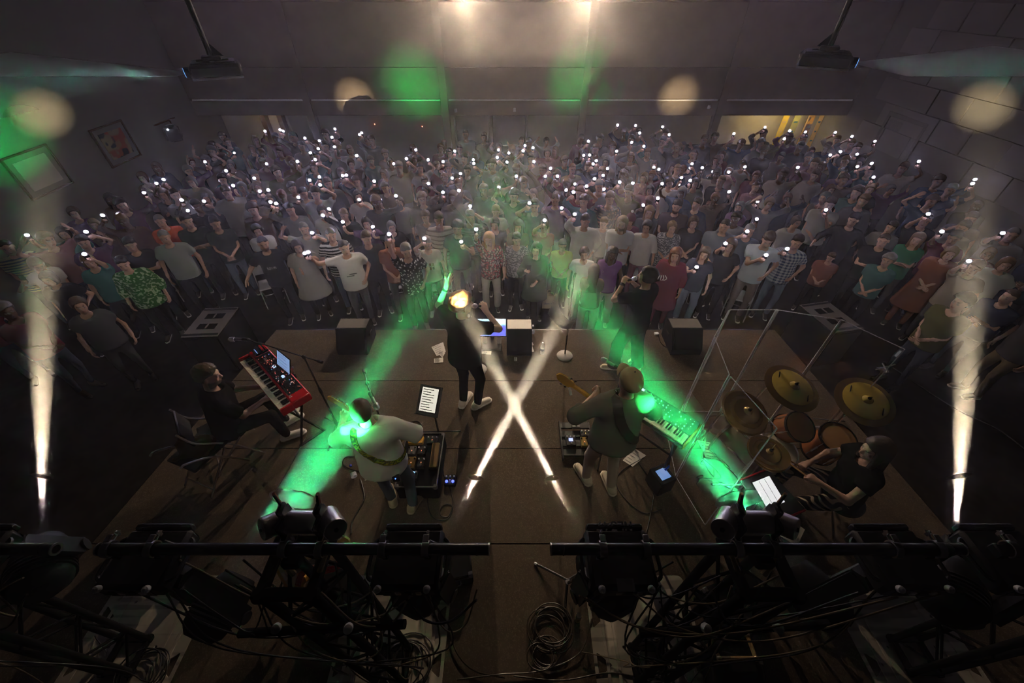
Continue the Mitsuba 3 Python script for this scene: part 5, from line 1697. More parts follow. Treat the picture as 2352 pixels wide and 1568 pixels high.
part(k, 'cable_tail', tube(curve([at_z(1511, 766, 0.02), at_z(1520, 790, 0.01), at_z(1545, 800, 0.02), at_z(1556, 775, 0.03)], 14), 0.006, 6), 'black_matte')


def subwoofer(c, rz, label):
    k = thing('subwoofer', label, 'loudspeaker')
    M = mat(c, rz)
    part(k, 'cabinet', boxm(M @ mat((0, 0, 0.40)), (0.60, 0.80, 0.80), 0.015), 'black_matte')
    part(k, 'top_panel', boxm(M @ mat((0, 0, 0.805)), (0.585, 0.785, 0.012), 0.004), 'sub_lit_top')
    for y in (-0.13, 0.15):
        kk = part(k, 'handle_recess', boxm(M @ mat((0, y, 0.8125)), (0.30, 0.14, 0.006), 0.002), 'black_cloth')
        part(kk, 'grip', cyl((M @ [0, y - 0.06, 0.818, 1])[:3], (M @ [0, y + 0.06, 0.818, 1])[:3], 0.012, n=8), 'sub_lit_top')
    for y in (-0.34, 0.34):
        part(k, 'runner', boxm(M @ mat((0, y, 0.818)), (0.56, 0.04, 0.015), 0.005), 'black_satin')
    for sx in (-1, 1):
        part(k, 'grille', boxm(M @ mat((0, sx * 0.402, 0.4)), (0.54, 0.012, 0.72), 0.003), 'black_satin')
    return k


matte('sub_lit_top', (0.17, 0.155, 0.145))  # lamplight falling on the subwoofer tops is put into this grey
subwoofer((-5.13, 5.27, FLOOR), 0.06, 'subwoofer with lit-toned top on the hall floor left of the stage')
subwoofer((5.52, 5.42, FLOOR), 0.20, 'subwoofer with lit-toned top on the hall floor right of the stage behind the drum screen')
# ------------------------------------------------------------------ projectors hanging from the ceiling
for side, px, lens_px in ((-1, (497, 160), (447, 173)), (1, (1893, 138), (1922, 147))):
    c = at_y(*px, 6.2)
    k = thing('projector', 'black projector hanging on the left with a blue-lit lens facing the left wall' if side < 0 else 'black projector hanging on the right with a blue-lit lens facing the right wall', 'projector')
    M = mat(c, rz=side * -0.5)
    part(k, 'housing', join(boxm(M, (0.58, 0.44, 0.15), 0.03), boxm(M @ mat((0, 0.0, 0.082)), (0.50, 0.36, 0.03), 0.012)), 'black_satin')
    part(k, 'front_plate', boxm(M @ mat((0.0, -0.223, -0.066)), (0.57, 0.012, 0.024), 0.004), 'acrylic_edge')
    part(k, 'mount_plate', join(boxm(M @ mat((0, 0, 0.125)), (0.22, 0.20, 0.05), 0.012), boxm(M @ mat((0, 0, 0.105)), (0.36, 0.06, 0.02), 0.004), boxm(M @ mat((0, 0, 0.105)), (0.06, 0.34, 0.02), 0.004)), 'black_satin')
    q = lambda *a: (M @ np.append(a, 1))[:3]
    ceil = np.array([c[0], c[1], ZC])
    part(k, 'pole', tube([q(0, 0, 0.14), ceil], 0.032, 12), 'black_satin')
    part(k, 'gusset', hull([q(-0.015, 0, 0.14), q(0.015, 0, 0.14), q(-0.015, 0, 0.30), q(0.015, 0, 0.30), q(-side * 0.14, 0.01, 0.14), q(-side * 0.14, -0.01, 0.14)]), 'black_satin')
    for i in range(3):
        part(k, 'vent_screw', ball(q(-side * (0.285), -0.10 + i * 0.09, 0.03), 0.012, 5), 'chrome')
    lx = side * 0.292
    part(k, 'lens_barrel', tube([q(lx - side * 0.03, -0.10, 0.0), q(lx + side * 0.05, -0.10, 0.0)], 0.058, 20), 'black_gloss')
    lp = q(lx + side * 0.056, -0.10, 0.0)
    dr_ = M[:3, :3] @ np.array([side, 0, 0])
    for r0, r1 in ((0.050, 0.046), (0.034, 0.029)):
        part(k, 'lens_ring', xf(lathe([(r1, 0), (r0, 0.001), (r0, 0.004), (r1, 0.004)], 24), frame(lp - dr_ * 0.004, dr_)), 'acrylic_edge', emitter=glow((0.003, 0.010, 0.024), 0.0))
    part(k, 'lens', xf(lathe([(0, 0.006), (0.014, 0.004), (0.022, 0.0)][::-1], 18), frame(lp - dr_ * 0.003, dr_)), 'print_white', emitter=glow((0.05, 0.09, 0.16), 0.0))
    tgt = lp + np.array([side * 4.0, -1.5, 0.0])
    spot(f'projector_spot_{side + 1}', lp + dr_ * 0.01, tgt, np.array([0.14, 0.85, 0.50]) * 0.70, 9.0, 6.0, 2.0)
    d = unit(tgt - lp)
    v, f = cyl(lp + d * 0.012, lp + d * 2.9, 0.016, 0.016 + math.tan(math.radians(9.2)) * 2.9, n=32)  # denser haze added in the shape of the projector beam
    hk = thing('projector_haze', ('left' if side < 0 else 'right') + ' shaft of teal projector light, an added cone of haze', 'light beam', kind='stuff')
    scene[hk] = mikit.ply((v, f), smooth=False, bsdf={'type': 'null'}, interior={'type': 'ref', 'id': 'projector_fog'}, exterior={'type': 'ref', 'id': 'hall_haze'})
scene['projector_fog'] = {'type': 'homogeneous', 'sigma_t': 0.11, 'albedo': {'type': 'rgb', 'value': [0.97, 0.97, 0.97]}, 'phase': {'type': 'hg', 'g': 0.0}}
# ------------------------------------------------------------------ cables on the stage
def cable(pxs, label, r=0.0055, z=0.010, n=40, mt='black_satin', name='cable', group=None, lift=None):
    pts = [at_z(x, y, z + (lift or {}).get(i, 0)) for i, (x, y) in enumerate(pxs)]
    return single(name, tube(curve(pts, n), r, 6), mt, label, 'cable', group, smooth=60)


cable([(918, 995), (935, 975), (955, 966), (968, 975), (966, 990), (950, 993), (947, 984), (960, 972)], 'coiled black cable on the floor left of the music stand')
cable([(1010, 1040), (1020, 1090), (1036, 1130), (1040, 1158), (1030, 1185), (1012, 1183), (1014, 1165), (1028, 1157), (1040, 1165), (1030, 1190), (1000, 1192), (985, 1170), (980, 1125)], 'black cable looping on the floor below the guitarist\'s flight case', n=60)
cable([(845, 1085), (808, 1078), (788, 1066), (793, 1050), (815, 1048)], 'black cable looping behind the guitarist in white')
cable([(828, 1100), (836, 1130), (835, 1150), (810, 1195), (806, 1225)], 'pair of black cables running down the left stage floor', r=0.009)
cable([(1480, 1050), (1430, 1080), (1415, 1110), (1440, 1150), (1480, 1178), (1520, 1170)], 'black cable curving on the floor right of the bassist')
cable([(1465, 1060), (1500, 1120), (1490, 1200), (1478, 1240)], 'black cable running from the synthesizer towards the camera')
cable([(705, 1000), (660, 1080), (625, 1140)], 'thin pale cable on the floor below the red keyboard', r=0.004, mt='steel_dark')
cable([(2030, 830), (2180, 930), (2290, 985), (2352, 1030)], 'cable catching light at the right edge of the stage', r=0.008, z=-0.85, mt='steel_dark')
k = thing('cable_drum', 'blue-lit equipment box with cables behind the synthesizer', 'equipment box')
o = at_z(1525, 1085, 0.28)
part(k, 'body', box(o * [1, 1, 0] + [0, 0, 0.13], (0.20, 0.22, 0.24), 0.01, 0.4), 'black_satin')
part(k, 'screen', box(o * [1, 1, 0] + [0, 0, 0.253], (0.12, 0.12, 0.004), 0, 0.4), 'print_white', emitter=glow((0.0006, 0.0026, 0.007), 0.0))
part(k, 'plug', tube([o + [0.02, 0.03, 0.0], o + [0.06, 0.05, 0.05]], 0.012, 6), 'cap_blue')
# jumble inside the drum screen: leads and clips in the green light
for i in range(7):
    x, y = 1610 + 30 * i + rng.uniform(-15, 15), 1090 + 24 * i + rng.uniform(-20, 20)
    pts = [(x + rng.uniform(-38, 38), y + rng.uniform(-32, 32)) for _ in range(6)]
    cable(pts, 'black lead tangled on the floor in the green light beside the drums', r=0.005, group='tangled leads beside the drums', mt='steel_dark' if i % 2 else 'black_satin', lift={1: 0.05, 3: 0.1})

# ------------------------------------------------------------------ light bars on truss towers in front of the camera
BARY, BARZ = 0.695, 2.36
plastic('head_black', (0.012, 0.012, 0.013), 0.45, 0.3)
plastic('tube_black', (0.018, 0.018, 0.018), 0.22)
plastic('clamp_steel', (0.45, 0.43, 0.42), 0.30, metal=1.0)
plastic('plate_steel', (0.42, 0.39, 0.33), 0.48, metal=0.35)
plastic('knob_clear', (0.55, 0.57, 0.55), 0.15)
matte('truss_black', (0.012, 0.012, 0.012))


def scuffed(p, n, uv):
    a = fbm(p.x * 11, p.y * 11, p.z * 11, 3)
    b = smoothstep(0.55, 0.75, noise(p.x * 4.0, p.y * 30, 2.0))
    return mix((0.29, 0.265, 0.215), (0.42, 0.39, 0.33), a) * (1 - 0.35 * b)


scene['plate_scuffed'] = {'type': 'twosided', 'b': {'type': 'principled', 'base_color': mikit.proc(scuffed), 'roughness': 0.6, 'specular': 0.3}}


def clamp(k, x, z=BARZ, y=BARY, r=0.025, mt='clamp_steel'):
    """a half-coupler round the bar with its wing nut"""
    a = np.linspace(-0.6, PI + 0.6, 14)
    arc = np.stack([a * 0 + x, y + (r + 0.006) * np.cos(a), z + (r + 0.006) * np.sin(a)], 1)
    kk = part(k, 'clamp', ribbon(arc, np.stack([a * 0, np.cos(a), np.sin(a)], 1), 0.030, 0.005), mt)
    part(kk, 'clamp_block', box((x, y + 0.01, z - 0.052), (0.034, 0.06, 0.045), 0.006), 'head_black')
    part(kk, 'wing_nut', join(cyl((x, y + 0.035, z + 0.01), (x, y + 0.075, z + 0.015), 0.005, n=7), box((x, y + 0.062, z + 0.014), (0.008, 0.016, 0.036), 0.003)), mt)
    part(kk, 'buckle', box((x, y + 0.030, z + 0.040), (0.026, 0.032, 0.008), 0.002), mt)


def moving_head(lens, target, label, green=False, text=None, paper_=False):
    k = thing('moving_head', label, 'stage light')
    d = unit(target - lens)
    hc = lens - d * 0.19
    bx, by = hc[0], BARY + 0.0
    sz = 1.0
    top = BARZ - 0.085
    part(k, 'base', join(box((bx, by, top - 0.055), (0.30, 0.26, 0.10), 0.018), box((bx, by + 0.14, top - 0.03), (0.27, 0.03, 0.05), 0.008)), 'head_black')
    for s in (-1, 1):
        clamp(k, bx + s * 0.095)
        part(k, 'handle', tube(curve([(bx + s * 0.152, by - 0.09, top - 0.03), (bx + s * 0.175, by - 0.06, top - 0.03), (bx + s * 0.175, by + 0.06, top - 0.03), (bx + s * 0.152, by + 0.09, top - 0.03)], 12), 0.009, 6), 'head_black')
        part(k, 'lock_knob', lathe([(0.012, 0), (0.016, 0.008), (0.015, 0.022), (0.008, 0.028), (0, 0.028)], 12, (bx + s * 0.105, by - 0.125, top - 0.01), (0.1 * s, -0.6, 0.8)), 'knob_clear')
    pb = part(k, 'panel', box((bx, by - 0.131, top - 0.055), (0.20, 0.004, 0.07), 0.001), 'panel_black')
    for i in range(4):
        part(k, 'socket', box((bx - 0.07 + 0.045 * i, by - 0.136, top - 0.045), (0.026, 0.008, 0.026), 0.003), 'clamp_steel' if i % 2 else 'head_black')
    part(k, 'safety_cable', tube(curve([(bx + 0.10, by + 0.05, BARZ - 0.03), (bx + 0.16, by + 0.03, BARZ - 0.10), (bx + 0.06, by - 0.10, top - 0.09), (bx - 0.02, by - 0.13, top - 0.06)], 14), 0.0028, 5), 'clamp_steel')
    if text:
        m = letters(text, 0.040, True)
        w = m[0][:, 0].max()
        part(k, 'lettering', xf(m, mat((bx + w / 2, by + 0.158, top + 0.0), rz=PI) @ mat((0, 0, 0.0), rx=-0.35)), 'print_white', smooth=False)
    if paper_:
        part(k, 'sticker', boxm(mat((bx + 0.0, by - 0.115, top - 0.003), rx=0.25), (0.075, 0.05, 0.002)), 'paper_sticker')
    # yoke: two arms from the base to the axis of the head, square to the beam
    side = unit(np.cross(d, [0, 0, 1]))
    for s in (-1, 1):
        e = hc + side * s * 0.165
        a = np.array([bx, by, top - 0.13]) + side * s * 0.155
        part(k, 'yoke_arm', hull([q + o for q in (a, e) for o in (side * s * 0.022 + d * 0.05, side * s * 0.022 - d * 0.05, -side * s * 0.022 + d * 0.04, -side * s * 0.022 - d * 0.04, [0, 0, -0.05], [0, 0, 0.02])]), 'head_black')
        part(k, 'axle_cap', cyl(e + side * s * 0.018, e + side * s * 0.030, 0.035, n=16), 'black_satin')
    part(k, 'yoke_bridge', hull([np.array([bx, by, top - 0.12]) + side * s * 0.17 + o for s in (-1, 1) for o in (d * 0.05, -d * 0.05, [0, 0, 0.03], [0, 0, -0.035])]), 'head_black')
    HMx = frame(hc, d, side)
    body = lathe([(0.0, -0.165), (0.075, -0.16), (0.118, -0.12), (0.132, -0.05), (0.128, 0.05), (0.112, 0.12), (0.096, 0.155), (0.090, 0.165), (0.082, 0.165), (0.080, 0.145)], 28)
    part(k, 'head', xf((body[0] * [1.0, 0.92, 1.0], body[1]), HMx), 'head_black')
    part(k, 'lens', xf(lathe([(0, 0.158), (0.05, 0.155), (0.080, 0.146)][::-1], 24), HMx), 'lens_glass')
    for i in range(5):
        part(k, 'cooling_fin', xf(lathe([(0.120, -0.006), (0.136, -0.004), (0.136, 0.004), (0.120, 0.006)], 28), HMx @ mat((0, 0, -0.075 + 0.022 * i))), 'black_satin')
    return k


plastic('lens_glass', (0.5, 0.5, 0.5), 0.1)


def barrel_light(x, label):
    """chrome twin barrels clamped on the middle of a bar"""
    k = thing('barrel_light', label, 'stage light')
    y, z = BARY + 0.085, BARZ + 0.075
    part(k, 'barrel', xf(lathe([(0, -0.075), (0.046, -0.073), (0.05, -0.06), (0.05, 0.06), (0.046, 0.073), (0, 0.075)], 28), frame((x, y, z), (1, 0, 0), (0, 0, 1))), 'chrome_soft')
    for s in (-1, 1):
        e = np.array([x + s * 0.135, y - 0.015, z + 0.005])
        ax = unit((s * 0.55, -0.55, 0.35))
        kk = part(k, 'can', lathe([(0.044, -0.09), (0.05, -0.085), (0.05, 0.035), (0.047, 0.042), (0.0, 0.042)], 28, e, ax), 'chrome_soft')
        part(kk, 'bolt', cyl(e + ax * 0.042, e + ax * 0.048, 0.010, n=8), 'black_satin')
        b = np.array([x + s * 0.080, y, z])
        part(k, 'bracket', join(box(b, (0.020, 0.125, 0.12), 0.01), box(b + [0, -0.045, -0.07], (0.024, 0.05, 0.09), 0.008)), 'head_black')
        kk = part(k, 'spigot', join(box(b + [0, 0.02, 0.075], (0.030, 0.06, 0.05), 0.01), tube([b + [0, 0.03, 0.09], b + [s * 0.012, 0.045, 0.16]], 0.006, 6)), 'head_black')
        part(kk, 'rod', tube([b + [s * 0.006, 0.04, 0.10], b + [s * 0.014, 0.05, 0.165]], 0.007, 7), 'copper')
        clamp(k, x + s * 0.080, mt='clamp_steel')
        part(k, 'lever', tube([b + [s * 0.02, -0.09, -0.10], b + [s * 0.0, -0.13, -0.14], b + [-s * 0.025, -0.15, -0.19]], [0.010, 0.012, 0.014], 7), 'brass_soft')
    part(k, 'lead', tube(curve([(x - 0.03, y, z - 0.05), (x - 0.05, y - 0.05, z - 0.08), (x - 0.10, y - 0.07, z - 0.06)], 10), 0.004, 5), 'steel_dark')


plastic('chrome_soft', (0.66, 0.62, 0.60), 0.24, metal=1.0)
plastic('copper', (0.55, 0.25, 0.15), 0.3, metal=1.0)
plastic('brass_soft', (0.50, 0.42, 0.25), 0.35, metal=0.9)
BARS = [(-4.2, -2.02, 'far left'), (-1.82, -0.105, 'left'), (0.175, 1.985, 'right'), (2.35, 4.2, 'far right')]
for a, b_, w_ in BARS:
    k = thing('light_bar', {'far left': 'end of a black steel tube at the left edge', 'left': 'long black steel tube across the lower left, carrying lights', 'right': 'long black steel tube across the lower right, carrying lights', 'far right': 'black steel tube just outside the right edge'}[w_], 'light bar')
    part(k, 'tube', tube([(a, BARY, BARZ), ((a + b_) / 2, BARY, BARZ), (b_, BARY, BARZ)], 0.025, 24), 'tube_black')
    for x, s in ((a, -1), (b_, 1)):
        part(k, 'end_ring', xf(lathe([(0.018, 0), (0.027, 0.0), (0.027, 0.006), (0.018, 0.006)], 24), frame((x, BARY, BARZ), (s, 0, 0))), 'clamp_steel')
        part(k, 'collar', xf(lathe([(0.0255, -0.004), (0.0272, -0.003), (0.0272, 0.003), (0.0255, 0.004)], 24), frame((x - s * 0.05, BARY, BARZ), (s, 0, 0))), 'tube_black')
lab = ['moving head on the bar at the left edge, pale beam', 'moving head with a green beam on the left bar', 'moving head at the right end of the left bar, pale beam', 'moving head with white lettering at the left end of the right bar', 'moving head with a green beam on the right bar', 'moving head at the right edge, pale beam']
for i, (l, t, c) in enumerate(HEADS):
    moving_head(l, t, lab[i], green=i in (1, 4), text='NL347' if i == 3 else None, paper_=i == 3)
barrel_light(-0.925, 'chrome twin-barrel light in the middle of the left bar')
barrel_light(1.075, 'chrome twin-barrel light in the middle of the right bar')
# ---- truss towers on steel base plates
from shapely.geometry import Polygon, Point
for n, (x, y, lab_) in enumerate(((-3.22, 0.72, 'far left'), (-0.98, 0.66, 'left'), (1.12, 0.66, 'right'), (3.36, 0.72, 'far right'))):
    pc_ = (-3.23, -1.03, 1.15, 3.40)[n]
    pl = Polygon([(-0.465, -0.5), (0.465, -0.5), (0.465, 0.5), (-0.465, 0.5)]).buffer(-0.05).buffer(0.05)
    for sx in (-1, 1):
        for sy_ in (-1, 1):
            pl = pl.difference(Polygon([(sx * 0.43, sy_ * 0.24), (sx * 0.43, sy_ * 0.10), (sx * 0.33, sy_ * 0.17)]).buffer(0.008))
        for sy_ in (-0.32, -0.05, 0.28):
            pl = pl.difference(Point(sx * 0.2, sy_).buffer(0.012, 6))
    k = thing('base_plate', f'steel base plate with triangular holes under the {lab_} truss tower', 'base plate')
    part(k, 'plate', prism(pl, 0.0, 0.012, mat((pc_, 0.83, 0.012))), 'plate_scuffed', smooth=False)
    for sx in (-0.31, 0.31):
        for j in range(2):
            part(k, 'rib', box((pc_ + sx + (j - 0.5) * 0.09, 0.83, 0.028), (0.028, 0.80, 0.010), 0.005), 'plate_scuffed')
    for sx in (-1, 1):
        for sy_ in (-1, 1):
            part(k, 'foot', cyl((pc_ + sx * 0.38, 0.83 + sy_ * 0.42, 0.0045), (pc_ + sx * 0.38, 0.83 + sy_ * 0.42, 0.013), 0.03, n=10), 'black_matte')
    k = thing('truss_tower', f'black lattice truss tower holding the {lab_} light bar', 'truss')
    hgt, hw = 2.28, 0.11
    ch = [(-hw, -hw), (hw, -hw), (hw, hw), (-hw, hw)]
    for cx_, cy_ in ch:
        part(k, 'chord', cyl((x + cx_, y + cy_, 0.06), (x + cx_, y + cy_, hgt - 0.05), 0.024, n=12), 'truss_black')
    for f_ in range(4):
        (ax_, ay_), (bx_, by_) = ch[f_], ch[(f_ + 1) % 4]
        for j in range(8):
            z0, z1 = 0.08 + j * 0.26, 0.08 + (j + 1) * 0.26
            q = ((ax_, ay_, z0), (bx_, by_, z1)) if (j + f_) % 2 else ((bx_, by_, z0), (ax_, ay_, z1))
            part(k, 'brace', cyl(np.array([x, y, 0]) + q[0], np.array([x, y, 0]) + q[1], 0.0095, n=7, caps=False), 'truss_black')
    for z in (0.05, hgt - 0.03):
        part(k, 'end_frame', join([box((x + sx * hw, y, z), (0.05, 0.29, 0.04), 0.008) for sx in (-1, 1)] + [box((x, y + sx * hw, z), (0.29, 0.05, 0.04), 0.008) for sx in (-1, 1)]), 'truss_black')
    part(k, 'bar_saddle', box((x, BARY - 0.01, hgt + 0.025), (0.08, 0.10, 0.05), 0.01), 'truss_black')
    for sx in (-0.055, 0.055):
        part(k, 'coupler_knob', lathe([(0.016, 0), (0.022, 0.01), (0.022, 0.035), (0.012, 0.042), (0, 0.042)], 14, (x + sx * 3.2, y - 0.14, hgt - 0.42), (0.2, -0.5, 0.8)), 'knob_clear')
    part(k, 'spar', tube([(x - 0.45, y - 0.13, hgt - 0.60), (x + 0.45, y - 0.13, hgt - 0.42)], 0.022, 10), 'truss_black')
# ---- cable looms of the bars and the coils on the floor
rng = np.random.default_rng(21)
for a, b_, w_ in BARS[:3]:
    for i in range(11 if w_ != 'far left' else 4):
        x0, x1 = sorted(rng.uniform(a + 0.1, b_ - 0.1, 2))
        if x1 - x0 < 0.25:
            x1 = min(b_ - 0.05, x0 + 0.4)
        sag = rng.uniform(0.15, 0.75)
        yb = BARY - rng.uniform(0.0, 0.16)
        pts = [(x0, yb, BARZ - 0.12), (x0 + 0.25 * (x1 - x0), yb - 0.05, BARZ - 0.12 - sag * 0.8), (x0 + 0.6 * (x1 - x0), yb - 0.1 * rng.random(), BARZ - 0.12 - sag), (x1, yb, BARZ - 0.14)]
        single('hanging_cable', tube(curve(pts, 26), rng.choice([0.004, 0.0055, 0.0045]), 6), 'black_satin' if i % 3 else 'cable_tan', f'cable sagging under the {w_} light bar', 'cable', f'cables sagging under the {w_} light bar', smooth=60)
    for i in range(7 if w_ != 'far left' else 3):
        x0 = rng.uniform(a + 0.2, b_ - 0.2)
        px_ = (a + b_) / 2 + rng.uniform(-0.35, 0.35)
        pts = [(x0, BARY - 0.1, BARZ - 0.15), (x0 + rng.uniform(-.1, .1), BARY - 0.2, 1.5), (px_ + rng.uniform(-.1, .1), BARY - 0.15, 0.7), (px_, BARY - rng.uniform(0, .3), 0.12), (px_ + rng.uniform(-.4, .4), BARY + rng.uniform(-.35, .2), 0.045)]
        single('drop_cable', tube(curve(pts, 30), 0.0045, 6), 'black_satin' if i % 3 else 'cable_tan', f'cable dropping from the {w_} light bar to its base plate', 'cable', f'cables dropping from the {w_} light bar', smooth=60)
matte('cable_tan', (0.20, 0.16, 0.10))


def coil(c, r, turns, label, seed, z=0.012, mt='black_satin', cr=0.0055):
    rg = np.random.default_rng(seed)
    t = np.linspace(0, 2 * PI * turns, int(turns * 26))
    rr = r * (1 + 0.16 * np.sin(t * 0.37 + seed) + 0.05 * rg.standard_normal(len(t)).cumsum() / 12)
    q = np.stack([c[0] + rr * np.cos(t) + 0.03 * np.sin(t * 0.21), c[1] + rr * np.sin(t) * 0.9 + 0.03 * np.cos(t * 0.17), z + 0.006 + 0.045 * (t / t[-1]) + 0.006 * np.sin(t * 3)], 1)
    return single('cable_coil', tube(q, cr, 6), mt, label, 'cable', smooth=60)


coil(at_z(1262, 1445, 0.0), 0.17, 7, 'loose coil of black cable on the floor between the two light bars', 3, mt='cable_sheen')
coil(at_z(1248, 1500, 0.0), 0.11, 4, 'smaller coil of black cable at the bottom edge between the two light bars', 5, mt='cable_sheen')
coil(at_z(935, 1525, 0.03), 0.19, 5, 'coil of black cable on the left tower\'s base plate', 8, z=0.03)
coil(at_z(1500, 1520, 0.03), 0.15, 5, 'coil of black cable on the right tower\'s base plate', 9, z=0.03)
coil(at_z(330, 1545, 0.03), 0.17, 5, 'coil of black cable on the far left base plate', 10, z=0.03)
plastic('cable_sheen', (0.05, 0.042, 0.03), 0.3)
for pts, lab_ in (([(1050, 1560), (1150, 1548), (1240, 1540), (1330, 1500), (1360, 1420)], 'black cable along the bottom edge between the base plates'), ([(1180, 1552), (1290, 1562), (1400, 1545), (1500, 1562)], 'second black cable along the bottom edge towards the right plate'),
                  ([(1030, 1440), (1050, 1500), (1090, 1540), (1160, 1556)], 'black cable sliding off the left tower\'s base plate')):
    cable(pts, lab_, r=0.006, z=0.03, mt='cable_sheen')
# ---- small things between the bars
k = thing('tripod_stand', 'black tripod foot of a stand on the floor left of the right light bar', 'tripod')
hub = at_z(1300, 1345, 0.0)
for q in ((1228, 1293), (1347, 1306), (1296, 1415)):
    e = at_z(*q, 0.012)
    part(k, 'leg', tube([hub + [0, 0, 0.16], e], 0.012, 8), 'black_satin')
    part(k, 'tip', tube([e + (hub + [0, 0, 0.16] - e) * 0.08, e], 0.014, 8), 'acrylic_edge')
part(k, 'pole', tube([hub + [0, 0, 0.06], hub + [0.0, -0.12, 0.55]], 0.013, 8), 'black_satin')
part(k, 'collar', cyl(hub + [0, -0.01, 0.13], hub + [0, -0.03, 0.21], 0.022, n=10), 'acrylic_edge')
k = thing('plug_tower', 'small stack of brass plugs on the floor beside the right base plate', 'connector')
o = at_z(1325, 1425, 0.0) + [0, 0, 0.004]
part(k, 'body', cyl(o, o + [0, 0, 0.16], 0.024, n=12), 'black_satin')
for i in range(4):
    part(k, 'brass_ring', cyl(o + [0, 0, 0.03 + i * 0.035], o + [0, 0, 0.04 + i * 0.035], 0.027, n=12), 'brass_soft')
k = thing('tube_frame', 'low brown tubular frame on the floor under the right light bar', 'stand')
q = [at_z(x, y, 0.30) for x, y in ((1632, 1466), (1652, 1512), (1736, 1512), (1716, 1458))]
for a, b_ in zip(q, q[1:]):
    part(k, 'rail', tube([a, b_], 0.016, 8), 'frame_brown')
for a in q:
    part(k, 'leg', tube([a, a * [1, 1, 0] + [0, 0, 0.012]], 0.013, 8), 'black_satin')
    part(k, 'joint', ball(a, 0.022, 6), 'brass_soft')
plastic('frame_brown', (0.26, 0.17, 0.07), 0.4)
# spare guitar on a stand behind the left bar, red bandana strap
nut, br = at_z(770, 1262, 0.95), at_z(655, 1322, 0.36)
gs, gsM = guitar('acoustic_guitar', 'natural wood guitar leaning on a floor stand under the left light bar, red patterned strap', nut, br, (-0.3, -0.75, 0.55), BODY, 'amber_maple', 'maple', HEAD6, 6, False, 1.15, pick_mat='cream_lacquer')


def bandana(p, n, uv):
    a, b, c = mikit.voronoi(p.x * 34, p.y * 34 + p.z * 20)
    return mix((0.55, 0.02, 0.03), (0.62, 0.52, 0.42), smoothstep(0.05, 0.02, dr.abs(a - 0.25)))


scene['bandana_cloth'] = {'type': 'twosided', 'b': {'type': 'diffuse', 'reflectance': mikit.proc(bandana)}}
pts = curve([at_z(684, 1345, 0.42), at_z(692, 1320, 0.50), at_z(712, 1306, 0.52), at_z(742, 1310, 0.50), at_z(775, 1300, 0.6), at_z(784, 1268, 0.72)], 26)
part(gs, 'strap', ribbon(pts, np.tile(unit((0, -0.5, 0.85)), (len(pts), 1)), 0.05, 0.004), 'bandana_cloth', label='red bandana patterned strap')
k = thing('guitar_stand', 'black folding stand under the natural wood guitar', 'guitar stand')
o = br * [1, 1, 0] + [0.02, 0.12, 0.004]
for dx, dy in ((-0.2, -0.16), (0.2, -0.16), (0.0, 0.22)):
    part(k, 'leg', tube([o + [0, 0, 0.42], o + [dx, dy, 0.012]], 0.010, 7), 'black_satin')
for s in (-0.1, 0.1):
    part(k, 'cradle', tube([o + [s, 0, 0.16], o + [s, -0.18, 0.14], o + [s, -0.20, 0.20]], 0.010, 7), 'black_satin')
# equipment cases between tower and guitar, almost lost in the dark
for (x, y, sx, sy_, sz, rz, lab_) in ((-0.55, 1.35, 0.34, 0.22, 0.20, 0.2, 'black equipment case on the floor below the right end of the left bar'), (-1.55, 1.15, 0.40, 0.30, 0.30, -0.3, 'black equipment case on the floor under the left bar beside the guitar'),
                                      (1.95, 1.05, 0.5, 0.35, 0.30, 0.3, 'black equipment case on the floor under the right end of the right bar'), (1.75, 0.55, 0.4, 0.3, 0.25, -0.2, 'black equipment case on the floor at the bottom right')):
    k = thing('equipment_case', lab_, 'flight case')
    M = mat((x, y, 0.004 + sz / 2), rz)
    part(k, 'body', boxm(M, (sx, sy_, sz), 0.01), 'black_matte')
    part(k, 'lid_trim', join(boxm(M @ mat((0, sy_ / 2, sz * 0.3)), (sx, 0.008, 0.018)), boxm(M @ mat((0, -sy_ / 2, sz * 0.3)), (sx, 0.008, 0.018))), 'steel_dark')
    part(k, 'handle', tube(curve([(M @ [-0.05, -sy_ / 2, 0, 1])[:3], (M @ [-0.05, -sy_ / 2 - 0.03, 0.0, 1])[:3], (M @ [0.05, -sy_ / 2 - 0.03, 0, 1])[:3], (M @ [0.05, -sy_ / 2, 0, 1])[:3]], 8), 0.007, 6), 'steel_dark')
    for sx_ in (-1, 1):
        for sy2 in (-1, 1):
            part(k, 'corner', boxm(M @ mat((sx_ * (sx / 2 - 0.02), sy2 * (sy_ / 2 - 0.02), sz / 2 - 0.018)), (0.046, 0.046, 0.042), 0.01), 'steel_dark')

# ------------------------------------------------------------------ the crowd
def stripes(period, a, b, duty=0.5, tilt=0.0):
    return lambda p, n, uv: mix(a, b, smoothstep(0.46, 0.54, dr.abs(2 * ((p.z + tilt * p.x) / period - dr.floor((p.z + tilt * p.x) / period)) - 1) - (duty - 0.5)))


def dots(p, n, uv):
    a, b, c = mikit.voronoi((p.x + p.y * 0.5) * 17, p.z * 17)
    return mix((0.012, 0.012, 0.014), (0.52, 0.52, 0.50), smoothstep(0.24, 0.19, a))


def floral(p, n, uv):
    a, b, c = mikit.voronoi((p.x + p.y * 0.5) * 26, p.z * 26)
    return mix(mix((0.42, 0.09, 0.10), (0.45, 0.38, 0.33), smoothstep(0.4, 0.6, c)), (0.10, 0.05, 0.05), smoothstep(0.36, 0.5, a))


def leaves(p, n, uv):
    a = noise(p.x * 46 + p.z * 20, p.z * 46, p.y * 30)
    return mix((0.035, 0.13, 0.035), (0.34, 0.46, 0.30), smoothstep(0.5, 0.66, a))


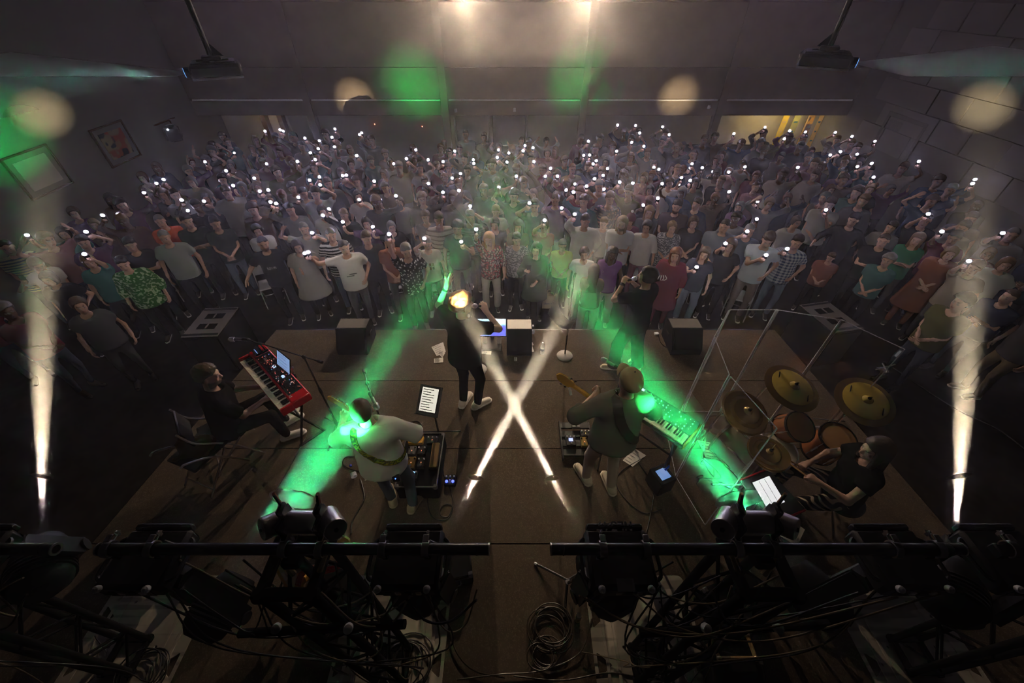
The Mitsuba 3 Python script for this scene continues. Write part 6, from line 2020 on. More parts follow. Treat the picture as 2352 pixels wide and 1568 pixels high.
def plaid(p, n, uv):
    u, v = (p.x + p.y * 0.3) / 0.055, p.z / 0.055
    a = smoothstep(0.2, 0.3, dr.abs(u - dr.floor(u) - 0.5)) + smoothstep(0.2, 0.3, dr.abs(v - dr.floor(v) - 0.5))
    return mix((0.03, 0.045, 0.12), (0.40, 0.42, 0.44), a * 0.5)


def flecks(p, n, uv):
    a = noise(p.x * 52, p.y * 52, p.z * 52)
    return mix((0.07, 0.075, 0.085), (0.30, 0.30, 0.31), smoothstep(0.48, 0.6, a))


def bouquet(p, n, uv):
    a, b, c = mikit.voronoi((p.x + p.y * 0.4) * 15, p.z * 15)
    return mix((0.05, 0.05, 0.09), mix((0.30, 0.16, 0.16), (0.26, 0.24, 0.22), c), smoothstep(0.4, 0.2, a))


for nm, fn in (('stripes_black_white', stripes(0.055, (0.02, 0.02, 0.022), (0.45, 0.45, 0.44))), ('stripes_brown', stripes(0.085, (0.13, 0.09, 0.07), (0.42, 0.38, 0.33), 0.3)), ('stripes_teal', stripes(0.045, (0.05, 0.10, 0.14), (0.42, 0.44, 0.26), 0.45)),
               ('stripes_grey', stripes(0.05, (0.16, 0.17, 0.18), (0.24, 0.25, 0.26))), ('dots_white', dots), ('floral_rose', floral), ('leaves_green', leaves), ('plaid_blue', plaid), ('flecks_grey', flecks), ('bouquet_dark', bouquet)):
    scene[nm] = {'type': 'twosided', 'b': {'type': 'diffuse', 'reflectance': mikit.proc(fn)}}
BLACK, NAVY, WHITE_, GREY, LGREY, DGREY, BEIGE = (0.016, 0.016, 0.018), (0.03, 0.04, 0.075), (0.56, 0.55, 0.52), (0.20, 0.20, 0.20), (0.36, 0.36, 0.35), (0.075, 0.075, 0.08), (0.38, 0.34, 0.28)
RED, WINE, PURPLE, TEAL, GREEN_, BLUE, ORANGE, RUST, PINK, OLIVE = (0.36, 0.05, 0.05), (0.13, 0.03, 0.045), (0.16, 0.055, 0.22), (0.07, 0.20, 0.20), (0.05, 0.19, 0.11), (0.07, 0.12, 0.26), (0.52, 0.10, 0.045), (0.24, 0.10, 0.06), (0.42, 0.24, 0.24), (0.12, 0.12, 0.06)
JEANS, DJEANS, PALE, BLK = (0.12, 0.15, 0.20), (0.045, 0.055, 0.085), (0.50, 0.47, 0.41), (0.014, 0.014, 0.015)
grey_hair, blonde, red_hair = (0.17, 0.165, 0.155), (0.24, 0.155, 0.07), (0.11, 0.04, 0.018)
PLACED = []


def free(x, y, r):
    return all((x - a) ** 2 + (y - b_) ** 2 > (r * q) ** 2 for a, b_, q in PLACED)


case_ply = mikit.ply(box((0, 0, 0), (0.074, 0.010, 0.152), 0.004), 'black_gloss', smooth=30)
torch_ply = mikit.ply(xf(lathe([(0, -0.003), (0.031, -0.003), (0.031, 0.0), (0.0, 0.003)], 14), mat((0, 0, 0), rx=PI / 2)), 'print_white', smooth=False)
TORCH = np.array([0.70, 0.68, 1.0]) * 1.5


def phone_at(M, label, lit=True, screen=None, group=None, tint=None):
    """M: x across the phone, -y the side of the torch, z along the phone; origin at its middle"""
    k = thing('phone', label, 'phone', group)
    part(k, 'casing', case_ply, None, M=M)
    if lit:
        c = TORCH if tint is None else np.array(tint)
        q = M @ mat((0.0, -0.0065, 0.045))
        t = part(k, 'torch', {**torch_ply, 'emitter': glow(c, 0.06)}, None, M=q)
    if screen is not None:
        part(k, 'screen', box((0, 0, 0), (0.066, 0.002, 0.136)), 'print_white', M=M @ mat((0, 0.006 if lit else -0.006, 0)), emitter=glow(screen, 0.01))
    return k


def phone_frame(hand_M_, face):
    """a phone in the fist: its long side follows the hand, its torch side looks along face"""
    o = (hand_M_ @ [0, -0.028, 0.085, 1])[:3]
    up = unit(np.array([0, 0, 1.0]) + 0.25 * hand_M_[:3, 2])
    y = -np.asarray(face, float)
    y = unit(y - up * np.dot(y, up))
    M = np.eye(4)
    M[:3, 0], M[:3, 1], M[:3, 2], M[:3, 3] = np.cross(y, up), y, up, o + up * 0.045
    return M


def stance(x, y, turn=0.0):
    """rotation that faces the stage"""
    return math.atan2(2.2 - y, -0.55 * x) - PI / 2 + turn


ARMS = {'down': (((0.10, 0.05, -0.50), (-0.10, 0.05, -0.50)), ('relaxed', 'relaxed')), 'cross': (((-0.17, 0.24, -0.22), (0.17, 0.26, -0.19)), ('flat', 'flat')), 'clasp': (((-0.14, 0.24, -0.36), (0.14, 0.24, -0.36)), ('relaxed', 'relaxed')),
        'up2': (((0.14, 0.16, 0.34), (-0.14, 0.16, 0.34)), ('flat', 'flat')), 'pray': (((-0.14, 0.24, 0.0), (0.14, 0.24, 0.0)), ('flat', 'flat')), 'hip': (((0.06, 0.05, -0.50), (-0.02, 0.10, -0.36)), ('relaxed', 'relaxed')),
        'open': (((0.24, 0.22, -0.26), (-0.24, 0.22, -0.26)), ('flat', 'flat')), 'face': (((-0.10, 0.22, 0.04), (-0.10, 0.05, -0.50)), ('relaxed', 'relaxed'))}


def guest(head_px, sex, H, top, low, hs, hc, tone, pose, label, phone=None, plabel=None, turn=0.0, far=False, mic=None, tilt=0.0, feet_px=None, other=None, screen=None, shoe=(0.05, 0.045, 0.04), tint=None, beard=0.0, **kw):
    zf = FLOOR + 0.004
    if feet_px is not None:
        x, y, _ = at_z(*feet_px, zf)
    else:
        x, y, _ = at_z(*head_px, zf + H * 0.925)
    near = lambda a, b_: min((math.hypot(a - p_, b_ - q_) for p_, q_, _ in PLACED), default=9)
    k_ = max((0.0, 0.03, -0.03, 0.06, -0.06, 0.09, 0.12), key=lambda k: min(near(x * (1 + k), y * (1 + k)), 0.48) - abs(k))
    x, y = x * (1 + k_), y * (1 + k_)
    M = mat((x, y, zf), stance(x, y, turn))
    arms, hands = ARMS[pose]
    arms, hands = list(arms), list(hands)
    side = None
    sw = 0.165 if sex == 'f' else 0.188
    poles = [None, None]
    palms = [None, None]
    if phone is not None:
        tgt = at_y(*phone, y - (0.30 if screen is None else 0.35))
        loc = M[:3, :3].T @ (tgt - M[:3, 3])
        side = 0 if loc[0] > 0 else 1
        if kw.pop('hand', None) is not None:
            side = 1 - side
        s = H / 1.76
        sh = np.array([(sw if side == 0 else -sw) * s, -0.01 * s, 1.408 * s])
        arms[side] = tuple((loc - [0, 0, 0.10] - sh) / s)
        hands[side] = 'grip'
        palms[side] = (-0.9 if side == 0 else 0.9, -0.2, 0.1)
    kw.setdefault('sleeve', 0.6)
    kw.setdefault('head', (random.uniform(-0.2, 0.2), 0.12, random.uniform(-0.06, 0.06)))
    h = human(sex, H, kw.pop('cell', 0.024), arms=tuple(arms), hands=tuple(hands), palm=tuple(palms), hair=hs, seed=len(PLACED), **kw)
    k = thing('person', label, 'person')
    dress(k, h, M, tone, top, low, shoe, hc, fem=sex == 'f', top_name=other or 'shirt', beard=beard, legs_name='skirt' if kw.get('legs') == 'dress' else 'trousers')
    PLACED.append((x, y, 1.0))
    if phone is not None:
        PM_ = phone_frame(hand_M(h, M, side), unit(np.array([0, 0, 2.0]) - [x, y, 1.0]) if screen is None else unit(np.array([0, 0.3, 1.0])))
        phone_at(PM_, plabel or ('phone torch of the ' + ' '.join(label.split(',')[0].split()[:12])), lit=screen is None, screen=screen, tint=tint)
    return k, h, M


random.seed(4)
t1, t2, t3, t4 = skin_a, skin_b, skin_c, skin_d
G = []
# ---- first rows, from the left wall to the right wall
guest((18, 569), 'm', 1.80, 'stripes_teal', DJEANS, 'buzz', dark_hair, t1, 'clasp', 'man in glasses and a yellow and blue striped shirt at the far left edge')
guest((80, 605), 'f', 1.68, WHITE_, BLK, 'bob', brown_hair, t1, 'clasp', 'woman in a white top looking down at a lit phone at the far left', phone=(40, 640), plabel='phone with a blue-white screen held at the far left edge', screen=(0.007, 0.010, 0.030), head=(0.2, 0.5, 0))
guest((138, 572), 'f', 1.66, BLACK, (0.34, 0.33, 0.30), 'bob', grey_hair, t1, 'hip', 'woman in a long black dress and pale leggings left of the stage', hem=-0.30, loose=0.02, flare=2.2, feet_px=(262, 800), turn=-0.5)
guest((206, 601), 'f', 1.68, TEAL, BLK, 'bob', fair_hair, t1, 'hip', 'fair-haired woman in a teal top at the front left', phone=(190, 575), plabel='phone with a bright torch above the fair-haired woman in teal', turn=-0.2)
guest((284, 607), 'm', 1.70, 'leaves_green', BLK, 'short', dark_hair, t1, 'down', 'person in a green leaf-patterned top with white sleeves at the front left', turn=-0.25, hem=-0.04, loose=0.02, sleeve=1.55)
guest((379, 545), 'm', 1.80, (0.27, 0.30, 0.29), BLK, 'buzz', grey_hair, t2, 'down', 'balding man in a grey-green polo shirt at the left front', turn=-0.2, build=1.1)
guest((309, 575), 'm', 1.74, BLACK, BLK, 'short', dark_hair, t2, 'cross', 'man in black with folded arms between the polo shirt and the leaf-patterned top')
guest((370, 508), 'm', 1.78, ORANGE, DJEANS, 'buzz', grey_hair, t1, 'clasp', 'man in a bright orange shirt behind the grey polo shirt')
guest((424, 496), 'm', 1.82, BLACK, BLK, 'short', dark_hair, t1, 'cross', 'man in a black shirt beside the orange shirt')
guest((488, 502), 'm', 1.76, (0.03, 0.045, 0.04), JEANS, 'short', dark_hair, t1, 'clasp', 'young man in a dark green shirt, hands held in front, on the left')
guest((523, 443), 'm', 1.86, LGREY, BLK, 'short', brown_hair, t1, 'open', 'tall man in a loose pale grey shirt with both arms out on the left', loose=0.03, hem=-0.08, build=1.15)
guest((592, 530), 'f', 1.68, WHITE_, BLK, 'pony', dark_hair, t2, 'clasp', 'woman in a white lace top behind the man in the black love shirt')
k, h, M = guest((604, 560), 'm', 1.80, BLACK, BLK, 'buzz', dark_hair, t1, 'open', 'bearded man in a black shirt with love written on it', turn=-0.1, beard=0.7)
m = letters('love', 0.055)
m = (m[0] - [m[0][:, 0].mean(), 0, 0], m[1])
tv = h['top'][0]
sel = tv[(np.abs(tv[:, 0]) < 0.12) & (np.abs(tv[:, 2] - 1.26) < 0.08)]
part(k, 'lettering', xf(m, M @ mat((0.0, sel[:, 1].max() + 0.006, 1.24), rx=PI / 2 - 0.12, rz=PI)), 'print_white', smooth=False)
guest((684, 567), 'f', 1.66, (0.30, 0.29, 0.27), BLK, 'bob', dark_hair, t2, 'down', 'woman in a long pale grey tunic with a phone at her shoulder', phone=(708, 580), hem=-0.30, loose=0.03, flare=1.6)
guest((698, 526), 'm', 1.76, LGREY, BLK, 'buzz', grey_hair, t1, 'up2', 'person in grey with raised hands behind the grey tunic', phone=(726, 534))
guest((760, 540), 'm', 1.78, 'stripes_black_white', DJEANS, 'buzz', grey_hair, t3, 'down', 'bald man in a black and white striped shirt', build=1.1)
k, h, M = guest((787, 556), 'm', 1.80, WHITE_, DGREY, 'buzz', dark_hair, t2, 'hip', 'man in glasses and a white printed T-shirt, arm stretched to the left', build=1.12, phone=(712, 582), plabel='phone held out to the left by the man in the white printed T-shirt')
for i in range(2):
    tv = h['top'][0]
    sel = tv[(np.abs(tv[:, 0]) < 0.1) & (np.abs(tv[:, 2] - 1.2) < 0.07)]
    part(k, 'print', box((-0.02 + 0.05 * i, sel[:, 1].max() + 0.003, 1.23 - 0.035 * i), (0.13, 0.004, 0.022), 0.001), 'print_grey', M=M)
guest((845, 560), 'm', 1.76, BLACK, BLK, 'short', brown_hair, t2, 'down', 'man in a black polo shirt and glasses in the front row', build=1.12)
guest((893, 543), 'm', 1.78, RUST, DGREY, 'buzz', grey_hair, t2, 'clasp', 'man in a rust-brown shirt behind the dotted shirt')
guest((929, 552), 'm', 1.80, 'dots_white', BLK, 'short', grey_hair, t1, 'hip', 'fair older man in a black shirt with white dots, hand raised', phone=(884, 526), shoe=(0.5, 0.5, 0.48), plabel='phone raised by the man in the dotted shirt')
k, h, M = guest((981, 560), 'f', 1.68, WHITE_, BLK, 'short', grey_hair, t3, 'down', 'woman with short grey hair in a white T-shirt with a coloured print', phone=(966, 549), shoe=(0.55, 0.55, 0.52))
tv = h['top'][0]
sel = tv[(np.abs(tv[:, 0]) < 0.1) & (np.abs(tv[:, 2] - 1.15) < 0.07)]
for i, c in enumerate((OLIVE, RUST, (0.4, 0.3, 0.08), DGREY, RUST, OLIVE)):
    part(k, 'print', box((-0.055 + 0.055 * (i % 3), sel[:, 1].max() + 0.004, 1.20 - 0.075 * (i // 3)), (0.040, 0.004, 0.060), 0.001), cloth(c), M=M)
guest((1008, 505), 'm', 1.84, 'stripes_brown', BLK, 'short', brown_hair, t2, 'down', 'tall man in glasses and a brown and white striped polo shirt')
guest((1051, 524), 'm', 1.82, (0.035, 0.045, 0.05), (0.24, 0.23, 0.22), 'curly', dark_hair, t3, 'down', 'young man with curly dark hair, dark T-shirt and grey jeans, phone at the chest', phone=(1069, 557), tint=(0.9, 0.85, 0.75))
guest((1080, 522), 'm', 1.80, 'stripes_grey', DGREY, 'short', grey_hair, t2, 'down', 'grey-haired man in a grey striped shirt behind the blonde woman')
guest((1124, 550), 'f', 1.72, 'floral_rose', PALE, 'long', (0.40, 0.22, 0.09), t3, 'down', 'woman with long fair hair, rose floral blouse and white trousers', phone=(1091, 529), sleeve=1.5, legs='wide', flare=0.02, plabel='phone raised by the woman in the floral blouse')
guest((1137, 527), 'f', 1.72, BLACK, BLK, 'pony', dark_hair, t2, 'down', 'dark-haired woman in black behind the floral blouse')
guest((1139, 487), 'f', 1.70, (0.44, 0.50, 0.42), DJEANS, 'short', blonde, t3, 'down', 'person in a pale green-lit T-shirt, arm stretched far to the left', phone=(1078, 473), plabel='phone at the end of the arm stretched out by the pale green T-shirt')
guest((1186, 551), 'f', 1.66, 'flecks_grey', BLK, 'short', dark_hair, t2, 'hip', 'short-haired woman in a grey flecked T-shirt holding a dark phone case', sleeve=0.8)
guest((1190, 521), 'f', 1.70, OLIVE, BLK, 'long', dark_hair, t1, 'clasp', 'long-haired woman in olive behind the flecked T-shirt')
guest((1249, 521), 'f', 1.70, (0.34, 0.09, 0.10), BLK, 'pony', brown_hair, t1, 'clasp', 'woman in glasses and a red blouse, phone raised beside her head', phone=(1243, 507))
guest((1229, 474), 'm', 1.82, BLACK, DJEANS, 'short', dark_hair, t1, 'down', 'man in a black T-shirt with small white lettering, middle of the crowd', phone=(1206, 468))
guest((1276, 460), 'm', 1.84, (0.13, 0.085, 0.16), DJEANS, 'buzz', brown_hair, t2, 'down', 'broad man in a plum shirt holding the brightest phone', phone=(1297, 481), build=1.2)
guest((1343, 509), 'm', 1.80, (0.50, 0.52, 0.47), DGREY, 'short', dark_hair, t2, 'hip', 'man in a white hooded sweatshirt, one arm straight up', phone=(1315, 494), sleeve=1.95, loose=0.02, build=1.1, other='hoodie')
guest((1232, 573), 'f', 1.66, (0.03, 0.05, 0.035), BLK, 'long', dark_hair, t3, 'clasp', 'woman with long dark hair in a dark coat at the front centre', sleeve=1.9, hem=-0.30, loose=0.02, flare=1.0, other='coat', phone=(1208, 611), plabel='dim phone held low by the woman in the dark coat', screen=(0.004, 0.005, 0.008))
guest((1293, 552), 'm', 1.48, (0.52, 0.54, 0.22), BLK, 'short', dark_hair, t1, 'clasp', 'boy in a yellow polo shirt in the front row')
guest((1383, 536), 'm', 1.58, LGREY, DGREY, 'short', fair_hair, t3, 'down', 'fair boy in a pale T-shirt beside the white sweatshirt')
guest((1429, 514), 'm', 1.82, (0.54, 0.56, 0.58), BLK, 'long', fair_hair, t2, 'cross', 'bearded long-haired man in a white T-shirt with folded arms', beard=0.8, loose=0.015)
guest((1486, 522), 'f', 1.72, WHITE_, WINE, 'pony', dark_hair, t2, 'down', 'woman in a white half-sleeved sweater and dark trousers', sleeve=1.3)
guest((1543, 523), 'f', 1.66, 'flecks_grey', (0.10, 0.10, 0.11), 'bun', fair_hair, t2, 'clasp', 'woman with hair pinned up in a grey patterned dress', hem=-0.30, loose=0.015, flare=0.8)
guest((1589, 523), 'f', 1.70, BLACK, BLK, 'bob', brown_hair, t2, 'clasp', 'woman in a black top with folded hands right of the patterned dress')
guest((1664, 520), 'm', 1.84, (0.14, 0.16, 0.19), DGREY, 'buzz', dark_hair, t2, 'clasp', 'broad man in a slate-blue T-shirt and glasses', build=1.3)
guest((1720, 530), 'm', 1.78, (0.10, 0.12, 0.15), DJEANS, 'buzz', grey_hair, t2, 'down', 'man in a flat cap right of the broad slate-blue shirt', phone=(1705, 531))
guest((1769, 536), 'm', 1.88, (0.46, 0.52, 0.55), (0.17, 0.14, 0.13), 'short', brown_hair, t2, 'hip', 'tall man in a pale blue T-shirt looking at a phone in his hand', phone=(1747, 585), plabel='phone glowing in the hand of the tall man in pale blue', head=(0.1, 0.4, 0))
guest((1342, 583), 'f', 1.60, (0.58, 0.58, 0.60), LGREY, 'pony', brown_hair, t3, 'down', 'girl in a white T-shirt whose face the pale shaft lights up')
guest((1350, 608), 'f', 1.58, (0.16, 0.12, 0.10), (0.42, 0.42, 0.40), 'long', brown_hair, t2, 'clasp', 'girl with long brown hair, back turned, in pale wide jeans nearest the stage', feet_px=(1345, 745), turn=PI, legs='wide', flare=0.03, shoe=(0.5, 0.48, 0.44))
guest((1405, 583), 'f', 1.68, PURPLE, (0.48, 0.46, 0.42), 'long', dark_hair, t4, 'down', 'girl with long dark hair, purple sleeveless top and white wide trousers', sleeve=0.12, legs='wide', flare=0.035, shoe=(0.5, 0.48, 0.44))
guest((1552, 586), 'f', 1.68, WINE, WINE, 'long', red_hair, t2, 'down', 'woman with long auburn hair in a wine-red dress', hem=-0.35, loose=0.02, flare=1.2, sleeve=1.7)
guest((1617, 583), 'f', 1.62, (0.05, 0.055, 0.08), JEANS, 'long', brown_hair, t3, 'down', 'girl in a dark printed T-shirt and blue jeans with a phone at her chest', phone=(1592, 611), legs='wide', flare=0.02, shoe=(0.5, 0.5, 0.5))
guest((1677, 564), 'f', 1.70, BLACK, BLK, 'long', brown_hair, t2, 'hip', 'long-haired woman in black holding a phone before her face', phone=(1661, 558))
guest((1829, 557), 'm', 1.76, 'plaid_blue', JEANS, 'short', dark_hair, t2, 'hip', 'man in a blue and white checked shirt and jeans', phone=(1800, 569))
guest((1490, 488), 'f', 1.72, DGREY, BLK, 'long', blonde, t3, 'down', 'blonde woman smiling with one arm straight up', phone=(1517, 447))
guest((1398, 468), 'm', 1.86, 'bouquet_dark', DJEANS, 'short', fair_hair, t3, 'down', 'young man in a dark flower-patterned shirt')
guest((1554, 475), 'm', 1.84, (0.07, 0.045, 0.05), BLK, 'short', dark_hair, t2, 'clasp', 'dark-bearded man in a deep brown shirt', beard=0.8, build=1.15)
k, h, M = guest((1450, 494), 'f', 1.64, WINE, BLK, 'bob', brown_hair, t2, 'clasp', 'person in a dark red pointed hat')
part(k, 'hat', xf(xf(lathe([(0.112, 0.03), (0.108, 0.06), (0.085, 0.12), (0.045, 0.17), (0.0, 0.20)], 20), h['HM']), M), cloth(WINE))
part(k, 'pompom', ball((M @ h['HM'] @ [0.0, -0.0, 0.21, 1])[:3], 0.028, 5), 'paint_white')
guest((1904, 470), 'm', 1.84, LGREY, BLK, 'short', brown_hair, t2, 'clasp', 'man in a pale grey shirt with a bright phone at the chest, on the right', phone=(1904, 488), loose=0.02)
guest((1960, 506), 'm', 1.78, BLACK, BLK, 'short', dark_hair, t2, 'open', 'man in a black sweater with a white stripe on the right', sleeve=1.9)
guest((2030, 553), 'm', 1.74, BLACK, BLK, 'buzz', brown_hair, t1, 'cross', 'man in black holding up a small object with folded arms on the right')
guest((2106, 551), 'f', 1.70, GREEN_, DGREY, 'long', fair_hair, t3, 'cross', 'fair long-haired woman in a green T-shirt with folded arms')
guest((2180, 583), 'f', 1.70, (0.26, 0.11, 0.07), (0.26, 0.11, 0.07), 'bob', fair_hair, t3, 'clasp', 'woman in a terracotta dress on the right', hem=-0.38, loose=0.02, flare=1.4)
guest((2307, 608), 'f', 1.68, (0.55, 0.58, 0.53), (0.22, 0.21, 0.19), 'bob', fair_hair, t3, 'open', 'woman in a loose white shirt and grey skirt near the right edge', legs='dress', loose=0.02)
guest((2190, 548), 'm', 1.76, (0.17, 0.06, 0.10), DJEANS, 'short', dark_hair, t2, 'down', 'man in a plum-red top with one hand raised on the right', phone=(2164, 515))
guest((1908, 592), 'm', 1.30, RUST, BLK, 'short', brown_hair, t1, 'clasp', 'person in a rust-brown shirt low down beside the checked shirt', build=1.2)
guest((2126, 506), 'm', 1.82, BLACK, BLK, 'buzz', dark_hair, t2, 'face', 'man in black holding a phone over his forehead on the right', phone=(2129, 487), sleeve=0.4)
guest((2322, 540), 'm', 1.84, LGREY, DGREY, 'buzz', grey_hair, t3, 'down', 'man in pale clothes with his arm across, at the right edge', phone=(2305, 531), build=1.2)
guest((2262, 590), 'm', 1.70, BEIGE, DGREY, 'short', fair_hair, t3, 'down', 'person in beige behind the loose white shirt', phone=(2233, 584))
guest((2330, 760), 'm', 1.80, DGREY, (0.17, 0.14, 0.07), 'short', brown_hair, t2, 'down', 'man in olive trousers walking at the right edge of the stage', feet_px=(2222, 902), shoe=(0.35, 0.33, 0.28), turn=-0.6)
# ---- the rest of the crowd: a set of figures, each used again with other clothes
LIB = {}
POSES = [('m', 'down', None), ('m', 'cross', None), ('m', 'clasp', None), ('m', 'high', 0), ('m', 'high', 1), ('m', 'chest', 0), ('m', 'wide', 1), ('f', 'down', None), ('f', 'cross', None), ('f', 'pray', None), ('f', 'high', 0), ('f', 'high', 1), ('f', 'chest', 0), ('f', 'wide', 0), ('m', 'up2', None), ('f', 'up2', None), ('m', 'face', 0), ('f', 'face', 1)]
LIFT = {'high': (0.06, 0.24, 0.36), 'chest': (-0.12, 0.34, -0.10), 'wide': (0.26, 0.26, 0.30), 'face': (-0.06, 0.32, 0.14)}
for i, (sx, pz, hd) in enumerate(POSES):
    kw = {}
    if hd is None:
        arms, hands = ARMS[pz]
    else:
        a = LIFT[pz]
        arms = (a, (-0.10, 0.05, -0.50)) if hd == 0 else ((0.10, 0.05, -0.50), (-a[0], a[1], a[2]))
        hands = ('grip', 'relaxed') if hd == 0 else ('relaxed', 'grip')
    styles = ('short', 'buzz', 'curly', 'short') if sx == 'm' else ('long', 'bob', 'pony', 'bun')
    hst = styles[i % 4]
    h = human(sx, 1.79 if sx == "m" else 1.68, 0.049, arms=arms, hands=hands, hair=hst, seed=40 + i, sleeve=0.62 if i % 3 else 1.6, build=(1.0, 1.12, 0.98)[i % 3], head=(((i * 37) % 9 - 4) * 0.06, 0.08, ((i * 23) % 7 - 3) * 0.03), loose=0.006, palm=((-0.9, -0.2, 0.1), (0.9, -0.2, 0.1)))
    e = {'h': h, 'top': mikit.ply(h['top'], smooth=50), 'trousers': mikit.ply(h['trousers'], smooth=50), 'hair': mikit.ply(h['hair'], smooth=60), 'shoes': [mikit.ply(join(a, b_), smooth=50) for a, b_ in h['shoe_pair']], 'skin': {}, 'style': hst}
    if hd is not None:
        e['phone'] = phone_frame(h['hand'][hd], (0, 1, 0.12))
    LIB[sx, pz, hd] = e
COLS = [('black', BLACK), ('black', BLACK), ('charcoal', DGREY), ('navy', NAVY), ('grey', GREY), ('pale grey', LGREY), ('white', WHITE_), ('wine-red', WINE), ('plum', (0.12, 0.06, 0.13)), ('blue', (0.06, 0.09, 0.17)), ('olive', OLIVE), ('brown', (0.10, 0.06, 0.045)), ('teal', (0.05, 0.12, 0.12)), ('beige', BEIGE), ('rose', (0.30, 0.15, 0.16))]
HAIRC = [('dark', dark_hair), ('brown', brown_hair), ('brown', brown_hair), ('fair', fair_hair), ('dark', dark_hair), ('grey', grey_hair), ('auburn', red_hair)]
TONES = [t1, t2, t3, t2, t1, t4]
HN = {'short': 'short', 'buzz': 'cropped', 'curly': 'curly', 'long': 'long', 'bob': 'bobbed', 'pony': 'tied-back', 'bun': 'pinned-up'}
PN = {'down': 'arms down', 'cross': 'arms folded', 'clasp': 'hands clasped', 'high': 'phone raised high', 'chest': 'phone at the chest', 'wide': 'phone held aside', 'pray': 'hands together', 'up2': 'both arms raised', 'face': 'phone at the face'}
rc = random.Random(11)


def region(x, y):
    row = 'front' if y < 8.3 else 'middle' if y < 11.0 else 'rear'
    col = 'far left' if x < -6 else 'left' if x < -2.2 else 'centre' if x < 2.2 else 'right' if x < 6.2 else 'far right'
    return f'{row} {col}'


def extra(key, x, y, s, turn):
    e = LIB[key]
    M = mat((x, y, FLOOR + 0.004), stance(x, y, turn), s=s)
    cn, cv = rc.choice(COLS)
    hn, hv = rc.choice(HAIRC)
    ti = rc.randrange(len(TONES))
    legs = rc.choice((BLK, DJEANS, JEANS, DGREY, BLK))
    who = 'man' if key[0] == 'm' else 'woman'
    lab_ = f'{who} in {cn} top, {HN[e["style"]]} {hn} hair, {PN[key[1]]}, {region(x, y)} of crowd'
    k = thing('person', lab_, 'person', f'crowd, {region(x, y)}: {who}, {cn} top, {hn} hair')
    if ti not in e['skin']:
        h = e['h']
        c = np.tile(np.asarray(TONES[ti], float), (len(h['skin'][0]), 1))
        c[h['skin_kind'] == 1] = head_colours(h['head_local'], TONES[ti], (0.06, 0.04, 0.03), 0.0, key[0] == 'f')
        e['skin'][ti] = mikit.ply(h['skin'], 'skin_pigment', smooth=True, color=c)
    part(k, 'body', e['skin'][ti], 'skin_pigment', M=M)
    part(k, 'shirt', e['top'], cloth(cv), M=M)
    part(k, 'trousers', e['trousers'], cloth(legs), M=M)
    part(k, 'hair', e['hair'], hair_mat(hv), M=M)
    for sp in e['shoes']:
        part(k, 'shoe', sp, cloth((0.05, 0.045, 0.04)), M=M)
    PLACED.append((x, y, 1.0))
    if 'phone' in e:
        PM_ = M @ e['phone']
        PM_[:3, :3] /= s
        phone_at(PM_, f'phone torch {PN[key[1]].replace("phone ", "")} by {who} in {cn} top, {hn} hair, {region(x, y)}', group=f'phone torches, {region(x, y)}, {who} in {cn} top',
                 tint=np.array([0.70, 0.68, 1.0]) * 1.5 * rc.uniform(0.75, 1.25) * np.array([1, rc.uniform(0.93, 1.02), rc.uniform(0.93, 1.06)]))


TORCHES = [(609, 301), (644, 298), (651, 301), (769, 296), (700, 317), (734, 323), (762, 315), (731, 341), (769, 337), (712, 351), (724, 366), (682, 371), (538, 351), (470, 372), (612, 376), (519, 392), (506, 415), (537, 426), (584, 409), (710, 414), (734, 406), (735, 424), (617, 436), (596, 439), (620, 464), (635, 467), (686, 453), (418, 459), (469, 462), (388, 479), (431, 483), (757, 480), (742, 494), (375, 412),
           (826, 309), (831, 305), (819, 357), (955, 344), (904, 376), (933, 364), (983, 367), (1014, 356), (1018, 371), (1045, 347), (1050, 369), (1088, 367), (1088, 375), (1145, 344), (1142, 361), (787, 403), (796, 402), (860, 416), (984, 421), (1039, 409), (1057, 399), (1054, 437), (1145, 430), (908, 450), (874, 458), (825, 458), (1016, 442), (789, 510), (858, 521),
           (1169, 351), (1206, 334), (1225, 339), (1202, 346), (1165, 372), (1227, 371), (1419, 287), (1460, 288), (1469, 305), (1522, 291), (1536, 288), (1537, 309), (1352, 324), (1340, 357), (1355, 356), (1369, 369), (1363, 376), (1450, 327), (1417, 347), (1479, 336), (1268, 371), (1265, 386), (1252, 405), (1281, 404), (1396, 387), (1386, 403), (1366, 410), (1502, 384), (1513, 389), (1185, 405), (1179, 434), (1305, 418), (1320, 422), (1347, 427), (1300, 436), (1318, 441), (1424, 418), (1387, 434), (1454, 421), (1344, 456), (1413, 455), (1522, 422), (1478, 471),
           (1549, 283), (1685, 307), (1757, 292), (1814, 300), (1850, 303), (1801, 319), (1589, 376), (1585, 385), (1614, 385), (1637, 394), (1674, 395), (1711, 383), (1566, 408), (1584, 415), (1559, 423), (1832, 384), (1674, 440), (1739, 463), (1736, 503),
           (1919, 304), (1957, 313), (2009, 324), (2063, 313), (1906, 356), (1931, 348), (1969, 354), (1904, 373), (1969, 382), (2002, 375), (2005, 407), (2110, 370), (2139, 377), (2238, 412), (2233, 421), (2255, 423), (2308, 428), (2222, 508), (120, 429), (360, 421), (377, 412), (329, 443), (237, 494), (271, 491), (65, 540), (197, 532)]
keys_p = [k_ for k_ in LIB if k_[2] is not None]
left_over = []
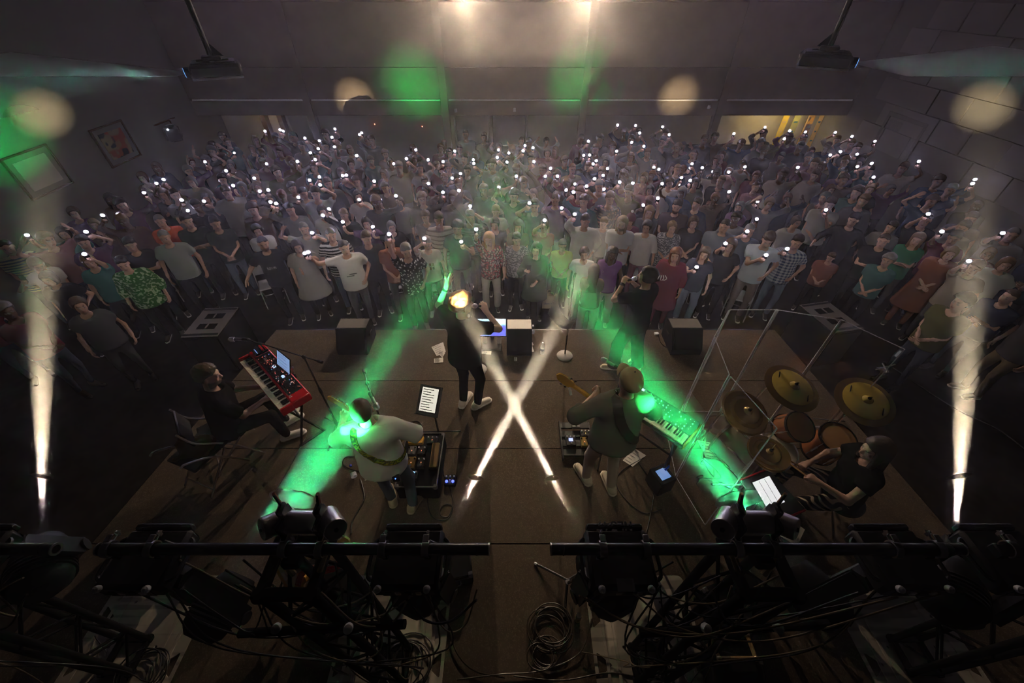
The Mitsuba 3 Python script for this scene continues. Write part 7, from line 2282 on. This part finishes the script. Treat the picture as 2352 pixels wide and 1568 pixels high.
for px in TORCHES:
    best = None
    for tr in range(90):
        key = rc.choice(keys_p)
        s, tn = rc.uniform(0.93, 1.05), rc.uniform(-0.3, 0.3)
        pl = LIB[key]['phone'][:3, 3] * s + LIB[key]['phone'][:3, 2] * 0.045 * s
        P = at_z(*px, FLOOR + 0.004 + pl[2])
        for _ in range(3):
            a = stance(P[0], P[1], tn)
            off = rotz(a) @ pl
        x, y = P[0] - off[0], P[1] - off[1]
        if not (XL + 0.35 < x < XR - 0.35 and 5.6 < y < 13.1) or (abs(x) < 5.0 and y < 7.4):
            continue
        d = min((math.hypot(x - a_, y - b_) for a_, b_, _ in PLACED), default=9)
        if best is None or d > best[0]:
            best = (d, key, x, y, s, tn)
        if d > 0.62:
            break
    if best and best[0] > 0.40:
        extra(*best[1:])
    else:
        left_over.append(px)
keys_n = [k_ for k_ in LIB if k_[2] is None] + [('m', 'down', None), ('f', 'down', None), ('m', 'clasp', None), ('f', 'pray', None)]
PEOPLE_MOST = 296
tries = 0
while LAST['person'] + 1 < PEOPLE_MOST and tries < 20000:
    tries += 1
    y = 6.9 + 6.2 * rc.random() ** 0.9
    x = rc.uniform(XL + 0.5, XR - 0.5)
    if tries % 9 == 0:
        y = rc.uniform(4.4, 7.0)
    if (abs(x) < 6.3 and y < 7.25) or not free(x, y, 0.52 if tries < 9000 else 0.45):
        continue
    extra(rc.choice(keys_n), x, y, rc.uniform(0.90, 1.05), rc.uniform(-0.35, 0.35))
print('people', LAST['person'] + 1, 'phones', LAST['phone'] + 1, 'unplaced', len(left_over))
# ---- seats and bags among the first rows
matte('seat_white', (0.42, 0.42, 0.42))
for (px, w_) in (((610, 640), 'white stackable chair right of the black love shirt'), ((1446, 585), 'pale chair behind the purple top'), ((1478, 618), 'pale chair right of the girl in the purple top'), ((1573, 628), 'white chair beside the wine-red dress'), ((905, 640), 'grey chair behind the dotted shirt'), ((1262, 590), 'pale chair behind the boy in yellow'), ((1712, 668), 'pale chair behind the pale blue T-shirt'), ((350, 640), 'tubular chair left of the grey polo shirt'), ((1010, 642), 'grey chair behind the grey jeans')):
    c = at_z(*px, FLOOR + 0.60)
    folding_chair((c[0], c[1] + 0.05, FLOOR + 0.004), stance(c[0], c[1]), w_, 'seat_white')
k = thing('paper_bag', 'beige paper bag with lettering on the floor in front of the boy in yellow', 'bag')
o = at_z(1262, 704, FLOOR) + [0, 0, 0.004]
part(k, 'bag_body', hull([o + [sx * (0.17 if z == 0 else 0.16), sy_ * (0.07 if z == 0 else 0.05), z] for sx in (-1, 1) for sy_ in (-1, 1) for z in (0, 0.30)]), 'kraft_paper')
matte('kraft_paper', (0.40, 0.36, 0.24))
for sy_ in (-0.05, 0.05):
    part(k, 'handle', tube(curve([o + [-0.06, sy_, 0.30], o + [-0.05, sy_, 0.38], o + [0.05, sy_, 0.38], o + [0.06, sy_, 0.30]], 10), 0.006, 5), 'kraft_paper')
m = letters('Ben King', 0.045, True)
part(k, 'lettering', xf(m, mat(o + [-0.12, -0.066, 0.10], rx=PI / 2 - 0.07)), 'print_grey', smooth=False)
k = thing('tote_bag', 'white cloth bag hanging low before the woman in the terracotta dress', 'bag')
c = at_z(2108, 686, FLOOR + 0.55)
tb_ = Field((-0.22, -0.10, -0.24), (0.22, 0.10, 0.22), 0.02)
tb_.ell((0, 0, -0.02), (0.17, 0.06, 0.18), k=0.02).cone((-0.12, 0, 0.10), (0.12, 0, 0.12), 0.04, 0.04, 0.03)
part(k, 'bag_body', xf(crumple(tb_.mesh(1), 0.02, (12, 12, 12), 5), mat(c, 0.4)), 'print_white', smooth=60)
part(k, 'strap', tube(curve([c + [-0.1, 0, 0.12], c + [-0.02, 0.05, 0.38], c + [0.1, 0, 0.12]], 10), 0.012, 6), 'print_white')

# ------------------------------------------------------------------ things on the walls and in the foyer
plastic('poster_yellow', (0.62, 0.44, 0.03), 0.5)
plastic('poster_olive', (0.36, 0.34, 0.12), 0.5)
plastic('poster_sand', (0.58, 0.40, 0.15), 0.5)
plastic('poster_blue', (0.06, 0.16, 0.20), 0.5)


def art(p, n, uv):
    a = fbm(p.x * 4.2, p.z * 4.2 + 3, 1.0, 3)
    b = fbm(p.x * 7.0 + 9, p.z * 7.0, 4.0, 2)
    return mix(mix((0.10, 0.06, 0.06), (0.50, 0.26, 0.05), smoothstep(0.45, 0.6, a)), (0.05, 0.10, 0.12), smoothstep(0.52, 0.64, b))


def painting_red(p, n, uv):
    a = fbm(p.y * 3.4, p.z * 3.4 + 3, 1.0, 3)
    b = fbm(p.y * 6.0 + 9, p.z * 6.0, 4.0, 2)
    return mix(mix((0.30, 0.24, 0.10), (0.34, 0.07, 0.03), smoothstep(0.45, 0.58, a)), (0.04, 0.045, 0.05), smoothstep(0.5, 0.62, b))


for nm, fn in (('art_print', art), ('art_canvas', painting_red)):
    scene[nm] = {'type': 'twosided', 'b': {'type': 'diffuse', 'reflectance': mikit.proc(fn)}}
YP = 14.42
for (p0, p1, mt, lab_) in (((1806, 1820), (1783, 1797), 'poster_yellow', 'tall yellow banner left of the other banners in the lit foyer'), ((1832, 1847), (1814, 1826), 'poster_olive', 'tall olive banner with faint text in the lit foyer'),
                           ((1863, 1880), (1848, 1862), 'art_print', 'tall dark art banner with orange shapes in the lit foyer'), ((1890, 1911), (1868, 1889), 'poster_sand', 'wide sand-coloured banner at the right end of the lit foyer')):
    a, b_ = at_y(p0[0], 252, YP), at_y(p0[1], 252, YP)
    xa, xb = a[0], min(b_[0], XR - 0.02)
    k = thing('banner', lab_, 'banner')
    part(k, 'cloth', box(((xa + xb) / 2, YP, 0.28), (xb - xa, 0.012, 1.88)), mt, smooth=False)
    part(k, 'foot', box(((xa + xb) / 2, YP, -0.70), (xb - xa + 0.04, 0.12, 0.06), 0.01), 'steel')
    part(k, 'top_rail', cyl((xa, YP, 1.225), (xb, YP, 1.225), 0.012, n=8), 'steel')
    if mt != 'art_print':
        for i in range(4):
            part(k, 'printed_line', box(((xa + xb) / 2, YP - 0.008, 0.85 - 0.28 * i), ((xb - xa) * (0.55, 0.35, 0.6, 0.4)[i], 0.003, 0.05)), 'poster_blue' if mt != 'poster_yellow' else 'poster_sand')
    else:
        part(k, 'side_strip', box((xa + 0.03, YP - 0.008, 0.28), (0.05, 0.004, 1.86)), 'poster_sand')
# framed pictures and the loudspeaker on the left wall
for c, sy_, sz, mt, lab_ in ((((268, 330)), 0.95, 0.78, 'art_canvas', 'framed picture with red and dark shapes on the left wall'), (((90, 395)), 0.95, 0.75, 'panel_white', 'large pale framed picture near the left edge on the left wall')):
    o = at_x(*c, XL + 0.03)
    k = thing('picture', lab_, 'picture')
    part(k, 'canvas', box((XL + 0.022, o[1], o[2]), (0.03, sy_ * 0.72, sz * 0.70)), mt, smooth=False)
    part(k, 'mount', box((XL + 0.012, o[1], o[2]), (0.024, sy_, sz)), 'wall_grey')
    for s in (-1, 1):
        part(k, 'frame_rail', box((XL + 0.03, o[1], o[2] + s * sz / 2), (0.05, sy_ + 0.04, 0.03), 0.004), 'brown_wood')
        part(k, 'frame_rail', box((XL + 0.03, o[1] + s * sy_ / 2, o[2]), (0.05, 0.03, sz + 0.04), 0.004), 'brown_wood')
o = at_x(397, 306, XL + 0.25)
k = thing('wall_speaker', 'black loudspeaker bracketed to the left wall', 'loudspeaker')
part(k, 'cabinet', boxm(mat(o, rz=0.5, rx=0.0), (0.34, 0.42, 0.36), 0.06), 'black_gloss')
part(k, 'bracket', tube([o, [XL + 0.01, o[1] + 0.05, o[2]]], 0.025, 8), 'black_satin')
part(k, 'grille', boxm(mat(o + [0.13, -0.16, 0.0], rz=0.5 + 0.0), (0.30, 0.02, 0.30), 0.008), 'black_satin')
part(k, 'lamp', ball(o + [0.10, -0.24, 0.15], 0.020, 5), 'print_white', emitter=glow((0.5, 0.55, 0.7), 0.01))  # glowing ball standing in for a highlight on the cabinet
k = thing('picture_light', 'slim dark rail above the loudspeaker on the left wall', 'rail')
q = at_x(378, 279, XL + 0.03)
part(k, 'rail', box(q, (0.04, 0.85, 0.03), 0.006), 'brown_wood')
part(k, 'stay', box(q + [0.0, 0.2, -0.05], (0.03, 0.03, 0.10), 0.005), 'brown_wood')
# staggered wooden relief panels on the right wall
c0 = at_x(2255, 245, XR - 0.03)
rp = np.random.default_rng(5)
for i in range(-4, 5):
    for j in range(-2, 4):
        y = c0[1] + (i + 0.5 * (j % 2)) * 0.92 - 0.2
        z = c0[2] - 0.15 + j * 0.52
        if 5.2 < y < 12.6:
            kx = fresh('wall_right__panel')
            th = (0.03, 0.055, 0.04)[(i * 2 + j) % 3]
            scene[kx] = mikit.ply(box((XR - th / 2, y, z), (th, 0.90, 0.505), 0.004), 'relief_panel')
matte('relief_panel', (0.24, 0.225, 0.19))
# door frame on the right wall
a = at_x(2150, 215, XR)
for s in (-1, 1):
    struct('trim', box((XR - 0.03, 11.3 + s * 0.62, 0.35), (0.06, 0.10, 2.5), 0.01), 'wall_grey')
struct('trim', box((XR - 0.03, 11.3, 1.64), (0.06, 1.34, 0.10), 0.01), 'wall_grey')
d = fresh('door')
scene[d] = mikit.ply(box((XR - 0.015, 11.3, 0.33), (0.03, 1.12, 2.42), 0.004), 'wall_grey')
labels[d] = {'kind': 'structure'}
scene[d + '__handle'] = mikit.ply(cyl((XR - 0.07, 10.85, 0.15), (XR - 0.07, 10.97, 0.15), 0.012, n=8), 'steel')
# small white brackets on the bulkhead and two red standby lights
for px in ((1047, 254), (1182, 252), (1628, 246)):
    o = at_y(*px, YB - 0.06)
    k = thing('wall_bracket', 'small white bracket low on the bulkhead ' + {1047: 'left of the foyer doors', 1182: 'above the foyer doors', 1628: 'beside the right pillar'}[px[0]], 'bracket')
    part(k, 'plate', box(o + [0, 0.006, 0], (0.08, 0.012, 0.10), 0.003), 'print_white')
    part(k, 'hook', tube(curve([o + [-0.03, -0.01, 0.03], o + [-0.03, -0.06, 0.0], o + [0.03, -0.06, 0.0], o + [0.03, -0.01, 0.03]], 10), 0.010, 6), 'print_white')
for px in ((861, 285), (970, 290)):
    o = at_y(*px, YW - 0.02)
    k = thing('standby_light', 'tiny red standby light on the foyer wall ' + ('left of the other' if px[0] < 900 else 'nearer the foyer doors'), 'indicator light')
    part(k, 'box', box(o, (0.05, 0.03, 0.05), 0.006), 'black_satin')
    part(k, 'lens', ball(o + [0, -0.02, 0], 0.016, 5), 'print_white', emitter=glow((0.25, 0.03, 0.012), 0.002))
# dark drapes hanging at the upper left, nearer than the wall
k = thing('drape', 'black drape hanging in the upper left corner', 'curtain')
yy = np.linspace(5.2, 7.6, 40)
xx = XL + 1.4 + 0.10 * np.sin(yy * 13)
ztop, zbot = ZC - 0.01, 3.55 + 0.08 * np.sin(yy * 2.1)
v = np.vstack([np.stack([xx, yy, yy * 0 + ztop], 1), np.stack([xx + 0.05 * np.sin(yy * 9), yy, zbot], 1)])
f = np.array([[i, i + 1, i + 41] for i in range(39)] + [[i, i + 41, i + 40] for i in range(39)])
part(k, 'cloth', join((v, f), (v + [0.012, 0, 0], f[:, ::-1])), 'black_cloth', smooth=True)
part(k, 'rail', cyl((XL + 1.4, 5.1, ZC - 0.03), (XL + 1.4, 7.7, ZC - 0.03), 0.02, n=8), 'steel_dark')
# two par cans: the front lights themselves, just above the frame
for i, p in enumerate(FRONT_LIGHTS):
    k = thing('front_light', 'stage lamp high at the rear of the hall, ' + ('left' if i == 0 else 'right') + ' of the pair', 'stage light')
    d_ = unit(np.array([p[0] * 0.3, 2.8, 0.4]) - np.array(p))
    part(k, 'can', lathe([(0.0, -0.30), (0.08, -0.30), (0.11, -0.22), (0.115, -0.02), (0.11, -0.02), (0.10, -0.05), (0.0, -0.06)], 24, p, d_), 'black_satin')
    part(k, 'yoke', tube(curve([np.array(p) + [-0.14, 0, -0.02], np.array(p) + [-0.14, 0.05, 0.2], np.array(p) + [0.14, 0.05, 0.2], np.array(p) + [0.14, 0, -0.02]], 12), 0.012, 6), 'black_satin')
    part(k, 'hanger', cyl(np.array(p) + [0, 0.05, 0.2], (p[0], p[1] + 0.05, ZC), 0.014, n=8), 'black_satin')
